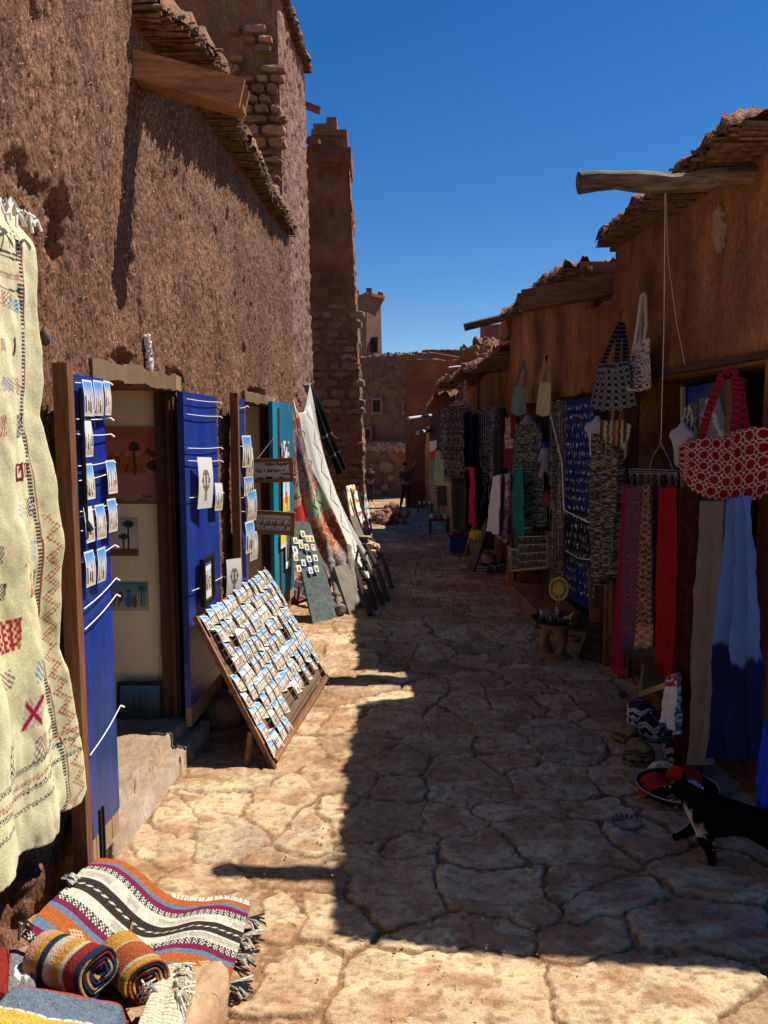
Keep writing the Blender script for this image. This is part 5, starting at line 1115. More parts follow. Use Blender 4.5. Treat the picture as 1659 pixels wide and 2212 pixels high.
c1 = at(218, 2100, 1.86); c2 = at(322, 2122, 1.88)
ax_ = Vector((-.38, .92, .12))
r1_ = roll('rolled_rug', 'rolled rug with navy, mustard and red turns, left of the two rolls', c1, Vector((-.90, .42, -.06)), .012, .066, .21, 4.6, [NVY, MUS, NVY, RED, NVY, (.25, .2, .14)], [(0, .12, NVY), (.12, .3, RED), (.3, .38, CRM), (.38, .5, MUS), (.5, .56, (.42, .22, .14)), (.56, .66, CRM), (.66, .76, NVY), (.76, .86, MUS), (.86, 1, (.42, .22, .14))], 3)
r2_ = roll('rolled_rug', 'rolled rug with an orange and mustard outer turn and white fringe in its core', c2, Vector((-.62, .74, -.14)), .014, .062, .21, 4.4, [ORG, MUS, ORG, NVY, ORG, (.25, .18, .1)], [(0, .15, MUS), (.15, .18, CRM), (.18, .62, ORG), (.62, .66, CRM), (.66, 1, MUS)], 9)
mb = MB()
for k in range(10):
    a = Vector((random.uniform(-.02, .02), -.004, random.uniform(-.018, .015))); mb.tube([a, a + Vector((random.uniform(-.02, .02), -.02, .004)), a + Vector((random.uniform(-.03, .03), -.02, -.03))], .0026, 4, col=(.68, .64, .56))
mb.build('fringe', m_rug, r2_)
# flat folded rugs at the very edge
def slab_rug(name, label, A, B, Cc, D, z, th, fC, group='folded rugs on the bench', n=60):
    A, B, Cc, D = [Vector(p) for p in (A, B, Cc, D)]; f = bil(A, B, Cc, D)
    def P(U, V): Q = f(U, V); r_ = sm(0, .06, U) * sm(1, .94, U) * sm(0, .06, V) * sm(1, .94, V); return Q[..., 0], Q[..., 1], Q[..., 2] - th * (1 - r_) + (fbm(U * 4, V * 4, 3, 3) - .5) * .02
    return tag(sheet(name, P, fC, n, n, m_rug, th=.008), label, 'folded rug', group)
def f1(U, V): c = C3(U, (.12, .15, .19)); c = W(c, V > .50, (.50, .33, .06)); c = W(c, (np.abs(V - .50) < .02) & (frac(U * 24) < .8), (.62, .58, .5)); return W(c, V < .10, (.3, .06, .04))
slab_rug('folded_rug', 'folded rug in slate blue and yellow at the bottom corner of the bench', at(30, 2120, 1.80), at(275, 2165, 1.80), at(230, 2300, 1.62), at(-90, 2230, 1.62), .2, .05, f1)
def f2(U, V): c = C3(U, (.17, .16, .17)); c = W(c, (np.hypot(U - .5, V - .45) < .28) & (vn(U * 9, V * 9, 5) > .5), (.6, .58, .55)); c = W(c, (U < .1) | (V < .08), (.3, .04, .03)); return W(c, (np.abs(U - .4) < .05) & (V > .7), (.5, .25, .03))
slab_rug('folded_rug', 'grey folded rug with a white flower figure and red edge at the left border', at(20, 2040, 1.98), at(80, 2070, 1.95), at(75, 2165, 1.78), at(10, 2160, 1.78), .2, .05, f2)
slab_rug('folded_rug', 'plain red folded rug cut by the left border of the bench', at(-60, 2030, 1.95), at(17, 2045, 1.95), at(15, 2150, 1.75), at(-70, 2150, 1.75), .2, .05, lambda U, V: C3(U, RED))
def f4(U, V): c = C3(U, (.50, .44, .31)); c = c * (.75 + .5 * (frac(V * 22) < .6))[..., None]; c = W(c, U > .93, (.62, .6, .55)); return W(c, (U > .95) & (frac(V * 20) < .5), (.1, .2, .4))
slab_rug('knitted_mat', 'cream chunky knitted mat with blue and white edging under the rolled rugs', at(345, 2085, 1.98), at(412, 2070, 1.98), at(385, 2260, 1.70), at(290, 2230, 1.70), .2, .02, f4)
fringe(bpy.context.scene.collection.objects[-1], [at(380, 2090 + 12 * k, 1.94 - .02 * k) for k in range(6)], .05, [(.62, .56, .42)], 4)
bs = thing('stone_block', 'rough pale stone block at the end of the bench beside the knitted mat', 'stone', on_G(430, 2200))
n = 40; T, S = np.meshgrid(np.linspace(0, 2 * math.pi, n), np.linspace(0, 1, 24), indexing='ij')
sh = 1 / (np.abs(np.cos(T)) ** 4 + np.abs(np.sin(T)) ** 4) ** .25; rr = np.sin(S * math.pi) ** .35 * sh * (1 + (fbm(np.cos(T) * 2 + 3, np.sin(T) * 2 + S * 3, 4, 4) - .5) * .4)
mb_ = grid('stone', np.stack([.075 * rr * np.cos(T), .15 * rr * np.sin(T) - .05, .05 + .07 * np.cos(S * math.pi) + (fbm(T * 2, S * 5, 7, 3) - .5) * .02], -1), M('tan stone', (.44, .30, .17), nsc=14, bsc=30, bst=.9, bdist=.01, dark=(.33, .19, .1)), bs)

# ================================================================ goods on the right
def mottle(U, V, cs, n=30, asp=3.0, s=3, th=.55):
    a = vn(U * n, V * n * asp, s); b = vn(U * n * 1.7, V * n * asp * 1.7, s + 4); c = C3(U, cs[0])
    c = W(c, a > th, cs[1]); return W(c, b > .74, cs[2]) if len(cs) > 2 else c
def H(label, quad, off, fC, cat='scarf', name='hanging_scarf', group=None, amp=.018, fr=3.0, n=40, m=120, mat=None, th=.004, jag=0, seed=1, pinch=0, offs=None):
    """cloth hung in front of the right wall; quad in picture points, off = distance from the wall"""
    o4 = offs or (off,) * 4; q = [on_R(p[0], p[1], o) for p, o in zip(quad, o4)]; f = bil(*q); c = sum(q, Vector()) / 4
    def P(U, V):
        U2 = .5 + (U - .5) * (1 - pinch * sm(.5, 0, V)); p = f(U2, V); d = (np.sin(U * fr * 6.28 + seed + vn(V * 2, U * 0, seed) * 2) * amp + (fbm(U * 4, V * 2, seed, 3) - .5) * amp) * (.5 + .5 * V) + (fbm(U * 7 + V, V * 9, seed + 9, 4) - .5) * min(.03, amp * 1.2)
        return p[..., 0] - d, p[..., 1] + d * .3, p[..., 2] + (jag * (vn(U * 40, U * 0, seed) - .5) * sm(.9, 1, V) if jag else 0)
    return tag(sheet(name, P, fC if callable(fC) else (lambda U, V: C3(U, fC)), n, m, mat or m_fine, th=th, loc=tuple(c)), label, cat, group)
def tassels(parent, quad, off, col, n=26, L=.05, seed=1, amp=.0):
    a, b = on_R(*quad[0], off), on_R(*quad[1], off); mb = MB(); r = random.Random(seed); l = parent.location
    for k in range(n):
        p = a.lerp(b, (k + .5) / n) - l; mb.tube([p + Vector((0, 0, .01)), p + Vector((r.uniform(-.006, .006), r.uniform(-.006, .006), -L * r.uniform(.7, 1.1)))], .0026, 4, col=tuple(v * r.uniform(.7, 1.2) for v in col))
    return mb.build('fringe', m_fine, parent)
SC = 'scarves clipped along the near stall'
def f_paisley(U, V):
    c = C3(U, (.07, .016, .05)); a = frac(U * 2 + .5 * (np.floor(V * 9) % 2)); b = frac(V * 9); r = np.hypot((a - .5) * .9, (b - .5)); t = np.arctan2(b - .5, a - .5)
    c = W(c, np.abs(frac((r + t * .07) * 9) - .5) < .22, (.09, .08, .10)); c = W(c, (r < .10), (.24, .02, .05)); c = W(c, vn(U * 24, V * 90, 4) > .74, (.20, .03, .07)); return W(c, V > .93, (.07, .03, .10))
def f_ikat(U, V):
    c = C3(U, (.07, .02, .028)); z = np.abs(frac(V * 26) - .5) + np.abs(frac(U * 3) - .5); c = W(c, np.abs(z - .5) < .10, (.27, .16, .12)); c = W(c, vn(U * 20, V * 120, 6) > .70, (.25, .15, .11)); c = W(c, (V > .86) & (checks(U * 1.2, V * 5, 9) > 0), (.45, .22, .16)); return c
q = [(1347, 1046), (1362, 1046), (1352, 1446), (1324, 1444)]; a = H('bright crimson pink scarf with fringe, left end of the clipped scarves', q, .22, lambda U, V: mottle(U, V, ((.24, .008, .035), (.18, .008, .03)), 30, 6), group=SC, amp=.01, fr=2); tassels(a, (q[3], q[2]), .22, (.42, .012, .04), 18, .04)
q = [(1355, 1048), (1384, 1048), (1380, 1396), (1346, 1392)]; a = H('purple and grey paisley scarf over the crimson one', q, .26, f_paisley, group=SC, amp=.012, fr=1.5); tassels(a, (q[3], q[2]), .26, (.07, .05, .05), 26, .07)
q = [(1390, 1046), (1408, 1046), (1417, 1400), (1376, 1402)]; a = H('brown and cream block-patterned scarf with dark fringe', q, .26, f_ikat, group=SC, amp=.014, fr=2, pinch=.1); tassels(a, (q[3], q[2]), .26, (.06, .05, .04), 26, .08)
q = [(1408, 1046), (1420, 1046), (1424, 1390), (1410, 1395)]; a = H('narrow dark paisley scarf between the brown and the red one', q, .20, lambda U, V: mottle(U, V, ((.05, .015, .03), (.12, .03, .04)), 10, 9), group=SC, amp=.01)
q = [(1426, 1052), (1458, 1050), (1454, 1440), (1420, 1432)]; a = H('plain scarlet scarf with long fringe, middle of the clipped scarves', q, .25, lambda U, V: mottle(U, V, ((.24, .006, .008), (.18, .006, .010)), 26, 10, th=.7), group=SC, amp=.016, fr=1.5); tassels(a, (q[3], q[2]), .25, (.24, .006, .008), 20, .07)
q = [(1458, 1052), (1478, 1060), (1480, 1440), (1458, 1445)]; H('dark red scarf partly hidden behind the scarlet one', q, .18, (.15, .006, .006), group=SC, amp=.016)
q = [(1472, 1052), (1516, 1060), (1510, 1790), (1466, 1700)]; H('very dark brown curtain-like shawl hanging to the ground', q, .22, lambda U, V: mottle(U, V, ((.03, .006, .004), (.045, .012, .008)), 12, 4), group=SC, amp=.03, fr=2, n=40, m=120)
q = [(1518, 1082), (1570, 1082), (1543, 1640), (1502, 1655)]; H('long plain taupe grey cloth hanging below the red tote bag', q, .26, lambda U, V: C3(U, (.15, .13, .115)) * (1 - .5 * ((np.abs(V - .18) < .002) | (np.abs(V - .5) < .002)))[..., None], 'cloth', 'hanging_cloth', 'long cloths below the red tote', amp=.035, fr=1.2, n=60, m=160)
q = [(1571, 1120), (1575, 1120), (1556, 1480), (1550, 1480)]; H('narrow mustard strip of cloth between the grey and the blue one', q, .24, (.50, .32, .03), 'cloth', 'hanging_cloth', 'long cloths below the red tote', amp=.002, n=8, m=60)
def f_blue(U, V):
    e = .60 + .10 * (U < .25) * -1 + .03 * vn(U * 26, U * 0, 4) + .03 * vn(U * 5, U * 0, 8); c = C3(U, (.075, .145, .42)) * (.85 + .3 * fbm(U * 14, V * 3, 3, 3))[..., None]; c = mixc(c, (.004, .008, .06), sm(e - .01, e + .02, V)); return c
q = [(1574, 1078), (1632, 1070), (1656, 1640), (1548, 1640)]; H('long sky blue cloth dip-dyed dark indigo at the hem', q, .29, f_blue, 'cloth', 'hanging_cloth', 'long cloths below the red tote', amp=.04, fr=2.2, n=90, m=200, pinch=.15)
q = [(1652, 1560), (1690, 1560), (1690, 1760), (1640, 1760)]; H('edge of an electric blue cloth low at the right border', q, .30, (.01, .04, .5), 'cloth', 'hanging_cloth', amp=.02, n=20, m=30)
# hanger with clips
hn = thing('clip_hanger', 'chrome clip hanger on a long wire holding the fringed scarves', 'hanger', on_R(1415, 1020, .24)); l = hn.location; R_ = lambda px, py, o=.24: on_R(px, py, o) - l
mb = MB(); 
for dy in (0, 5, 9): mb.tube([R_(1360, 1013 + dy), R_(1463, 1016 + dy)], .0022, 5)
mb.tube([R_(1360, 1013), R_(1360, 1022)], .0022, 5); mb.tube([R_(1404, 1013), R_(1410, 985), R_(1424, 965), R_(1428, 950), R_(1432, 965), R_(1445, 992), R_(1454, 1014)], .0022, 5); mb.tube([R_(1432, 970), R_(1426, 958), R_(1424, 948)], .0022, 5)
mb.build('bar', m_wire, hn)
for px in (1364, 1377, 1395, 1407, 1423, 1446, 1460):
    mb = MB(); mb.tube([R_(px, 1022), R_(px - 3, 1034), R_(px + 3, 1040), R_(px - 3, 1050)], .002, 4); mb.tube([R_(px, 1022), R_(px + 4, 1034), R_(px - 2, 1040), R_(px + 3, 1050)], .002, 4); mb.build('clip', m_wire, hn)
wi = MB(); wi.tube([on_R(1437, 368, .38), on_R(1436, 520, .3), on_R(1434, 720, .27), on_R(1430, 860, .25), on_R(1428, 950, .24)], .0022, 5)
wi.tube([on_R(1437, 368, .38), on_R(1443, 560, .1), on_R(1462, 700, .05), on_R(1480, 790, .03)], .002, 5); wi.tube([on_R(1437, 362, .40), on_R(1444, 398, .36), on_R(1434, 402, .36)], .0022, 5)
tag(wi.build('wire', M('pale wire', (.6, .5, .38), bst=0)), 'pale wires tied round the log spout, running down the ochre wall', 'wire')

# ---------------------------------------------------------------- bags
def star(U, V, n, bg, ln, dot, asp=1.0, w=.055):
    x, y = frac(U * n) - .5, frac(V * n * asp) - .5; d = np.minimum(np.maximum(np.abs(x), np.abs(y)), (np.abs(x) + np.abs(y)) / 1.414); c = C3(U, bg)
    c = W(c, np.abs(d - .34) < w, ln); c = W(c, ((np.abs(x) > .42) & (np.abs(y) < .035)) | ((np.abs(y) > .42) & (np.abs(x) < .035)), ln)
    return W(c, (.5 - np.abs(x)) + (.5 - np.abs(y)) < .13, dot)
def bag(name, label, tops, bots, ys, bulge, fC, straps, smat=None, strapcol=(.5, .5, .5), sw=.012, group=None, n=60, m=60, rope=False, sag=0, mat=None):
    """tops/bots: picture points of the upper and lower outline; ys: distance at the left and right edge"""
    k = len(tops); c0 = at((tops[0][0] + tops[-1][0]) / 2, (tops[0][1] + bots[0][1]) / 2, sum(ys) / 2); t = thing(name, label, 'bag', c0, group)
    tu = np.linspace(0, 1, k)
    def P(side):
        def f(U, V):
            Y = ys[0] + (ys[1] - ys[0]) * U
            tx, ty = np.interp(U, tu, [p[0] for p in tops]), np.interp(U, tu, [p[1] for p in tops]); bx, by = np.interp(U, tu, [p[0] for p in bots]), np.interp(U, tu, [p[1] for p in bots])
            px, py = tx + (bx - tx) * V, ty + (by - ty) * V
            u = -(py - CY) / CF; c, s = math.cos(PITCH), math.sin(PITCH); yy = c + u * s; X = (px - CX) / CF / yy * Y; Z = EYE + (-s + u * c) / yy * Y
            b = bulge * (np.sin(np.clip(U, 0, 1) * math.pi) ** .6) * np.sin((.15 + .85 * V) * math.pi) ** .7 * side; wr = (fbm(U * 5, V * 4, 5, 4) - .5) * bulge * .9
            fl = .6 if side < 0 else 1; return X - c0.x + b * .35 * 0, Y - c0.y + b * fl + wr * np.sin(U * 3.14) * np.sin(np.clip(V, .05, 1) * 3.14), Z - c0.z + sag * np.sin(U * math.pi * 2) * (1 - V)
        return f
    sheet('front', P(-1), fC, n, m, mat or m_fine, t); sheet('back', P(1), fC, n // 2, m // 2, mat or m_fine, t)
    for pts, dy in straps:
        mb = MB(); ps = [at(p[0], p[1], p[2]) - c0 for p in pts]
        if rope:
            fine = [ps[0].lerp(ps[-1], 0)]; L = []
            for a, b in zip(ps, ps[1:]): L += [a.lerp(b, q / 14) for q in range(14)]
            L.append(ps[-1])
            for ph in (0, 2.1, 4.2): mb.tube([p + Vector((math.cos(i * .7 + ph), math.sin(i * .7 + ph), 0)) * .0055 for i, p in enumerate(L)], .0065, 5, col=strapcol)
        else:
            L = []
            for a, b in zip(ps, ps[1:]): L += [a.lerp(b, q / 14) for q in range(14)]
            L.append(ps[-1])
            for i, (a, b) in enumerate(zip(L, L[1:])):
                sd = Vector((1, 0, 0)) * sw; o = len(mb.v); col = strapcol[(i + dy) % len(strapcol)] if isinstance(strapcol[0], tuple) else strapcol
                col = strapcol if not isinstance(strapcol[0], tuple) else col
                mb.beam(a, b, .004, sw * 2, col=col, up=(1, 0, .01))
        mb.build('handle', mat or m_fine, t, smooth=rope)
    return t
RB, RL = (.17, .003, .014), (.42, .30, .27)
tb_top = [(1463, 968), (1490, 952), (1530, 944), (1562, 948), (1590, 930), (1630, 922), (1690, 925)]
tb_bot = [(1468, 1020), (1490, 1056), (1522, 1074), (1562, 1083), (1600, 1085), (1640, 1078), (1680, 1050)]
bag('tote_bag', 'large crimson tote bag with white star lattice hanging over the near stall', tb_top, tb_bot, (3.50, 3.02), .05, lambda U, V: star(U * .5 + .02 * V, V * .30, 17, RB, RL, (.6, .42, .32), w=.05) * (.8 + .3 * fbm(U * 6, V * 6, 3, 3))[..., None],
    [([(1515, 948, 3.38), (1527, 900, 3.32), (1548, 840, 3.3), (1562, 808, 3.3), (1580, 803, 3.3)], 0), ([(1580, 803, 3.3), (1590, 812, 3.3), (1592, 860, 3.26), (1586, 932, 3.22)], 1), ([(1585, 803, 3.34), (1600, 850, 3.3), (1612, 925, 3.26)], 0)], strapcol=((.17, .003, .014), (.20, .02, .03), (.15, .003, .012)), sw=.018, n=150, m=110)
NB, NL = (.008, .010, .022), (.32, .32, .33)
bag('tote_bag', 'black tote bag with white star lattice hung from a bent wire hook', [(1294, 786), (1310, 782), (1330, 784), (1355, 779)], [(1273, 880), (1300, 888), (1340, 887), (1376, 876)], (5.2, 4.52), .05, lambda U, V: star(U * .5, V * .62, 12, NB, NL, NL, w=.045),
    [([(1303, 784, 4.95), (1318, 745, 4.85), (1340, 697, 4.82)], 0), ([(1330, 782, 4.8), (1336, 740, 4.8), (1343, 697, 4.82)], 1), ([(1351, 780, 4.68), (1351, 740, 4.75), (1344, 697, 4.82)], 1)], strapcol=(NB, NB, (.09, .09, .10)), sw=.016, n=110, m=90)
def f_mor(U, V):
    c = C3(U, (.46, .42, .40)); r = np.floor(V * 16); m = (frac(V * 16) > .25) & (vn(U * 30 + r * 7, r * 3.1, 5) > .48) & (frac(U * 16 + r * .3) > .2); c = W(c, m, (.04, .04, .05)); return W(c, m & (vn(U * 5, V * 5, 9) > .68), (.4, .10, .12))
mor = bag('tote_bag', 'slim white tote printed with MOROCCO lettering and thick rope handles', [(1366, 744), (1380, 736), (1403, 730)], [(1350, 843), (1380, 846), (1407, 838)], (4.62, 4.30), .04, f_mor,
    [([(1372, 742, 4.5), (1378, 700, 4.48), (1386, 640, 4.46), (1391, 634, 4.46)], 0), ([(1391, 634, 4.46), (1394, 642, 4.46), (1396, 700, 4.44), (1391, 738, 4.42)], 0), ([(1391, 636, 4.5), (1390, 650, 4.5), (1384, 700, 4.5), (1382, 738, 4.5)], 0)], strapcol=(.52, .44, .36), rope=True)
def txt(t, s, sz, p, mat, rot):
    o = sign_text(t, s, sz, 0, 0, mat); o.location = p; o.rotation_euler = rot; return o
for k, (s, sz, py) in enumerate((('MOROCCO', .030, 775), ('MOROCCO', .022, 798), ('COMORO', .026, 808), ('CCO', .045, 826), ('ROCCO', .040, 840))):
    p = at(1364 - k * 1.2, py, 4.46) - mor.location; b_ = MB(); txt(mor, s, sz, p, m_ink, (R(90), 0, R(-32)))
bag('tote_bag', 'sage green tote with white ring pattern hanging beside the cream one', [(1111, 836), (1122, 833), (1135, 834)], [(1103, 890), (1118, 899), (1138, 894)], (7.5, 7.3), .05, lambda U, V: star(U * .5, V * .7, 12, (.22, .30, .24), (.05, .09, .08), (.4, .45, .38), w=.09),
    [([(1112, 836, 7.4), (1124, 800, 7.35), (1131, 779, 7.3)], 0), ([(1133, 836, 7.3), (1136, 800, 7.3), (1132, 779, 7.3)], 1)], strapcol=((.2, .28, .22), (.06, .1, .09)), sw=.014)
bag('tote_bag', 'plain cream canvas tote hanging on the ochre wall between the green and the black bag', [(1165, 827), (1178, 825), (1190, 829)], [(1157, 893), (1172, 900), (1189, 897)], (6.7, 6.38), .05, lambda U, V: C3(U, (.50, .40, .22)) * (.85 + .3 * fbm(U * 6, V * 6, 3, 3))[..., None],
    [([(1167, 828, 6.6), (1175, 790, 6.5), (1180, 768, 6.5)], 0), ([(1187, 829, 6.45), (1184, 790, 6.5), (1181, 768, 6.5)], 0)], strapcol=(.42, .30, .18), sw=.016)
def f_str(U, V):
    cs = [(.40, .33, .2), (.03, .03, .025), (.04, .09, .06), (.4, .35, .22), (.30, .17, .06), (.05, .04, .03), (.35, .3, .2), (.10, .05, .03), (.42, .16, .03), (.03, .03, .03)]; c = C3(U, cs[0]); k = np.floor(U * 15 + .8 * np.sin(V * 2)) % 10
    for i, q in enumerate(cs): c = W(c, k == i, q)
    return W(c, (k == 4) & (np.abs(frac(V * 7) - .5) < .14), (.55, .42, .2))
bag('striped_bag', 'small vertically striped woven bag under the black star tote', [(1293, 912), (1310, 908), (1340, 908), (1364, 918)], [(1292, 980), (1310, 1000), (1340, 1002), (1355, 985)], (4.95, 4.45), .06, f_str,
    [([(1322, 912, 4.7), (1324, 890, 4.72), (1330, 880, 4.75)], 0)], strapcol=(.3, .26, .2), sw=.006, mat=m_cloth)
hk = MB(); hk.tube([on_R(1336, 672, .02), on_R(1345, 668, .06), on_R(1342, 676, .1), on_R(1340, 690, .12), on_R(1343, 700, .12)], .003, 5)
tag(hk.build('wire_hook', m_iron), 'bent black wire hook in the wall over the black tote', 'hook')

for k, (x0, x1, y0, y1, off, lb) in enumerate(((1019, 1036, 896, 1090, .15, 'between the denim jacket and the far necklaces'), (1078, 1092, 884, 1060, .13, 'between the far necklaces and the maroon kaftan'), (1000, 1036, 1020, 1150, .12, 'low behind the magenta trousers'), (1030, 1070, 1060, 1190, .10, 'low behind the white kaftan'), (1600, 1720, 1060, 1800, -.06, 'at the right border behind the blue cloth'), (1158, 1190, 900, 1150, .10, 'behind the soft toys'), (930, 975, 900, 960, .12, 'high at the far rail'))):
    H(f'black sheet added as shade {lb}', [(x0, y0), (x1, y0 - 4), (x1, y1 + (60 if x0 > 1500 else -4)), (x0, y1)], off, lambda U, V: mottle(U, V, ((.010, .008, .008), (.022, .016, .018)), 6, 3), 'dark sheet', 'shade_sheet', 'black shade sheets along the right wall', .03, 2, 24, 50)  # black sheets added to darken the gaps between the goods
# ---------------------------------------------------------------- mannequins
m_man = M('white mannequin', (.36, .34, .38), rough=.4, bst=0, namt=.05)
def skin_me(name, verts, edges, radii, lv=2, root=0):
    me = bpy.data.meshes.new(name); me.from_pydata([tuple(v) for v in verts], edges, []); o = bpy.data.objects.new(name, me); C.objects.link(o)
    s = o.modifiers.new('s', 'SKIN'); 
    for i, r in enumerate(radii): d = me.skin_vertices[0].data[i]; d.radius = r if isinstance(r, tuple) else (r, r); d.use_root = (i == root)
    b = o.modifiers.new('u', 'SUBSURF'); b.levels = lv; b.render_levels = lv; dg = bpy.context.evaluated_depsgraph_get(); dg.update()
    r_ = bpy.data.meshes.new_from_object(o.evaluated_get(dg)); bpy.data.objects.remove(o); r_.polygons.foreach_set('use_smooth', [True] * len(r_.polygons)); return r_
def paint(me, fn):
    co = np.empty(len(me.vertices) * 3, np.float32); me.vertices.foreach_get('co', co); co = co.reshape(-1, 3); c = fn(co[:, 0], co[:, 1], co[:, 2])
    li = np.empty(len(me.loops), np.int32); me.loops.foreach_get('vertex_index', li); ca = me.color_attributes.new('Col', 'FLOAT_COLOR', 'CORNER'); ca.data.foreach_set('color', np.concatenate([c[li], np.ones((len(li), 1))], 1).astype(np.float32).ravel())
def bust(label, c, rz, s=1.0):
    t = thing('mannequin', label, 'mannequin', c, 'dress mannequins on the right', rz)
    v = [(0, 0, -.42), (0, 0, -.25), (0, 0, -.05), (-.13, 0, .02), (.13, 0, .02), (0, 0, .10), (0, 0, .17), (-.17, .0, -.05), (.17, .0, -.05)]
    me = skin_me('torso', [Vector(p) * s for p in v], [(0, 1), (1, 2), (2, 3), (2, 4), (2, 5), (5, 6), (3, 7), (4, 8)], [(.11 * s, .08 * s), (.10 * s, .08 * s), (.13 * s, .09 * s), .06 * s, .06 * s, .045 * s, .04 * s, .045 * s, .045 * s]); me.materials.append(m_man)
    o = bpy.data.objects.new('torso', me); link(o, t); return t
bust('white mannequin torso wearing the long floral dress under the green tote', at(1140, 935, 7.25), R(-30), 1.0)
bust('white mannequin shoulder at the left of the striped bag', at(1290, 925, 5.1), R(-50), .5)
bust('white mannequin shoulder between the dark opening and the striped kaftans', at(1474, 940, 4.0), R(-60), .42)
FL = ((.035, .04, .035), (.26, .25, .20), (.12, .10, .07)); LEO = ((.05, .04, .03), (.27, .22, .15), (.015, .012, .01))
DR = 'dresses hung along the right wall'
H('long black and white floral dress on the mannequin', [(1118, 915), (1165, 915), (1176, 1140), (1114, 1125)], .30, lambda U, V: mottle(U, V, FL, 44, 3.2), 'dress', 'dress', DR, .05, 4, 110, 300, m_cloth, offs=(.32, .18, .15, .32))
H('leopard-mottled beige dress in long pleats under the striped bag', [(1282, 935), (1345, 975), (1340, 1225), (1290, 1265)], .18, lambda U, V: mottle(U, V, LEO, 40, 3.6, 8), 'dress', 'dress', DR, .045, 5, 120, 320, m_cloth)
H('teal green cloth hanging from the dress mannequin to the jewellery case', [(1108, 1030), (1126, 1000), (1128, 1160), (1112, 1140)], .36, (.008, .16, .13), 'cloth', 'hanging_cloth', None, .02, 1.5, 24, 60)
def f_kaf(U, V): c = C3(U, (.13, .01, .03)); c = W(c, (np.abs(U - .25) < .16) & (V < .45) & (vn(U * 20, V * 40, 3) > .35), (.40, .32, .25)); c = W(c, (V > .44) & (V < .60) & (U > .08) & (U < .8), (.45, .38, .30)); return W(c, (V > .47) & (V < .57) & (checks(U, V, 11) > 0) & (U > .1) & (U < .78), (.12, .04, .04))
H('maroon velvet kaftan top with cream embroidery and belt', [(1092, 905), (1114, 895), (1112, 1016), (1092, 1010)], .30, f_kaf, 'kaftan', 'kaftan', DR, .02, 1.5, 40, 60)
H('black garment hanging behind the maroon kaftan top', [(1070, 900), (1092, 890), (1094, 1060), (1072, 1050)], .16, (.012, .010, .012), 'dress', 'dress', DR, .03, 2, 24, 50)
def f_wk(U, V): c = C3(U, (.62, .57, .62)); return W(c, (np.abs(U - .48) < .03) & (frac(V * 22) < .35) & (V > .25) & (V < .8), (.05, .04, .05))
H('long white kaftan with a row of dark buttons', [(1066, 1030), (1084, 1024), (1082, 1160), (1055, 1147)], .42, f_wk, 'kaftan', 'kaftan', DR, .02, 2, 36, 80)
H('mauve kaftan with maroon flowers and cream neck embroidery', [(1083, 1026), (1106, 1022), (1100, 1180), (1078, 1165)], .38, lambda U, V: W(mottle(U, V, ((.20, .15, .19), (.16, .03, .07), (.28, .24, .26)), 7, 2.5, 4, .6), (np.abs(U - .45) < .2) & (V < .36) & (vn(U * 14, V * 22, 6) > .45), (.50, .38, .30)), 'kaftan', 'kaftan', DR, .02, 2, 40, 80)
def f_bk(U, V): c = mottle(U, V, ((.012, .012, .02), (.07, .06, .08)), 8, 12, 5, .62); return c
SR = 'dark patterned scarves on the far rail'
for k, (x0, x1, cs, lb) in enumerate(((946, 954, ((.05, .01, .05), (.09, .02, .08)), 'purple'), (953, 967, ((.012, .012, .02), (.16, .15, .16)), 'wide black and grey figured'), (969, 981, ((.01, .01, .018), (.09, .09, .11)), 'plain black'), (982, 990, ((.02, .01, .02), (.15, .08, .07)), 'narrow black and rust'), (990, 999, ((.012, .012, .016), (.13, .12, .12)), 'black and white dotted'))):
    q = [(x0, 882 - k * 1.5), (x1, 880 - k * 1.5), (x1 + 1, 1024 + 2 * k), (x0 - 1, 1026 + 2 * k)]; a = H(f'{lb} scarf on the far rail, {["first", "second", "third", "fourth", "last"][k]} of the five', q, .34, lambda U, V, cs=cs: mottle(U, V, cs, 9, 12, 3 + 1), 'scarf', 'hanging_scarf', SR, .02, 1.5, 20, 60); tassels(a, (q[3], q[2]), .34, (.03, .025, .03), 10, .10)
def f_rail(U, V): return W(C3(U, (.006, .006, .007)), (U < .08) & (frac(V * 26) < .45), (.25, .23, .2))
H('long black carpet with stitched edge hanging below the dark scarves', [(974, 1028), (1010, 1018), (1010, 1150), (978, 1142)], .30, f_rail, 'carpet', 'hanging_carpet', None, .02, 1, 30, 60)
H('dark blue denim jacket on a hanger by the far scarves', [(1000, 892), (1018, 888), (1018, 1010), (1003, 1008)], .22, lambda U, V: mottle(U, V, ((.035, .05, .09), (.05, .07, .12)), 6, 3), 'jacket', 'jacket', None, .02, 1.5, 24, 50)
H('bright magenta trousers hanging low past the white kaftan', [(1007, 1012), (1028, 1008), (1032, 1130), (1008, 1138)], .28, (.40, .008, .06), 'trousers', 'trousers', None, .03, 2, 24, 60)
H('pale green T-shirt hanging at the far clothes rail', [(942, 975), (960, 968), (970, 1050), (940, 1048)], .40, (.24, .34, .20), 'shirt', 'shirt', 'clothes at the far rail', .02, 1.5, 24, 40, offs=(.40, .30, .30, .42))
H('white shirt with a red panel at the far end of the clothes rail', [(928, 954), (946, 950), (946, 990), (931, 990)], .34, lambda U, V: W(C3(U, (.55, .5, .5)), V + U * .3 > .65, (.36, .01, .03)), 'shirt', 'shirt', 'clothes at the far rail', .015, 1, 20, 24)
H('grey zigzag striped trousers under the white shirt', [(930, 990), (944, 988), (944, 1068), (930, 1062)], .30, lambda U, V: W(C3(U, (.05, .05, .05)), frac(V * 12 + np.abs(frac(U * 2) - .5)) < .4, (.26, .25, .24)), 'trousers', 'trousers', 'clothes at the far rail', .015, 2, 20, 50)
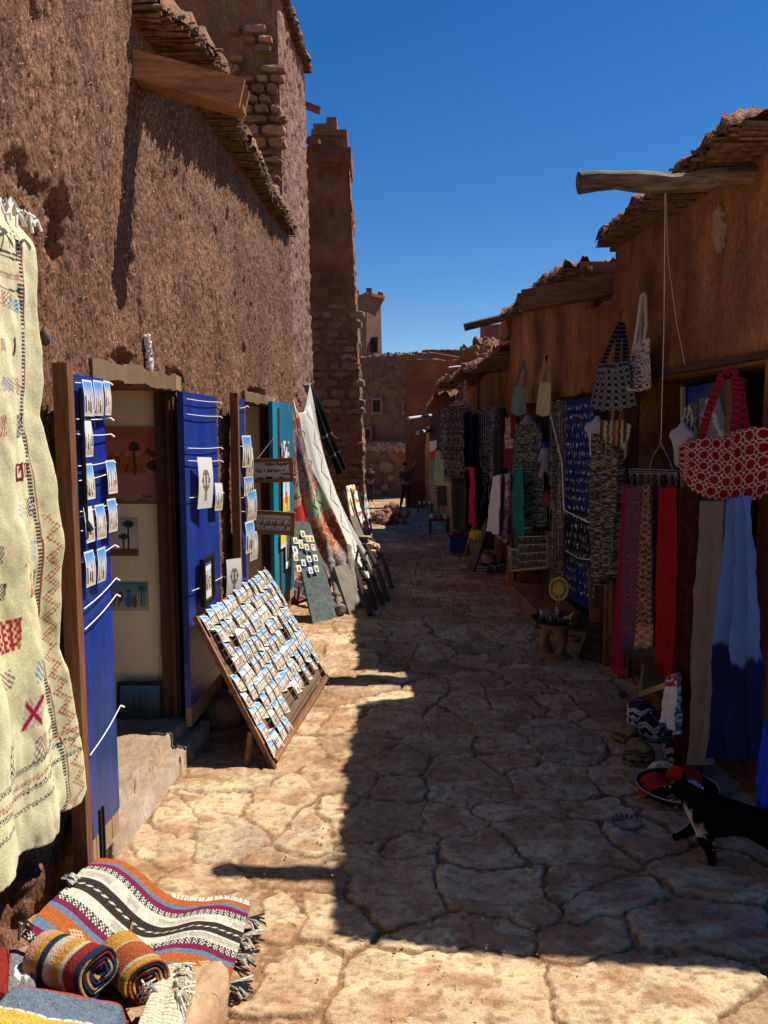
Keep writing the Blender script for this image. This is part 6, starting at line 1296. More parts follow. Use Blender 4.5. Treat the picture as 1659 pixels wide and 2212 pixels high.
H('black trousers hanging under the green T-shirt', [(945, 1050), (966, 1048), (966, 1092), (947, 1094)], .30, (.01, .01, .012), 'trousers', 'trousers', 'clothes at the far rail', .02, 2, 20, 30)
def f_kst(U, V): return W(C3(U, (.40, .37, .33)), frac(U * 9 + .15 * np.sin(V * 9)) < .42, (.05, .045, .045))
KG = 'striped kaftans inside the near stall'
H('black and white striped kaftan inside the stall behind the red tote', [(1482, 880), (1502, 866), (1504, 950), (1470, 955)], .02, f_kst, 'kaftan', 'kaftan', KG, .02, 2, 40, 50)
H('grey hooded kaftan with pale trim on a hanger behind the red tote handles', [(1515, 862), (1548, 858), (1560, 960), (1498, 960)], -.02, lambda U, V: W(W(C3(U, (.20, .19, .19)), np.abs(np.abs(U - .5) - .22 - .2 * V) < .035, (.48, .46, .42)), (np.hypot(U - .5, V - .1) < .12), (.45, .42, .4)), 'kaftan', 'kaftan', KG, .03, 1.5, 40, 50)
lb2 = thing('blue_door', 'open blue painted door leaf with wooden edge inside the near stall', 'door', on_R(1525, 900, -.12)); l = lb2.location
f_ = MB(); f_.poly([on_R(1474, 838, -.10) - l, on_R(1576, 820, -.10) - l, on_R(1576, 1300, -.10) - l, on_R(1474, 1240, -.10) - l], .03, (-1, -.05, 0)); f_.build('panel', m_blue, lb2)
f_ = MB(); f_.beam(on_R(1590, 818, -.06) - l, on_R(1590, 1400, -.06) - l, .06, .07); f_.build('door_stile', m_woodv, lb2)
f_ = MB(); f_.beam(on_R(1475, 836, -.08) - l, on_R(1475, 1240, -.08) - l, .02, .02); f_.build('edge_strip', m_pale, lb2)
# ---------------------------------------------------------------- jewellery
def f_pan(U, V): c = C3(U, (.010, .022, .13)); return W(c, (V > .55) & (V < .82), (.008, .010, .03)) * (.8 + .4 * fbm(U * 6, V * 20, 4, 3))[..., None]
pn = H('cobalt blue cloth panel hung with rows of silver earrings', [(1221, 864), (1286, 855), (1290, 1325), (1222, 1290)], .06, f_pan, 'display panel', 'earring_display', None, .006, 2, 40, 120)
m_sil = M('old silver', (.36, .33, .29), metal=.6, rough=.35, bst=.2); m_bead = M('bead colours', attr=True, rough=.4, bst=0, namt=.1)
EM = []
for k in range(5):
    mb = MB(); mb.tube([(0, 0, 0), (0, 0, -.014)], .001, 4)
    if k == 0: mb.lathe([(.001, -.012), (.007, -.02), (.007, -.028), (.001, -.034)], 7, (0, 0, 0))
    elif k == 1: mb.poly([Vector((-.008, 0, -.014)), Vector((.008, 0, -.014)), Vector((0, 0, -.04))], .002, (0, -1, 0))
    elif k == 2: mb.lathe([(.001, -.013), (.003, -.02), (.003, -.048), (.001, -.05)], 6, (0, 0, 0))
    elif k == 3: mb.box((0, 0, -.024), (.014, .003, .014), Euler((0, R(45), 0)).to_matrix()); mb.tube([(0, 0, -.03), (0, 0, -.046)], .0015, 4)
    else: mb.lathe([(.001, -.012), (.010, -.016), (.004, -.022), (.006, -.030), (.001, -.038)], 7, (0, 0, 0))
    o = mb.build('earring', m_sil); me = o.data; bpy.data.objects.remove(o); EM.append(me)
pA, pB, pC, pD = [on_R(p[0], p[1], .085) for p in ((1224, 872), (1284, 862), (1288, 1300), (1225, 1270))]
for r in range(21):
    v = (r + .3) / 21
    for k in range(13):
        if random.random() < .10: continue
        u = (k + .5) / 13; p = pA.lerp(pB, u).lerp(pD.lerp(pC, u), v + random.uniform(-.006, .006)); p = p + Vector((-.004 - .012 * random.random(), 0, 0)); o = bpy.data.objects.new('earring', EM[(r // 2 + (k % 2)) % 5]); C.objects.link(o); o.location = p; s = random.uniform(.7, 1.15); o.scale = (s, s, s)
        o.rotation_euler = (0, random.uniform(-.2, .2), random.uniform(0, 3)); tag(o, f'silver drop earring on the blue panel, {ORD[r]} row from the top, {ORD[k]} from the left', 'earring', 'silver earrings on the blue panel')
cdm = MB(); cdm.tube([on_R(1190, 898, .22), on_R(1214, 1000, .2), on_R(1218, 1100, .18), on_R(1224, 1105, .16), on_R(1275, 1130, .16)], .005, 6); cdm.tube([on_R(1222, 1190, .14), on_R(1250, 1206, .16), on_R(1288, 1211, .14)], .003, 5)
tag(cdm.build('cord', m_str), 'white cords tied slackly across the earring panel', 'cord')
def necklace(label, x0, y0, y1, off, cols, group, seed, w=7, rb=.0055):
    r = random.Random(seed); mb = MB(); n = 60; P = []
    for k in range(n + 1):
        t = k / n; s = math.sin(t * math.pi); px = x0 + (t - .5) * w * (1 if True else 0) + r.uniform(-.3, .3); py = y0 + (y1 - y0) * s ** .55; P.append(on_R(px, py, off))
    cum = 0
    for a, b in zip(P, P[1:]):
        L = (b - a).length; kk = max(1, int(L / (rb * 2.3)))
        for q in range(kk):
            p = a.lerp(b, q / kk); s = rb * r.uniform(.6, 1.25); mb.lathe([(.0005, -s), (s * .85, -s * .4), (s * .85, s * .4), (.0005, s)], 5, p, col=r.choice(cols))
    return tag(mb.build('necklace', m_bead, loc=tuple(on_R(x0, y0, off))), label, 'necklace', group)
SH = [(.42, .36, .28), (.32, .2, .12), (.5, .46, .4), (.2, .12, .08)]; MX = [(.35, .04, .03), (.4, .36, .3), (.04, .05, .06), (.3, .18, .08)]; DKC = [(.05, .05, .06), (.3, .28, .25), (.12, .08, .06)]
CN = ['shell and brown bead', 'pale bone bead', 'amber and dark bead', 'grey stone bead', 'cream and rust bead', 'small brown bead']
for k in range(8): necklace(f'{CN[k % 6]} necklace, {["first","second","third","fourth","fifth","sixth","seventh","last"][k]} of the strands left of the blue panel', 1190 + k * 4.1, 868 - k * .5, 1100 + (k * 53) % 120, .14 + .012 * (k % 3), [SH, SH, DKC, MX][k % 4], 'bead necklaces beside the earring panel', k, 5)
for k in range(9): necklace(f'{["red coral","dark stone","silver grey","black","mixed red and white","brown","pale","orange","thin dark"][k]} bead necklace hung past the maroon kaftan', 1038 + k * 4.6, 886 - k * 1.2, 1010 + (k * 37) % 80, .16, [MX, DKC, SH, DKC, MX, SH, SH, MX, DKC][k], 'bead necklaces on the far jewellery board', 30 + k, 5, .008)
H('blue backing cloth of the far jewellery board', [(1036, 884), (1076, 880), (1078, 1075), (1038, 1070)], .07, (.012, .02, .08), 'cloth', 'backing_cloth', None, .01, 1, 12, 20)
# case of small goods
cs_ = thing('jewellery_case', 'open wooden case with wire-edged compartments standing under the teal cloth', 'case', at(1143, 1230, 6.9)); l = cs_.location
A, B, Cc, D = at(1102, 1142, 7.35) - l, at(1186, 1140, 6.75) - l, at(1188, 1225, 6.55) - l, at(1108, 1232, 7.1) - l; fq = bil(A, B, Cc, D)
def Q(u, v): return Vector(fq(np.array([float(u)]), np.array([float(v)]))[0])
nn = (B - A).cross(D - A).normalized(); nn = nn if nn.y < 0 else -nn
mb = MB(); mb.poly([A, B, Cc, D], .04, nn); mb.build('back', m_iron, cs_)
mb = MB(); mb.beam(Q(0, -.02), Q(0, 1.02), .02, .05, up=nn); mb.beam(Q(0, 1), Q(1, 1), .05, .02); mb.beam(Q(1, 0), Q(1, 1), .02, .05, up=nn); mb.build('frame', m_pale, cs_)
mb = MB()
for v in (0, .22, .42, .62, .82): mb.beam(Q(.24, v) + nn * .008, Q(.98, v) + nn * .008, .004, .006)
for u in (.24, .36, .48, .6, .72, .84, .97): mb.beam(Q(u, 0) + nn * .009, Q(u, .98) + nn * .009, .004, .004)
mb.build('grid', m_wire, cs_)
r0 = random.Random(3)
mb = MB()
for i in range(5):
    for j in range(18):
        p = Q(.27 + .69 * j / 17, .1 + .19 * i) + nn * .014; mb.tube([p + Vector((0, 0, .012)), p - Vector((r0.uniform(-.006, .006), 0, .012))], .0035, 5, col=r0.choice([(.45, .42, .36), (.3, .1, .06), (.5, .5, .48)]))
o = mb.build('rings', m_bead, cs_); o['kind'] = 'stuff'
for v, c in ((.62, (.35, .33, .33)), (.83, (.18, .18, .19))):
    mb = MB(); c0_ = Q(.12, v) + nn * .01; mb.box(c0_, (.13, .02, .10), Euler((0, 0, R(-40))).to_matrix(), col=c); mb.box(c0_ + nn * .014, (.06, .004, .05), Euler((0, 0, R(-40))).to_matrix(), col=(.06, .06, .06)); mb.build('tile_box', m_card, cs_)
# plush toys: plain soft dolls
m_pl = M('plush', attr=True, nsc=60, bsc=200, bst=.6, rough=1)
def doll(label, c, cols, s, hat=None):
    t = thing('plush_toy', label, 'toy', c, 'soft toys hanging on the right')
    me = skin_me('toy', [Vector(p) * s for p in ((0, 0, 0), (0, 0, .06), (0, 0, .13), (-.07, -.02, .03), (.07, -.02, .03), (-.035, -.01, -.07), (.035, -.01, -.07), (-.045, -.02, -.12), (.05, -.02, -.12), (0, -.03, .13))],
        [(0, 1), (1, 2), (1, 3), (1, 4), (0, 5), (0, 6), (5, 7), (6, 8), (2, 9)], [.045 * s, .04 * s, .05 * s, .018 * s, .018 * s, .022 * s, .022 * s, .024 * s, .024 * s, .03 * s])
    paint(me, lambda x, y, z: np.where((z < -.05 * s)[:, None], cols[2], np.where((z < .085 * s)[:, None], cols[1], cols[0]))); me.materials.append(m_pl); link(bpy.data.objects.new('body', me), t)
    if hat: mb = MB(); mb.lathe([(.055 * s, .15 * s), (.05 * s, .18 * s), (.02 * s, .20 * s), (.001, .205 * s)], 12, col=hat); mb.build('hat', m_pl, t, smooth=True)
    for sx in (-1, 1): mb = MB(); mb.lathe([(.001, -.02 * s), (.02 * s, 0), (.001, .02 * s)], 8, (sx * .045 * s, 0, .17 * s), col=cols[0]); mb.build('ear', m_pl, t)
doll('orange soft toy in a red-orange cape hanging before the floral dress', at(1137, 1003, 6.75), ((.48, .16, .04), (.50, .07, .02), (.45, .35, .28)), 1.05)
doll('grey and blue soft toy with a dark blue hat hanging beside the necklaces', at(1178, 1003, 6.4), ((.30, .32, .4), (.32, .28, .32), (.5, .42, .36)), .95, (.02, .05, .25))
mb = MB(); mb.lathe([(.001, .09), (.012, .07), (.03, .03), (.04, -.01), (.03, -.05), (.001, -.07)], 12, col=(.30, .06, .02)); o = tag(mb.build('beaded_lantern', m_bead, loc=(0, 0, 0)), 'red beaded drop-shaped lantern hanging by the bead strands', 'lantern'); o.location = at(1181, 1080, 6.35)
# drum table with figurines
dt = thing('carved_stool', 'round carved wooden stool carrying the figurine tray by the earring panel', 'stool', on_G(1196, 1420)); g0 = dt.location
mb = MB(); mb.lathe([(.001, 0), (.10, 0), (.105, .035), (.09, .045), (.001, .045)], 20); mb.build('base', m_wood, dt)
for k in range(4):
    a = k * math.pi / 2 + .4; mb = MB(); mb.tube([(.06 * math.cos(a), .06 * math.sin(a), .04), (.095 * math.cos(a), .095 * math.sin(a), .11), (.09 * math.cos(a), .09 * math.sin(a), .17), (.05 * math.cos(a), .05 * math.sin(a), .23)], [.03, .022, .028, .03], 8); mb.build('leg', m_wood, dt)
mb = MB(); mb.lathe([(.001, .22), (.10, .22), (.105, .235), (.1, .25), (.001, .25)], 20); mb.build('seat', m_wood, dt)
ty = on_G(1196, 1420) + Vector((-.02, .0, .255)); mb = MB(); mb.lathe([(.001, .0), (.10, .0), (.15, .03), (.152, .036), (.10, .012), (.001, .008)], 28); o = mb.build('metal_tray', m_iron, smooth=True); o.location = ty; tag(o, 'dark metal tray of figurines resting on the carved stool', 'tray')
r0 = random.Random(8); FC = [(.35, .12, .04), (.45, .3, .15), (.1, .08, .08), (.5, .45, .38), (.05, .1, .12), (.5, .3, .05)]; FN = ['rust brown', 'tan', 'black', 'cream', 'dark teal', 'ochre yellow', 'small rust', 'small tan', 'small black', 'small cream', 'little teal', 'little ochre']
for k in range(12):
    a = k * 2.4; rr = .03 + .085 * ((k * 7) % 12) / 12; c = ty + Vector((rr * math.cos(a), rr * math.sin(a), .012)); h = r0.uniform(.05, .10)
    me = skin_me('figurine', [Vector(p) * h for p in ((0, 0, .5), (.35, 0, .5), (-.35, 0, .55), (.35, .1, 0), (.35, -.1, 0), (-.35, .1, 0), (-.35, -.1, 0), (-.5, 0, .9), (-.7, 0, .95))], [(0, 1), (0, 2), (1, 3), (1, 4), (2, 5), (2, 6), (2, 7), (7, 8)], [.18 * h, .16 * h, .15 * h, .05 * h, .05 * h, .05 * h, .05 * h, .1 * h, .06 * h], 1)
    paint(me, lambda x, y, z, k=k: np.ones((len(x), 3)) * np.array(FC[k % 6])); me.materials.append(m_bead); o = bpy.data.objects.new('camel_figurine', me); C.objects.link(o); o.location = c; o.rotation_euler = (0, 0, r0.uniform(0, 6)); tag(o, f'{FN[k]} animal figurine standing on the dark tray', 'figurine', 'figurines on the stool tray')
fn = thing('woven_fan', 'round yellow woven fan standing behind the figurine tray', 'fan', at(1207, 1272, 5.5)); mb = MB(); mb.lathe([(.030, 0), (.032, .004), (.045, .004), (.047, 0)], 24, rot=Euler((R(90), 0, 0)).to_matrix()); mb.lathe([(.074, 0), (.078, .005), (.088, .004), (.09, 0)], 24, rot=Euler((R(90), 0, 0)).to_matrix())
mb.lathe([(.001, -.004), (.03, -.004), (.03, .002), (.001, .004)], 20, rot=Euler((R(90), 0, 0)).to_matrix())
for k in range(26): a = k * 2 * math.pi / 26; mb.tube([(.03 * math.cos(a), 0, .03 * math.sin(a)), (.085 * math.cos(a), 0, .085 * math.sin(a))], .003, 4)
mb.build('weave', M('yellow straw', (.52, .38, .06), bst=.4), fn); mb = MB(); mb.tube([(0, 0, -.08), (.01, 0, -.16)], .006, 6); mb.build('handle', m_pale, fn); fn.rotation_euler = (0, R(8), R(-25)); fn.scale = (.8, 1, 1.0)
cf = thing('carved_box', 'black carved wooden box leaning against the wall beside the stool', 'box', on_G(1285, 1432)); l = cf.location; A = on_G(1248, 1425) - l; B = on_G(1295, 1438) - l; up = Vector((.16, .10, .42))
mb = MB(); mb.poly([A, B, B + up, A + up], .09, (-.3, -1, .2)); mb.build('body', m_iron, cf)
mb = MB()
for i in range(6):
    for j in range(3): p = A.lerp(B, .2 + .3 * j) + up * (.12 + .15 * i) + Vector((-.003, -.012, .004)); mb.box(p, (.035, .012, .03), Euler((.2, .5, -.3)).to_matrix())
mb.build('carving', m_woodd, cf)
# mirror and embroidered cloth
mr_ = thing('mirror', 'plain wooden frame with dark glass leaning below the scarves', 'frame', on_G(1410, 1495)); l = mr_.location; f4 = [on_R(1384, 1500, .10) - l, on_R(1440, 1480, .10) - l, on_R(1446, 1400, .03) - l, on_R(1392, 1410, .03) - l]
mb = MB(); [mb.beam(f4[i], f4[(i + 1) % 4], .02, .03) for i in range(4)]; mb.build('frame', m_pale, mr_); mb = MB(); mb.poly([f4[0], f4[1], f4[2], f4[3]], .008, (-1, -.2, 0)); mb.build('glass', m_iron, mr_)
mb = MB(); mb.beam(on_R(1291, 1225, .04), on_R(1296, 1345, .04), .14, .02); mb.beam(on_R(1318, 1230, .03), on_R(1320, 1370, .03), .12, .02); tag(mb.build('wooden_shutter', m_woodv), 'brown wooden shutter boards between the earring panel and the scarves', 'shutter')
def f_emb(U, V): c = C3(U, (.58, .55, .56)); c = W(c, (V < .22) & (vn(U * 9, V * 22, 3) > .45), (.40, .02, .08)); return W(c, (U > .72) & (vn(U * 12, V * 40, 8) > .5), (.03, .18, .15))
H('white cloth with pink and green embroidery hanging low beside the caps', [(1444, 1462), (1470, 1452), (1468, 1590), (1434, 1560)], .30, f_emb, 'cloth', 'hanging_cloth', None, .02, 2, 30, 60, m_cloth)
# ---------------------------------------------------------------- caps, tray, hats
m_knit = M('knitted wool', attr=True, nsc=70, bsc=160, bst=1, bdist=.004, rough=1)
def cap(label, x0, x1, y0, y1, base, ln, z=0, tilt=(0, 0), pts=5, seed=0, name='knitted_hat', y=None, pom=True):
    g = on_G((x0 + x1) / 2, y1 - (y1 - y0) * .15, z) if y is None else Vector((0, y, 0)); yy = g.y + .04; c = at((x0 + x1) / 2, y1, yy); Rr = (x1 - x0) / 2 / CF * yy; Hh = (at((x0 + x1) / 2, y0, yy) - c).z * .95
    n, m = 96, 44; T, V = np.meshgrid(np.linspace(0, 2 * math.pi, n), np.linspace(0, 1, m), indexing='ij'); r = np.where(V < .6, 1 - .06 * V - .05 * (1 - V), np.cos((V - .6) / .4 * math.pi / 2) ** .75 * .94)
    h = np.where(V < .6, V * .85, .51 + np.sin((V - .6) / .4 * math.pi / 2) * .34); h = h / .85; r = r * (1 + .05 * np.cos(T * 4 + seed) * V * 2 + (fbm(np.cos(T) * 2 + 5, np.sin(T) * 2 + V, seed, 3) - .5) * .18)
    X, Yy, Z = Rr * r * np.cos(T), Rr * r * np.sin(T), h * Hh * (1 + .06 * np.sin(T * 2 + seed))
    u = T / (2 * math.pi); zg = np.abs(frac(u * 10) - .5) * 2; v = V / .6; c_ = C3(u, base)
    for a in (.10, .20, .62, .72): c_ = W(c_, np.abs(v - a - .01) < .028, ln)
    c_ = W(c_, np.abs(v - 1.02 - .14 * np.abs(frac(u * 5) - .5) * 2) < .035, ln); c_ = W(c_, np.abs(v - 1.12 - .14 * np.abs(frac(u * 5) - .5) * 2) < .03, ln)
    c_ = W(c_, (v > .28) & (v < .28 + .28 * zg), ln); c_ = W(c_, (v > .76) & (v < .76 + .2 * zg), ln); c_ = W(c_, (np.abs(frac(u * 3) - .5) < .012) & (frac(V * 22) < .55), ln)
    o = grid(name, np.stack([X, Yy, Z], -1), m_knit, col=c_); o.location = c; o.rotation_euler = (tilt[0], tilt[1], seed * 1.3)
    if pom:
        mb = MB(); 
        for k in range(8): a = Vector((0, 0, Hh * .98)); mb.tube([a, a + Vector((random.uniform(-.012, .012), random.uniform(-.012, .012), random.uniform(.002, .012)))], .003, 4, col=random.choice([ln, base]))
        mb.build('tassel', m_knit, o)
    return tag(o, label, 'cap', 'knitted caps stacked on the paving')
BK, WH, TN = (.006, .007, .014), (.55, .52, .47), (.24, .145, .07)
cap('brown knitted cap with black bands at the left of the cap heap', 1317, 1378, 1562, 1617, TN, (.012, .012, .014), 0, (0, -.1), seed=2)
cap('tan pointed knitted cap lying nearest in front of the heap', 1340, 1415, 1598, 1667, (.18, .11, .05), (.012, .012, .012), 0, (0, .05), seed=5)
cap('black knitted cap with white triangles in the middle of the heap', 1384, 1446, 1534, 1612, BK, WH, 0, (.1, .15), seed=3)
cap('black and white knitted cap at the right end of the heap', 1430, 1486, 1588, 1658, BK, WH, 0, (0, .2), seed=8)
cap('small black and white knitted cap tucked under the top one', 1372, 1412, 1548, 1600, BK, WH, 0, (0, 0), seed=4)
cap('navy topped knitted cap with white zigzags on top of the heap', 1351, 1415, 1510, 1564, (.008, .014, .045), WH, .12, (0, -.08), seed=1, y=on_G(1385, 1590).y + .0)
trc = on_G(1462, 1712, .03); tr_ = thing('metal_tray', 'wide dark round tray with a pale rim on the paving, holding hats', 'tray', trc); RR = 88 / CF * trc.y
mb = MB(); mb.lathe([(.001, 0), (RR * .82, 0), (RR, .035), (RR * 1.01, .037), (RR * .83, .008), (.001, .006)], 48); mb.build('dish', m_iron, tr_, smooth=True)
mb = MB(); mb.lathe([(RR * .99, .036), (RR * 1.02, .040), (RR * 1.02, .034)], 48); mb.build('rim', M('pale worn enamel', (.32, .30, .27)), tr_, smooth=True)
m_felt = M('red felt', (.30, .005, .006), nsc=20, namt=.15, bsc=200, bst=.3)
def hat(label, c, r0_, r1_, h, rot, mat, col=None, name='felt_hat', cols=None):
    mb = MB(); mb.lathe([(r0_, 0), (r1_, h), (r1_ * .93, h + .004), (.001, h + .004)], 28, cols=cols, col=col or (1, 1, 1)); o = mb.build(name, mat, smooth=False); o.location = c; o.rotation_euler = rot; return tag(o, label, 'hat', 'hats on the round tray')
hat('red fez lying open side down at the front left of the tray', at(1425, 1722, 3.22), .078, .062, .085, (R(-60), R(-25), 0), m_felt)
hat('dark red fez with a black band leaning on the right side of the tray', at(1490, 1690, 3.30), .072, .058, .09, (R(20), R(-70), 0), m_felt)
hat('cream brimless hat with gold medallion crown, upright at the back of the tray', at(1432, 1680, 3.42), .078, .066, .05, (R(58), R(-12), 0), M('embroidered cream', attr=True, nsc=40, bsc=120, bst=.5), cols=lambda i, q, n: (.5, .40, .26) if i == 0 and q % 2 else ((.42, .30, .08) if i == 2 and q % 3 else (.55, .46, .33)))
hat('white and navy embroidered cap between the red fez and the cat', at(1492, 1718, 3.15), .058, .05, .04, (R(30), R(30), 0), M('embroidered white', attr=True, nsc=40, bsc=120, bst=.5), cols=lambda i, q, n: (.5, .5, .52) if q % 2 else (.06, .08, .2))
hat('brown and silver embroidered cap behind the cat at the back of the tray', at(1528, 1690, 3.45), .06, .05, .05, (0, 0, 0), _mats['embroidered white'], cols=lambda i, q, n: (.4, .38, .36) if q % 2 else (.12, .05, .03))
hat('black cap with gold trim under the red fez', at(1465, 1735, 3.12), .05, .045, .02, (0, 0, 0), _mats['embroidered white'], cols=lambda i, q, n: (.35, .26, .05) if q % 3 == 0 else (.01, .01, .01))
pl = MB(); n_ = 32
pl.lathe([(.001, .006), (.036, .006), (.042, .012), (.06, .018), (.062, .016), (.04, .0), (.001, .0)], n_, cols=lambda i, q, n: (.20, .18, .18) if (i == 2 and q % 2) else ((.035, .02, .018) if i == 2 else (.11, .075, .06)))
o = pl.build('clay_dish', m_bead); o.location = on_G(1354, 1783, .02); tag(o, 'small clay ashtray dish with a striped rim alone on the paving', 'dish')
pp = []
rp_ = random.Random(12)
for k in range(30):
    a = 2 * math.pi * k / 30; q = on_R(1549 + 13 * math.cos(a) * rp_.uniform(.6, 1.15), 493 + 50 * math.sin(a) * rp_.uniform(.75, 1.1), .022); pp.append(q)
mb = MB(); mb.poly(pp, .02, (-1, 0, 0)); mb.build('plaster_patch', M('bare pale plaster', (.42, .25, .15), nsc=20, bsc=60, bst=.6), houseR)
mb = MB(); rg = random.Random(21)
for k in range(900):
    y = 1.9 + 5 * rg.random() ** 1.6; x = rg.uniform(-1.0, 1.5); s = rg.uniform(.0015, .004); z = .009
    if rg.random() < .35: a = rg.uniform(0, 3.1); L = rg.uniform(.006, .02); mb.box((x, y, z + .006), (L, .0014, .001), Euler((0, 0, a)).to_matrix(), col=(.5, .38, .2))
    else: mb.box((x, y, z), (s * 2, s * 1.6, s * 1.5), Euler((rg.random(), rg.random(), rg.random() * 3)).to_matrix(), col=rg.choice([(.4, .27, .16), (.25, .14, .08), (.5, .4, .3)]), j=s * .3)
tag(mb.build('gravel', m_stone), 'fine grit and bits of straw lying on the paving', kind='stuff')
# ---------------------------------------------------------------- the cat
def cat():
    F = on_G(1541, 1874, .015); s = 1.0
    # local: -x forward (to the left of the picture), y away
    t = thing('cat', 'black cat with white bib, belly and paws walking towards the tray of hats', 'cat', (F.x, F.y, 0), rz=R(-30)); t.scale = (1.04, 1.04, 1.04)
    V_ = [(.16, .02, .20), (.05, .02, .205), (-.03, .02, .20), (-.085, .03, .235), (-.125, .04, .262), (-.150, .045, .246),      # 0-5 spine to muzzle
          (-.03, -.02, .13), (-.005, -.03, .07), (-.002, -.035, .02), (-.022, -.037, .008),                                      # 6-9 near front leg, on the ground
          (-.055, .07, .13), (-.10, .075, .085), (-.135, .075, .055), (-.152, .075, .050),                                      # 10-13 far front leg, lifted forward
          (.25, .02, .19), (.25, -.03, .12), (.215, -.045, .085), (.25, -.045, .04), (.225, -.045, .010),                        # 14-18 near hind leg
          (.27, .07, .12), (.30, .075, .08), (.325, .075, .035), (.30, .075, .010),                                            # 19-22 far hind leg
          (.33, .02, .21), (.42, .02, .19), (.50, .03, .21), (.56, .03, .26)]                                                # 23-26 tail
    E_ = [(0, 1), (1, 2), (2, 3), (3, 4), (4, 5), (2, 6), (6, 7), (7, 8), (8, 9), (2, 10), (10, 11), (11, 12), (12, 13), (0, 14), (14, 15), (15, 16), (16, 17), (17, 18), (14, 19), (19, 20), (20, 21), (21, 22), (14, 23), (23, 24), (24, 25), (25, 26)]
    r_ = [(.062, .058), (.058, .062), (.052, .062), .044, .043, .027, .028, .015, .012, .016, .026, .015, .012, .016, (.060, .055), .040, .026, .014, .016, .040, .026, .014, .016, .022, .016, .014, .010]
    me = skin_me('cat_body', V_, E_, r_, 2)
    def f(x, y, z):
        w = (z < .022) | ((x > .19) & (x < .3) & (z < .05)) | ((x + .5 * (z - .2) < -.078) & (x > -.125) & (z < .222) & (z > .13)) | ((x > .0) & (x < .2) & (z < .146) & (z > .10)) | ((x < -.168) & (z < .242)); w &= ~((x < -.12) & (z < .1))
        n = vn(x * 90, z * 90 + y * 40, 3) > .3; return np.where((w & n)[:, None], (.45, .38, .30), (.003, .0028, .0028))
    paint(me, f); me.materials.append(M('cat fur', attr=True, nsc=90, bsc=220, bst=.5, bdist=.003, rough=.95, spec=.03)); o = bpy.data.objects.new('body', me); link(o, t)
    ca = me.color_attributes['Col']; cc = np.empty(len(me.loops) * 4, np.float32); ca.data.foreach_get('color', cc); cc = cc.reshape(-1, 4)
    mb = MB(); rr_ = random.Random(2)
    for p in me.polygons:
        for q in range(3):
            w = [rr_.random() for _ in p.vertices]; sw_ = sum(w); c_ = sum((me.vertices[v].co * x for v, x in zip(p.vertices, w)), Vector()) / sw_; nr = p.normal; L = .006 + .010 * rr_.random()
            if c_.x < -.11 or c_.z < .05: L *= .4
            d_ = (nr * .5 + Vector((.8, rr_.uniform(-.3, .3), -.5))).normalized(); s_ = nr.cross(d_).normalized() * .0011
            mb.add([c_ - s_, c_ + s_, c_ + d_ * L], [(0, 1, 2)], tuple(float(v) for v in cc[p.loop_start][:3]))
    mb.build('fur', _mats['cat fur'], t)
    for sy in (-.018, .030):
        mb = MB(); b = Vector((-.118, .04 + sy - .006, .293)); mb.add([b + Vector(p) for p in ((-.012, -.012, -.006), (.014, -.010, -.006), (.006, .012, -.006), (.002, 0, .034))], [(0, 1, 3), (1, 2, 3), (2, 0, 3)], (.006, .005, .005)); mb.build('ear', _mats['cat fur'], t)
    for sy in (-.020, .022): mb = MB(); mb.lathe([(.0005, -.005), (.005, 0), (.0005, .005)], 8, (-.158, .045 + sy, .262), col=(.25, .28, .05)); mb.build('eye', m_bead, t)
    mb = MB(); mb.lathe([(.0005, -.004), (.005, 0), (.0005, .004)], 6, (-.181, .046, .25), col=(.3, .12, .1)); mb.build('nose', m_bead, t)
cat()
# ---------------------------------------------------------------- low goods further along
lbn = thing('leaning_slab', 'slate coloured board leaning across from the kaftans to the paving', 'board', on_G(1030, 1225)); l = lbn.location; f4 = [on_G(1005, 1233) - l, on_G(1022, 1236) - l, at(1058, 1120, 8.9) - l, at(1048, 1118, 9.0) - l]
mb = MB(); mb.poly(f4, .03, (-1, -.6, .3)); mb.build('board', m_green, lbn)
mb = MB(); mb.tube([on_G(1004, 1200), at(1018, 1150, 9.0), at(1040, 1090, 9.3), at(1050, 1050, 9.5)], [.012, .02, .025, .02], 7); tag(mb.build('wooden_oar', m_pale), 'long pale wooden pole leaning beside the slate coloured board', 'pole')
bt = thing('blue_table', 'small blue-sided table heaped with bowls under the black carpet', 'table', on_G(992, 1200)); l = bt.location; P_ = at(995, 1178, 9.6)
mb = MB(); w_ = .36; mb.box((0, .1, .17), (.30, .34, .24)); mb.build('side_panel', m_blue, bt)
for sx in (-.12, .12):
    for sy in (-.05, .25): mb = MB(); mb.box((sx, sy, .025), (.03, .03, .05)); mb.build('leg', m_pale, bt)
mb = MB(); mb.box((0, .1, .30), (.34, .38, .02)); mb.build('tabletop', m_woodd, bt)
def pot(label, c, prof, mat, col=(1, 1, 1), name='bowl', group=None, cat=None): mb = MB(); mb.lathe(prof, 18, col=col); o = mb.build(name, mat, smooth=True); o.location = c; return tag(o, label, cat or name, group)
for k, (dx, dy, s, c, lb) in enumerate(((-.10, .0, .05, (.3, .1, .05), 'rust red'), (0, .02, .06, (.1, .09, .08), 'black'), (.1, .0, .05, (.38, .08, .03), 'orange red'), (-.06, .15, .05, (.4, .34, .24), 'cream'), (.06, .17, .055, (.12, .2, .18), 'green'))):
    pot(f'small {lb} pot on the blue-sided table', l + Vector((dx, dy, .31)), [(.001, 0), (s * .6, 0), (s, s * .6), (s * .8, s * 1.2), (s * .9, s * 1.3), (s * .7, s * 1.2), (.001, s * .3)], m_bead, c, 'pot', 'pots on the blue-sided table')
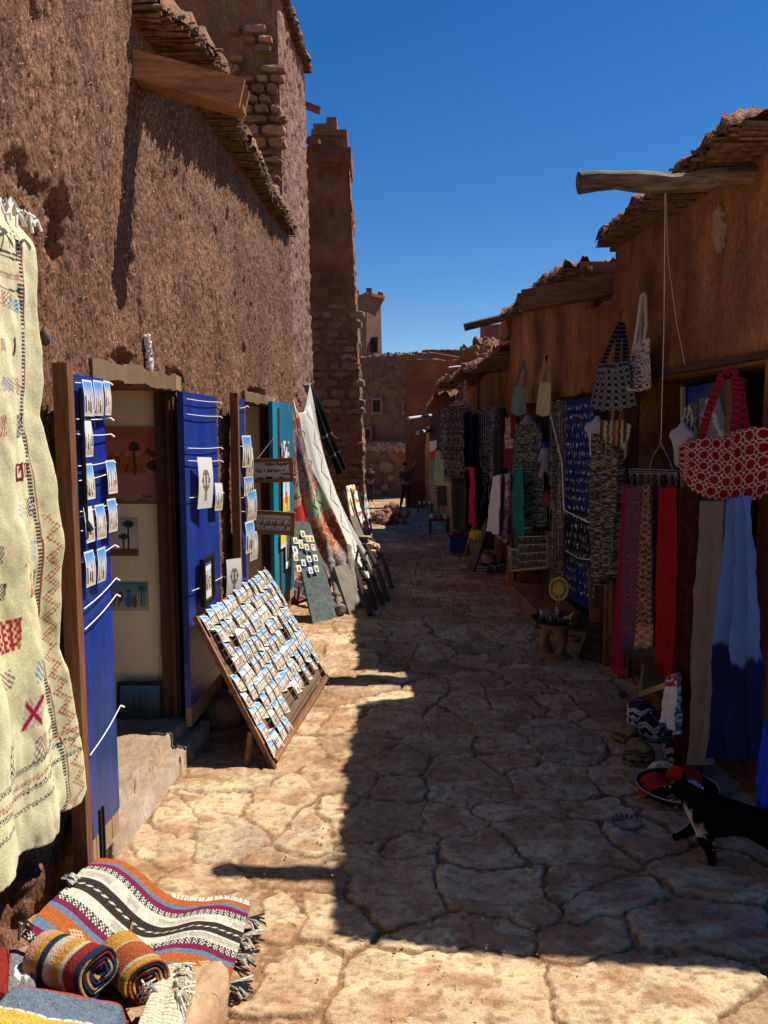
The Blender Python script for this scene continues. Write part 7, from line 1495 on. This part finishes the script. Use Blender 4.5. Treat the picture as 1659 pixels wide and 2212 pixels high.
bag('handbag', 'small yellow woven handbag hanging above the blue-sided table', [(1014, 1148), (1026, 1144), (1040, 1148)], [(1013, 1160), (1026, 1167), (1041, 1160)], (8.9, 8.8), .04, lambda U, V: mottle(U, V, ((.50, .36, .02), (.35, .24, .02)), 12, 1), [([(1018, 1148, 8.85), (1026, 1134, 8.9), (1036, 1148, 8.85)], 0)], strapcol=(.3, .18, .03), sw=.006)
pot('pale pink tilted clay pot near the white kaftan', on_G(1057, 1222, .02), [(.001, 0), (.07, 0), (.10, .08), (.09, .16), (.085, .16), (.09, .08), (.001, .02)], m_bead, (.42, .26, .26), 'clay_pot', cat='pot')
for k, (px, py, lb) in enumerate(((1044, 1238, 'leftmost'), (1066, 1236, 'middle'), (1088, 1232, 'rightmost'))):
    cap(f'{lb} of the three black and white knitted bundles by the doorstep', px - 14, px + 14, py - 22, py + 3, BK, WH, 0, (0, .1), seed=k + 11, name='knitted_bundle', pom=False)
for k, (px, py, s) in enumerate(((918, 1110, 1.0), (948, 1152, .85))):
    g0 = on_G(px, py); t = thing('low_table', ['low dark table crowded with pots, farthest along the right wall', 'low dark stand of pottery and shoes before the far scarves'][k], 'table', g0, 'low tables of pottery')
    wx, wy, hh = .52 * s, .5 * s, .30
    mb = MB(); mb.box((0, 0, hh), (wx, wy, .03)); mb.build('tabletop', m_woodd, t)
    for sx in (-1, 1):
        for sy in (-1, 1): mb = MB(); mb.box((sx * wx * .42, sy * wy * .42, hh / 2), (.04, .04, hh)); mb.build('leg', m_woodd, t)
    for j in range(9):
        c = g0 + Vector(((j % 3 - 1) * wx * .3, (j // 3 - 1) * wy * .3, hh + .015)); s_ = random.uniform(.05, .075)
        pot(f'{["grey", "rust", "white", "brown", "black", "ochre", "pale blue", "tan", "dark red"][j]} pot on the {["farthest", "second farthest"][k]} low table', c, [(.001, 0), (s_ * .6, 0), (s_, s_ * .6), (s_ * .5, s_ * 1.3), (s_ * .6, s_ * 1.5), (.001, s_ * 1.4)], m_bead, [(.25, .25, .25), (.35, .1, .04), (.5, .48, .45), (.2, .1, .06), (.03, .03, .03), (.4, .25, .08), (.2, .25, .3), (.4, .28, .18), (.2, .02, .02)][j], 'pot', 'pots on the low tables')
for k, (px, py, s_, c_, lb) in enumerate(((1120, 1262, .05, (.2, .07, .04), 'rust bowl by the doorstep'), (1098, 1250, .045, (.4, .33, .22), 'cream bowl by the doorstep'), (1234, 1352, .05, (.08, .16, .15), 'teal bowl behind the stool'), (1244, 1385, .055, (.22, .12, .06), 'brown bowl between the stool and the carved box'), (1160, 1300, .045, (.35, .22, .06), 'ochre bowl on the step near the stool'), (1140, 1290, .04, (.28, .27, .26), 'grey bowl on the step near the stool'), (1230, 1320, .05, (.03, .03, .03), 'black bowl against the earring panel'))):
    pot('small ' + lb, on_G(px, py, .035), [(.001, 0), (s_ * .6, 0), (s_, s_ * .7), (s_ * .95, s_ * .72), (s_ * .5, s_ * .2), (.001, s_ * .15)], m_bead, c_, 'bowl', 'bowls on the ground by the stool')
for k in range(5): necklace(f'{["amber", "bone white", "dark seed", "brown shell", "mixed bead"][k]} necklace hanging low over the foot of the blue panel', 1190 + k * 6, 1080 - k, 1260 + (k * 31) % 50, .15, [SH, SH, DKC, SH, MX][k], 'bead necklaces beside the earring panel', 60 + k, 5)
m_pipe = M('grey pipe', (.42, .42, .44), rough=.5, bst=0)
for k, (a, b, r, lb) in enumerate(((at(882, 904, 12.2), on_R(948, 895, -.05), .026, 'upper of the grey awning poles sticking out of the far shops'), (at(902, 935, 13.2), on_R(938, 928, -.05), .04, 'lower thick grey pole sticking out of the far shops'), (at(969, 794, 11.2), on_R(1010, 789, -.05), .012, 'thin pole under the thatch of the low shop'))):
    mb = MB(); mb.tube([a, b], r, 8); tag(mb.build('awning_pole', m_pipe), lb, 'pole', 'poles over the far shops')
mb = MB(); mb.tube([on_R(985, 866, .3), on_R(985, 850, .2)], .004, 4); mb.tube([on_R(985, 866, .3), on_R(970, 876, .3), on_R(1002, 874, .3), on_R(985, 866, .3)], .004, 4); tag(mb.build('wire_hanger', m_wire), 'empty wire hanger hooked over the dark scarves', 'hanger')
H('brown cone of knotted net hanging on the low shop wall', [(1004, 822), (1008, 820), (1016, 884), (996, 890)], .16, lambda U, V: mottle(U, V, ((.3, .25, .22), (.14, .08, .06)), 14, 2), 'net', 'string_net', None, .01, 2, 20, 40)
H('dark red cloth strip hanging above the jacket', [(1000, 822), (1006, 820), (1002, 890), (994, 886)], .10, (.10, .02, .015), 'cloth', 'cloth_strip', None, .01, 1, 10, 30)
H('long dark leather strap on the low shop wall', [(1033, 806), (1036, 805), (1036, 885), (1031, 886)], .05, (.015, .012, .01), 'strap', 'leather_strap', None, .002, 1, 6, 40)
# ---------------------------------------------------------------- people far down the alley
def person(label, loc, h, pose, coat, legs, hairc, rz, group='people at the far end'):
    t = thing('person', label, 'person', loc, group, rz); s = h / 1.75; a = pose
    v = [(0, 0, .95), (0, 0, 1.15), (a['lean'] * .5, 0, 1.38), (a['lean'], 0, 1.50), (a['lean'] * 1.1, -.02, 1.62), (a['lean'] * 1.15, -.02, 1.72),
         (-.18, 0, 1.42), a['el'], a['hl'], (.18, 0, 1.42), a['er'], a['hr'], (-.09, 0, .90), a['kl'], a['fl'], (a['fl'][0], a['fl'][1] - .13, .03), (.09, 0, .90), a['kr'], a['fr'], (a['fr'][0], a['fr'][1] - .13, .03)]
    v = [(x + (a['lean'] * .6 if i in (6, 9) else 0), y, z) for i, (x, y, z) in enumerate(v)]; v = [Vector(p) * s for p in v]
    e = [(0, 1), (1, 2), (2, 3), (3, 4), (4, 5), (2, 6), (6, 7), (7, 8), (2, 9), (9, 10), (10, 11), (0, 12), (12, 13), (13, 14), (14, 15), (0, 16), (16, 17), (17, 18), (18, 19)]
    r = [(.15, .10), (.14, .10), (.16, .10), .055, .085, .075, .07, .045, .035, .07, .045, .035, .09, .06, .045, .04, .09, .06, .045, .04]; r = [tuple(q * s for q in x) if isinstance(x, tuple) else x * s for x in r]
    me = skin_me('body', v, e, r, 2); paint(me, lambda x, y, z: np.ones((len(x), 3)) * np.array((.22, .12, .08))); me.materials.append(m_cloth); link(bpy.data.objects.new('body', me), t)
    up = [0, 1, 2, 6, 7, 9, 10]; ix = {k: i for i, k in enumerate(up)}; me = skin_me('coat', [v[k] for k in up], [(ix[p], ix[q]) for p, q in e if p in ix and q in ix], [(tuple(x * 1.12 for x in r[k]) if isinstance(r[k], tuple) else r[k] * 1.2) for k in up], 2); me.materials.append(coat); link(bpy.data.objects.new('coat', me), t)
    up = [0, 12, 13, 14, 16, 17, 18]; ix = {k: i for i, k in enumerate(up)}; me = skin_me('trousers', [v[k] for k in up], [(ix[p], ix[q]) for p, q in e if p in ix and q in ix], [(tuple(x * 1.1 for x in r[k]) if isinstance(r[k], tuple) else r[k] * 1.2) for k in up], 2); me.materials.append(legs); link(bpy.data.objects.new('trousers', me), t)
    mb = MB(); mb.lathe([(.09 * s, -.02 * s), (.098 * s, .03 * s), (.07 * s, .085 * s), (.001, .1 * s)], 12, v[5] + Vector((0, .01, 0))); mb.build('hair', hairc, t, smooth=True)
m_dkc = M('dark clothing', (.018, .015, .014), bst=.3); m_gry = M('grey shirt', (.035, .03, .03), bst=.3); m_hair = M('black hair', (.01, .008, .007))
g1 = Vector((at(800, 1080, 33).x, 33, -1.44)); g2_ = Vector((at(884, 1090, 30.0).x - .15, 29.2, -1.36))
person('person in a dark robe and cap standing on the left at the far end', g1, 1.55, dict(lean=0, el=(-.24, -.02, 1.15), hl=(-.16, -.16, 1.05), er=(.24, -.04, 1.15), hr=(.14, -.18, 1.08), kl=(-.09, 0, .5), fl=(-.08, .02, .06), kr=(.09, 0, .5), fr=(.08, .02, .06)), m_dkc, m_dkc, m_hair, R(200))
person('person in a grey shirt reaching one arm up to the red wall', g2_, 1.72, dict(lean=-.04, el=(-.26, 0, 1.16), hl=(-.22, -.1, .95), er=(.30, .02, 1.66), hr=(.42, .04, 1.92), kl=(-.14, 0, .5), fl=(-.22, .03, .06), kr=(.10, 0, .5), fr=(.08, .02, .06)), m_gry, m_dkc, m_hair, 0)
mo = MB(); mo.tube([at(786, 1075, 24), at(785, 985, 24)], .03, 6); tag(mo.build('metal_post', m_pipe), 'thin pale metal post beside the stone tower', 'post')
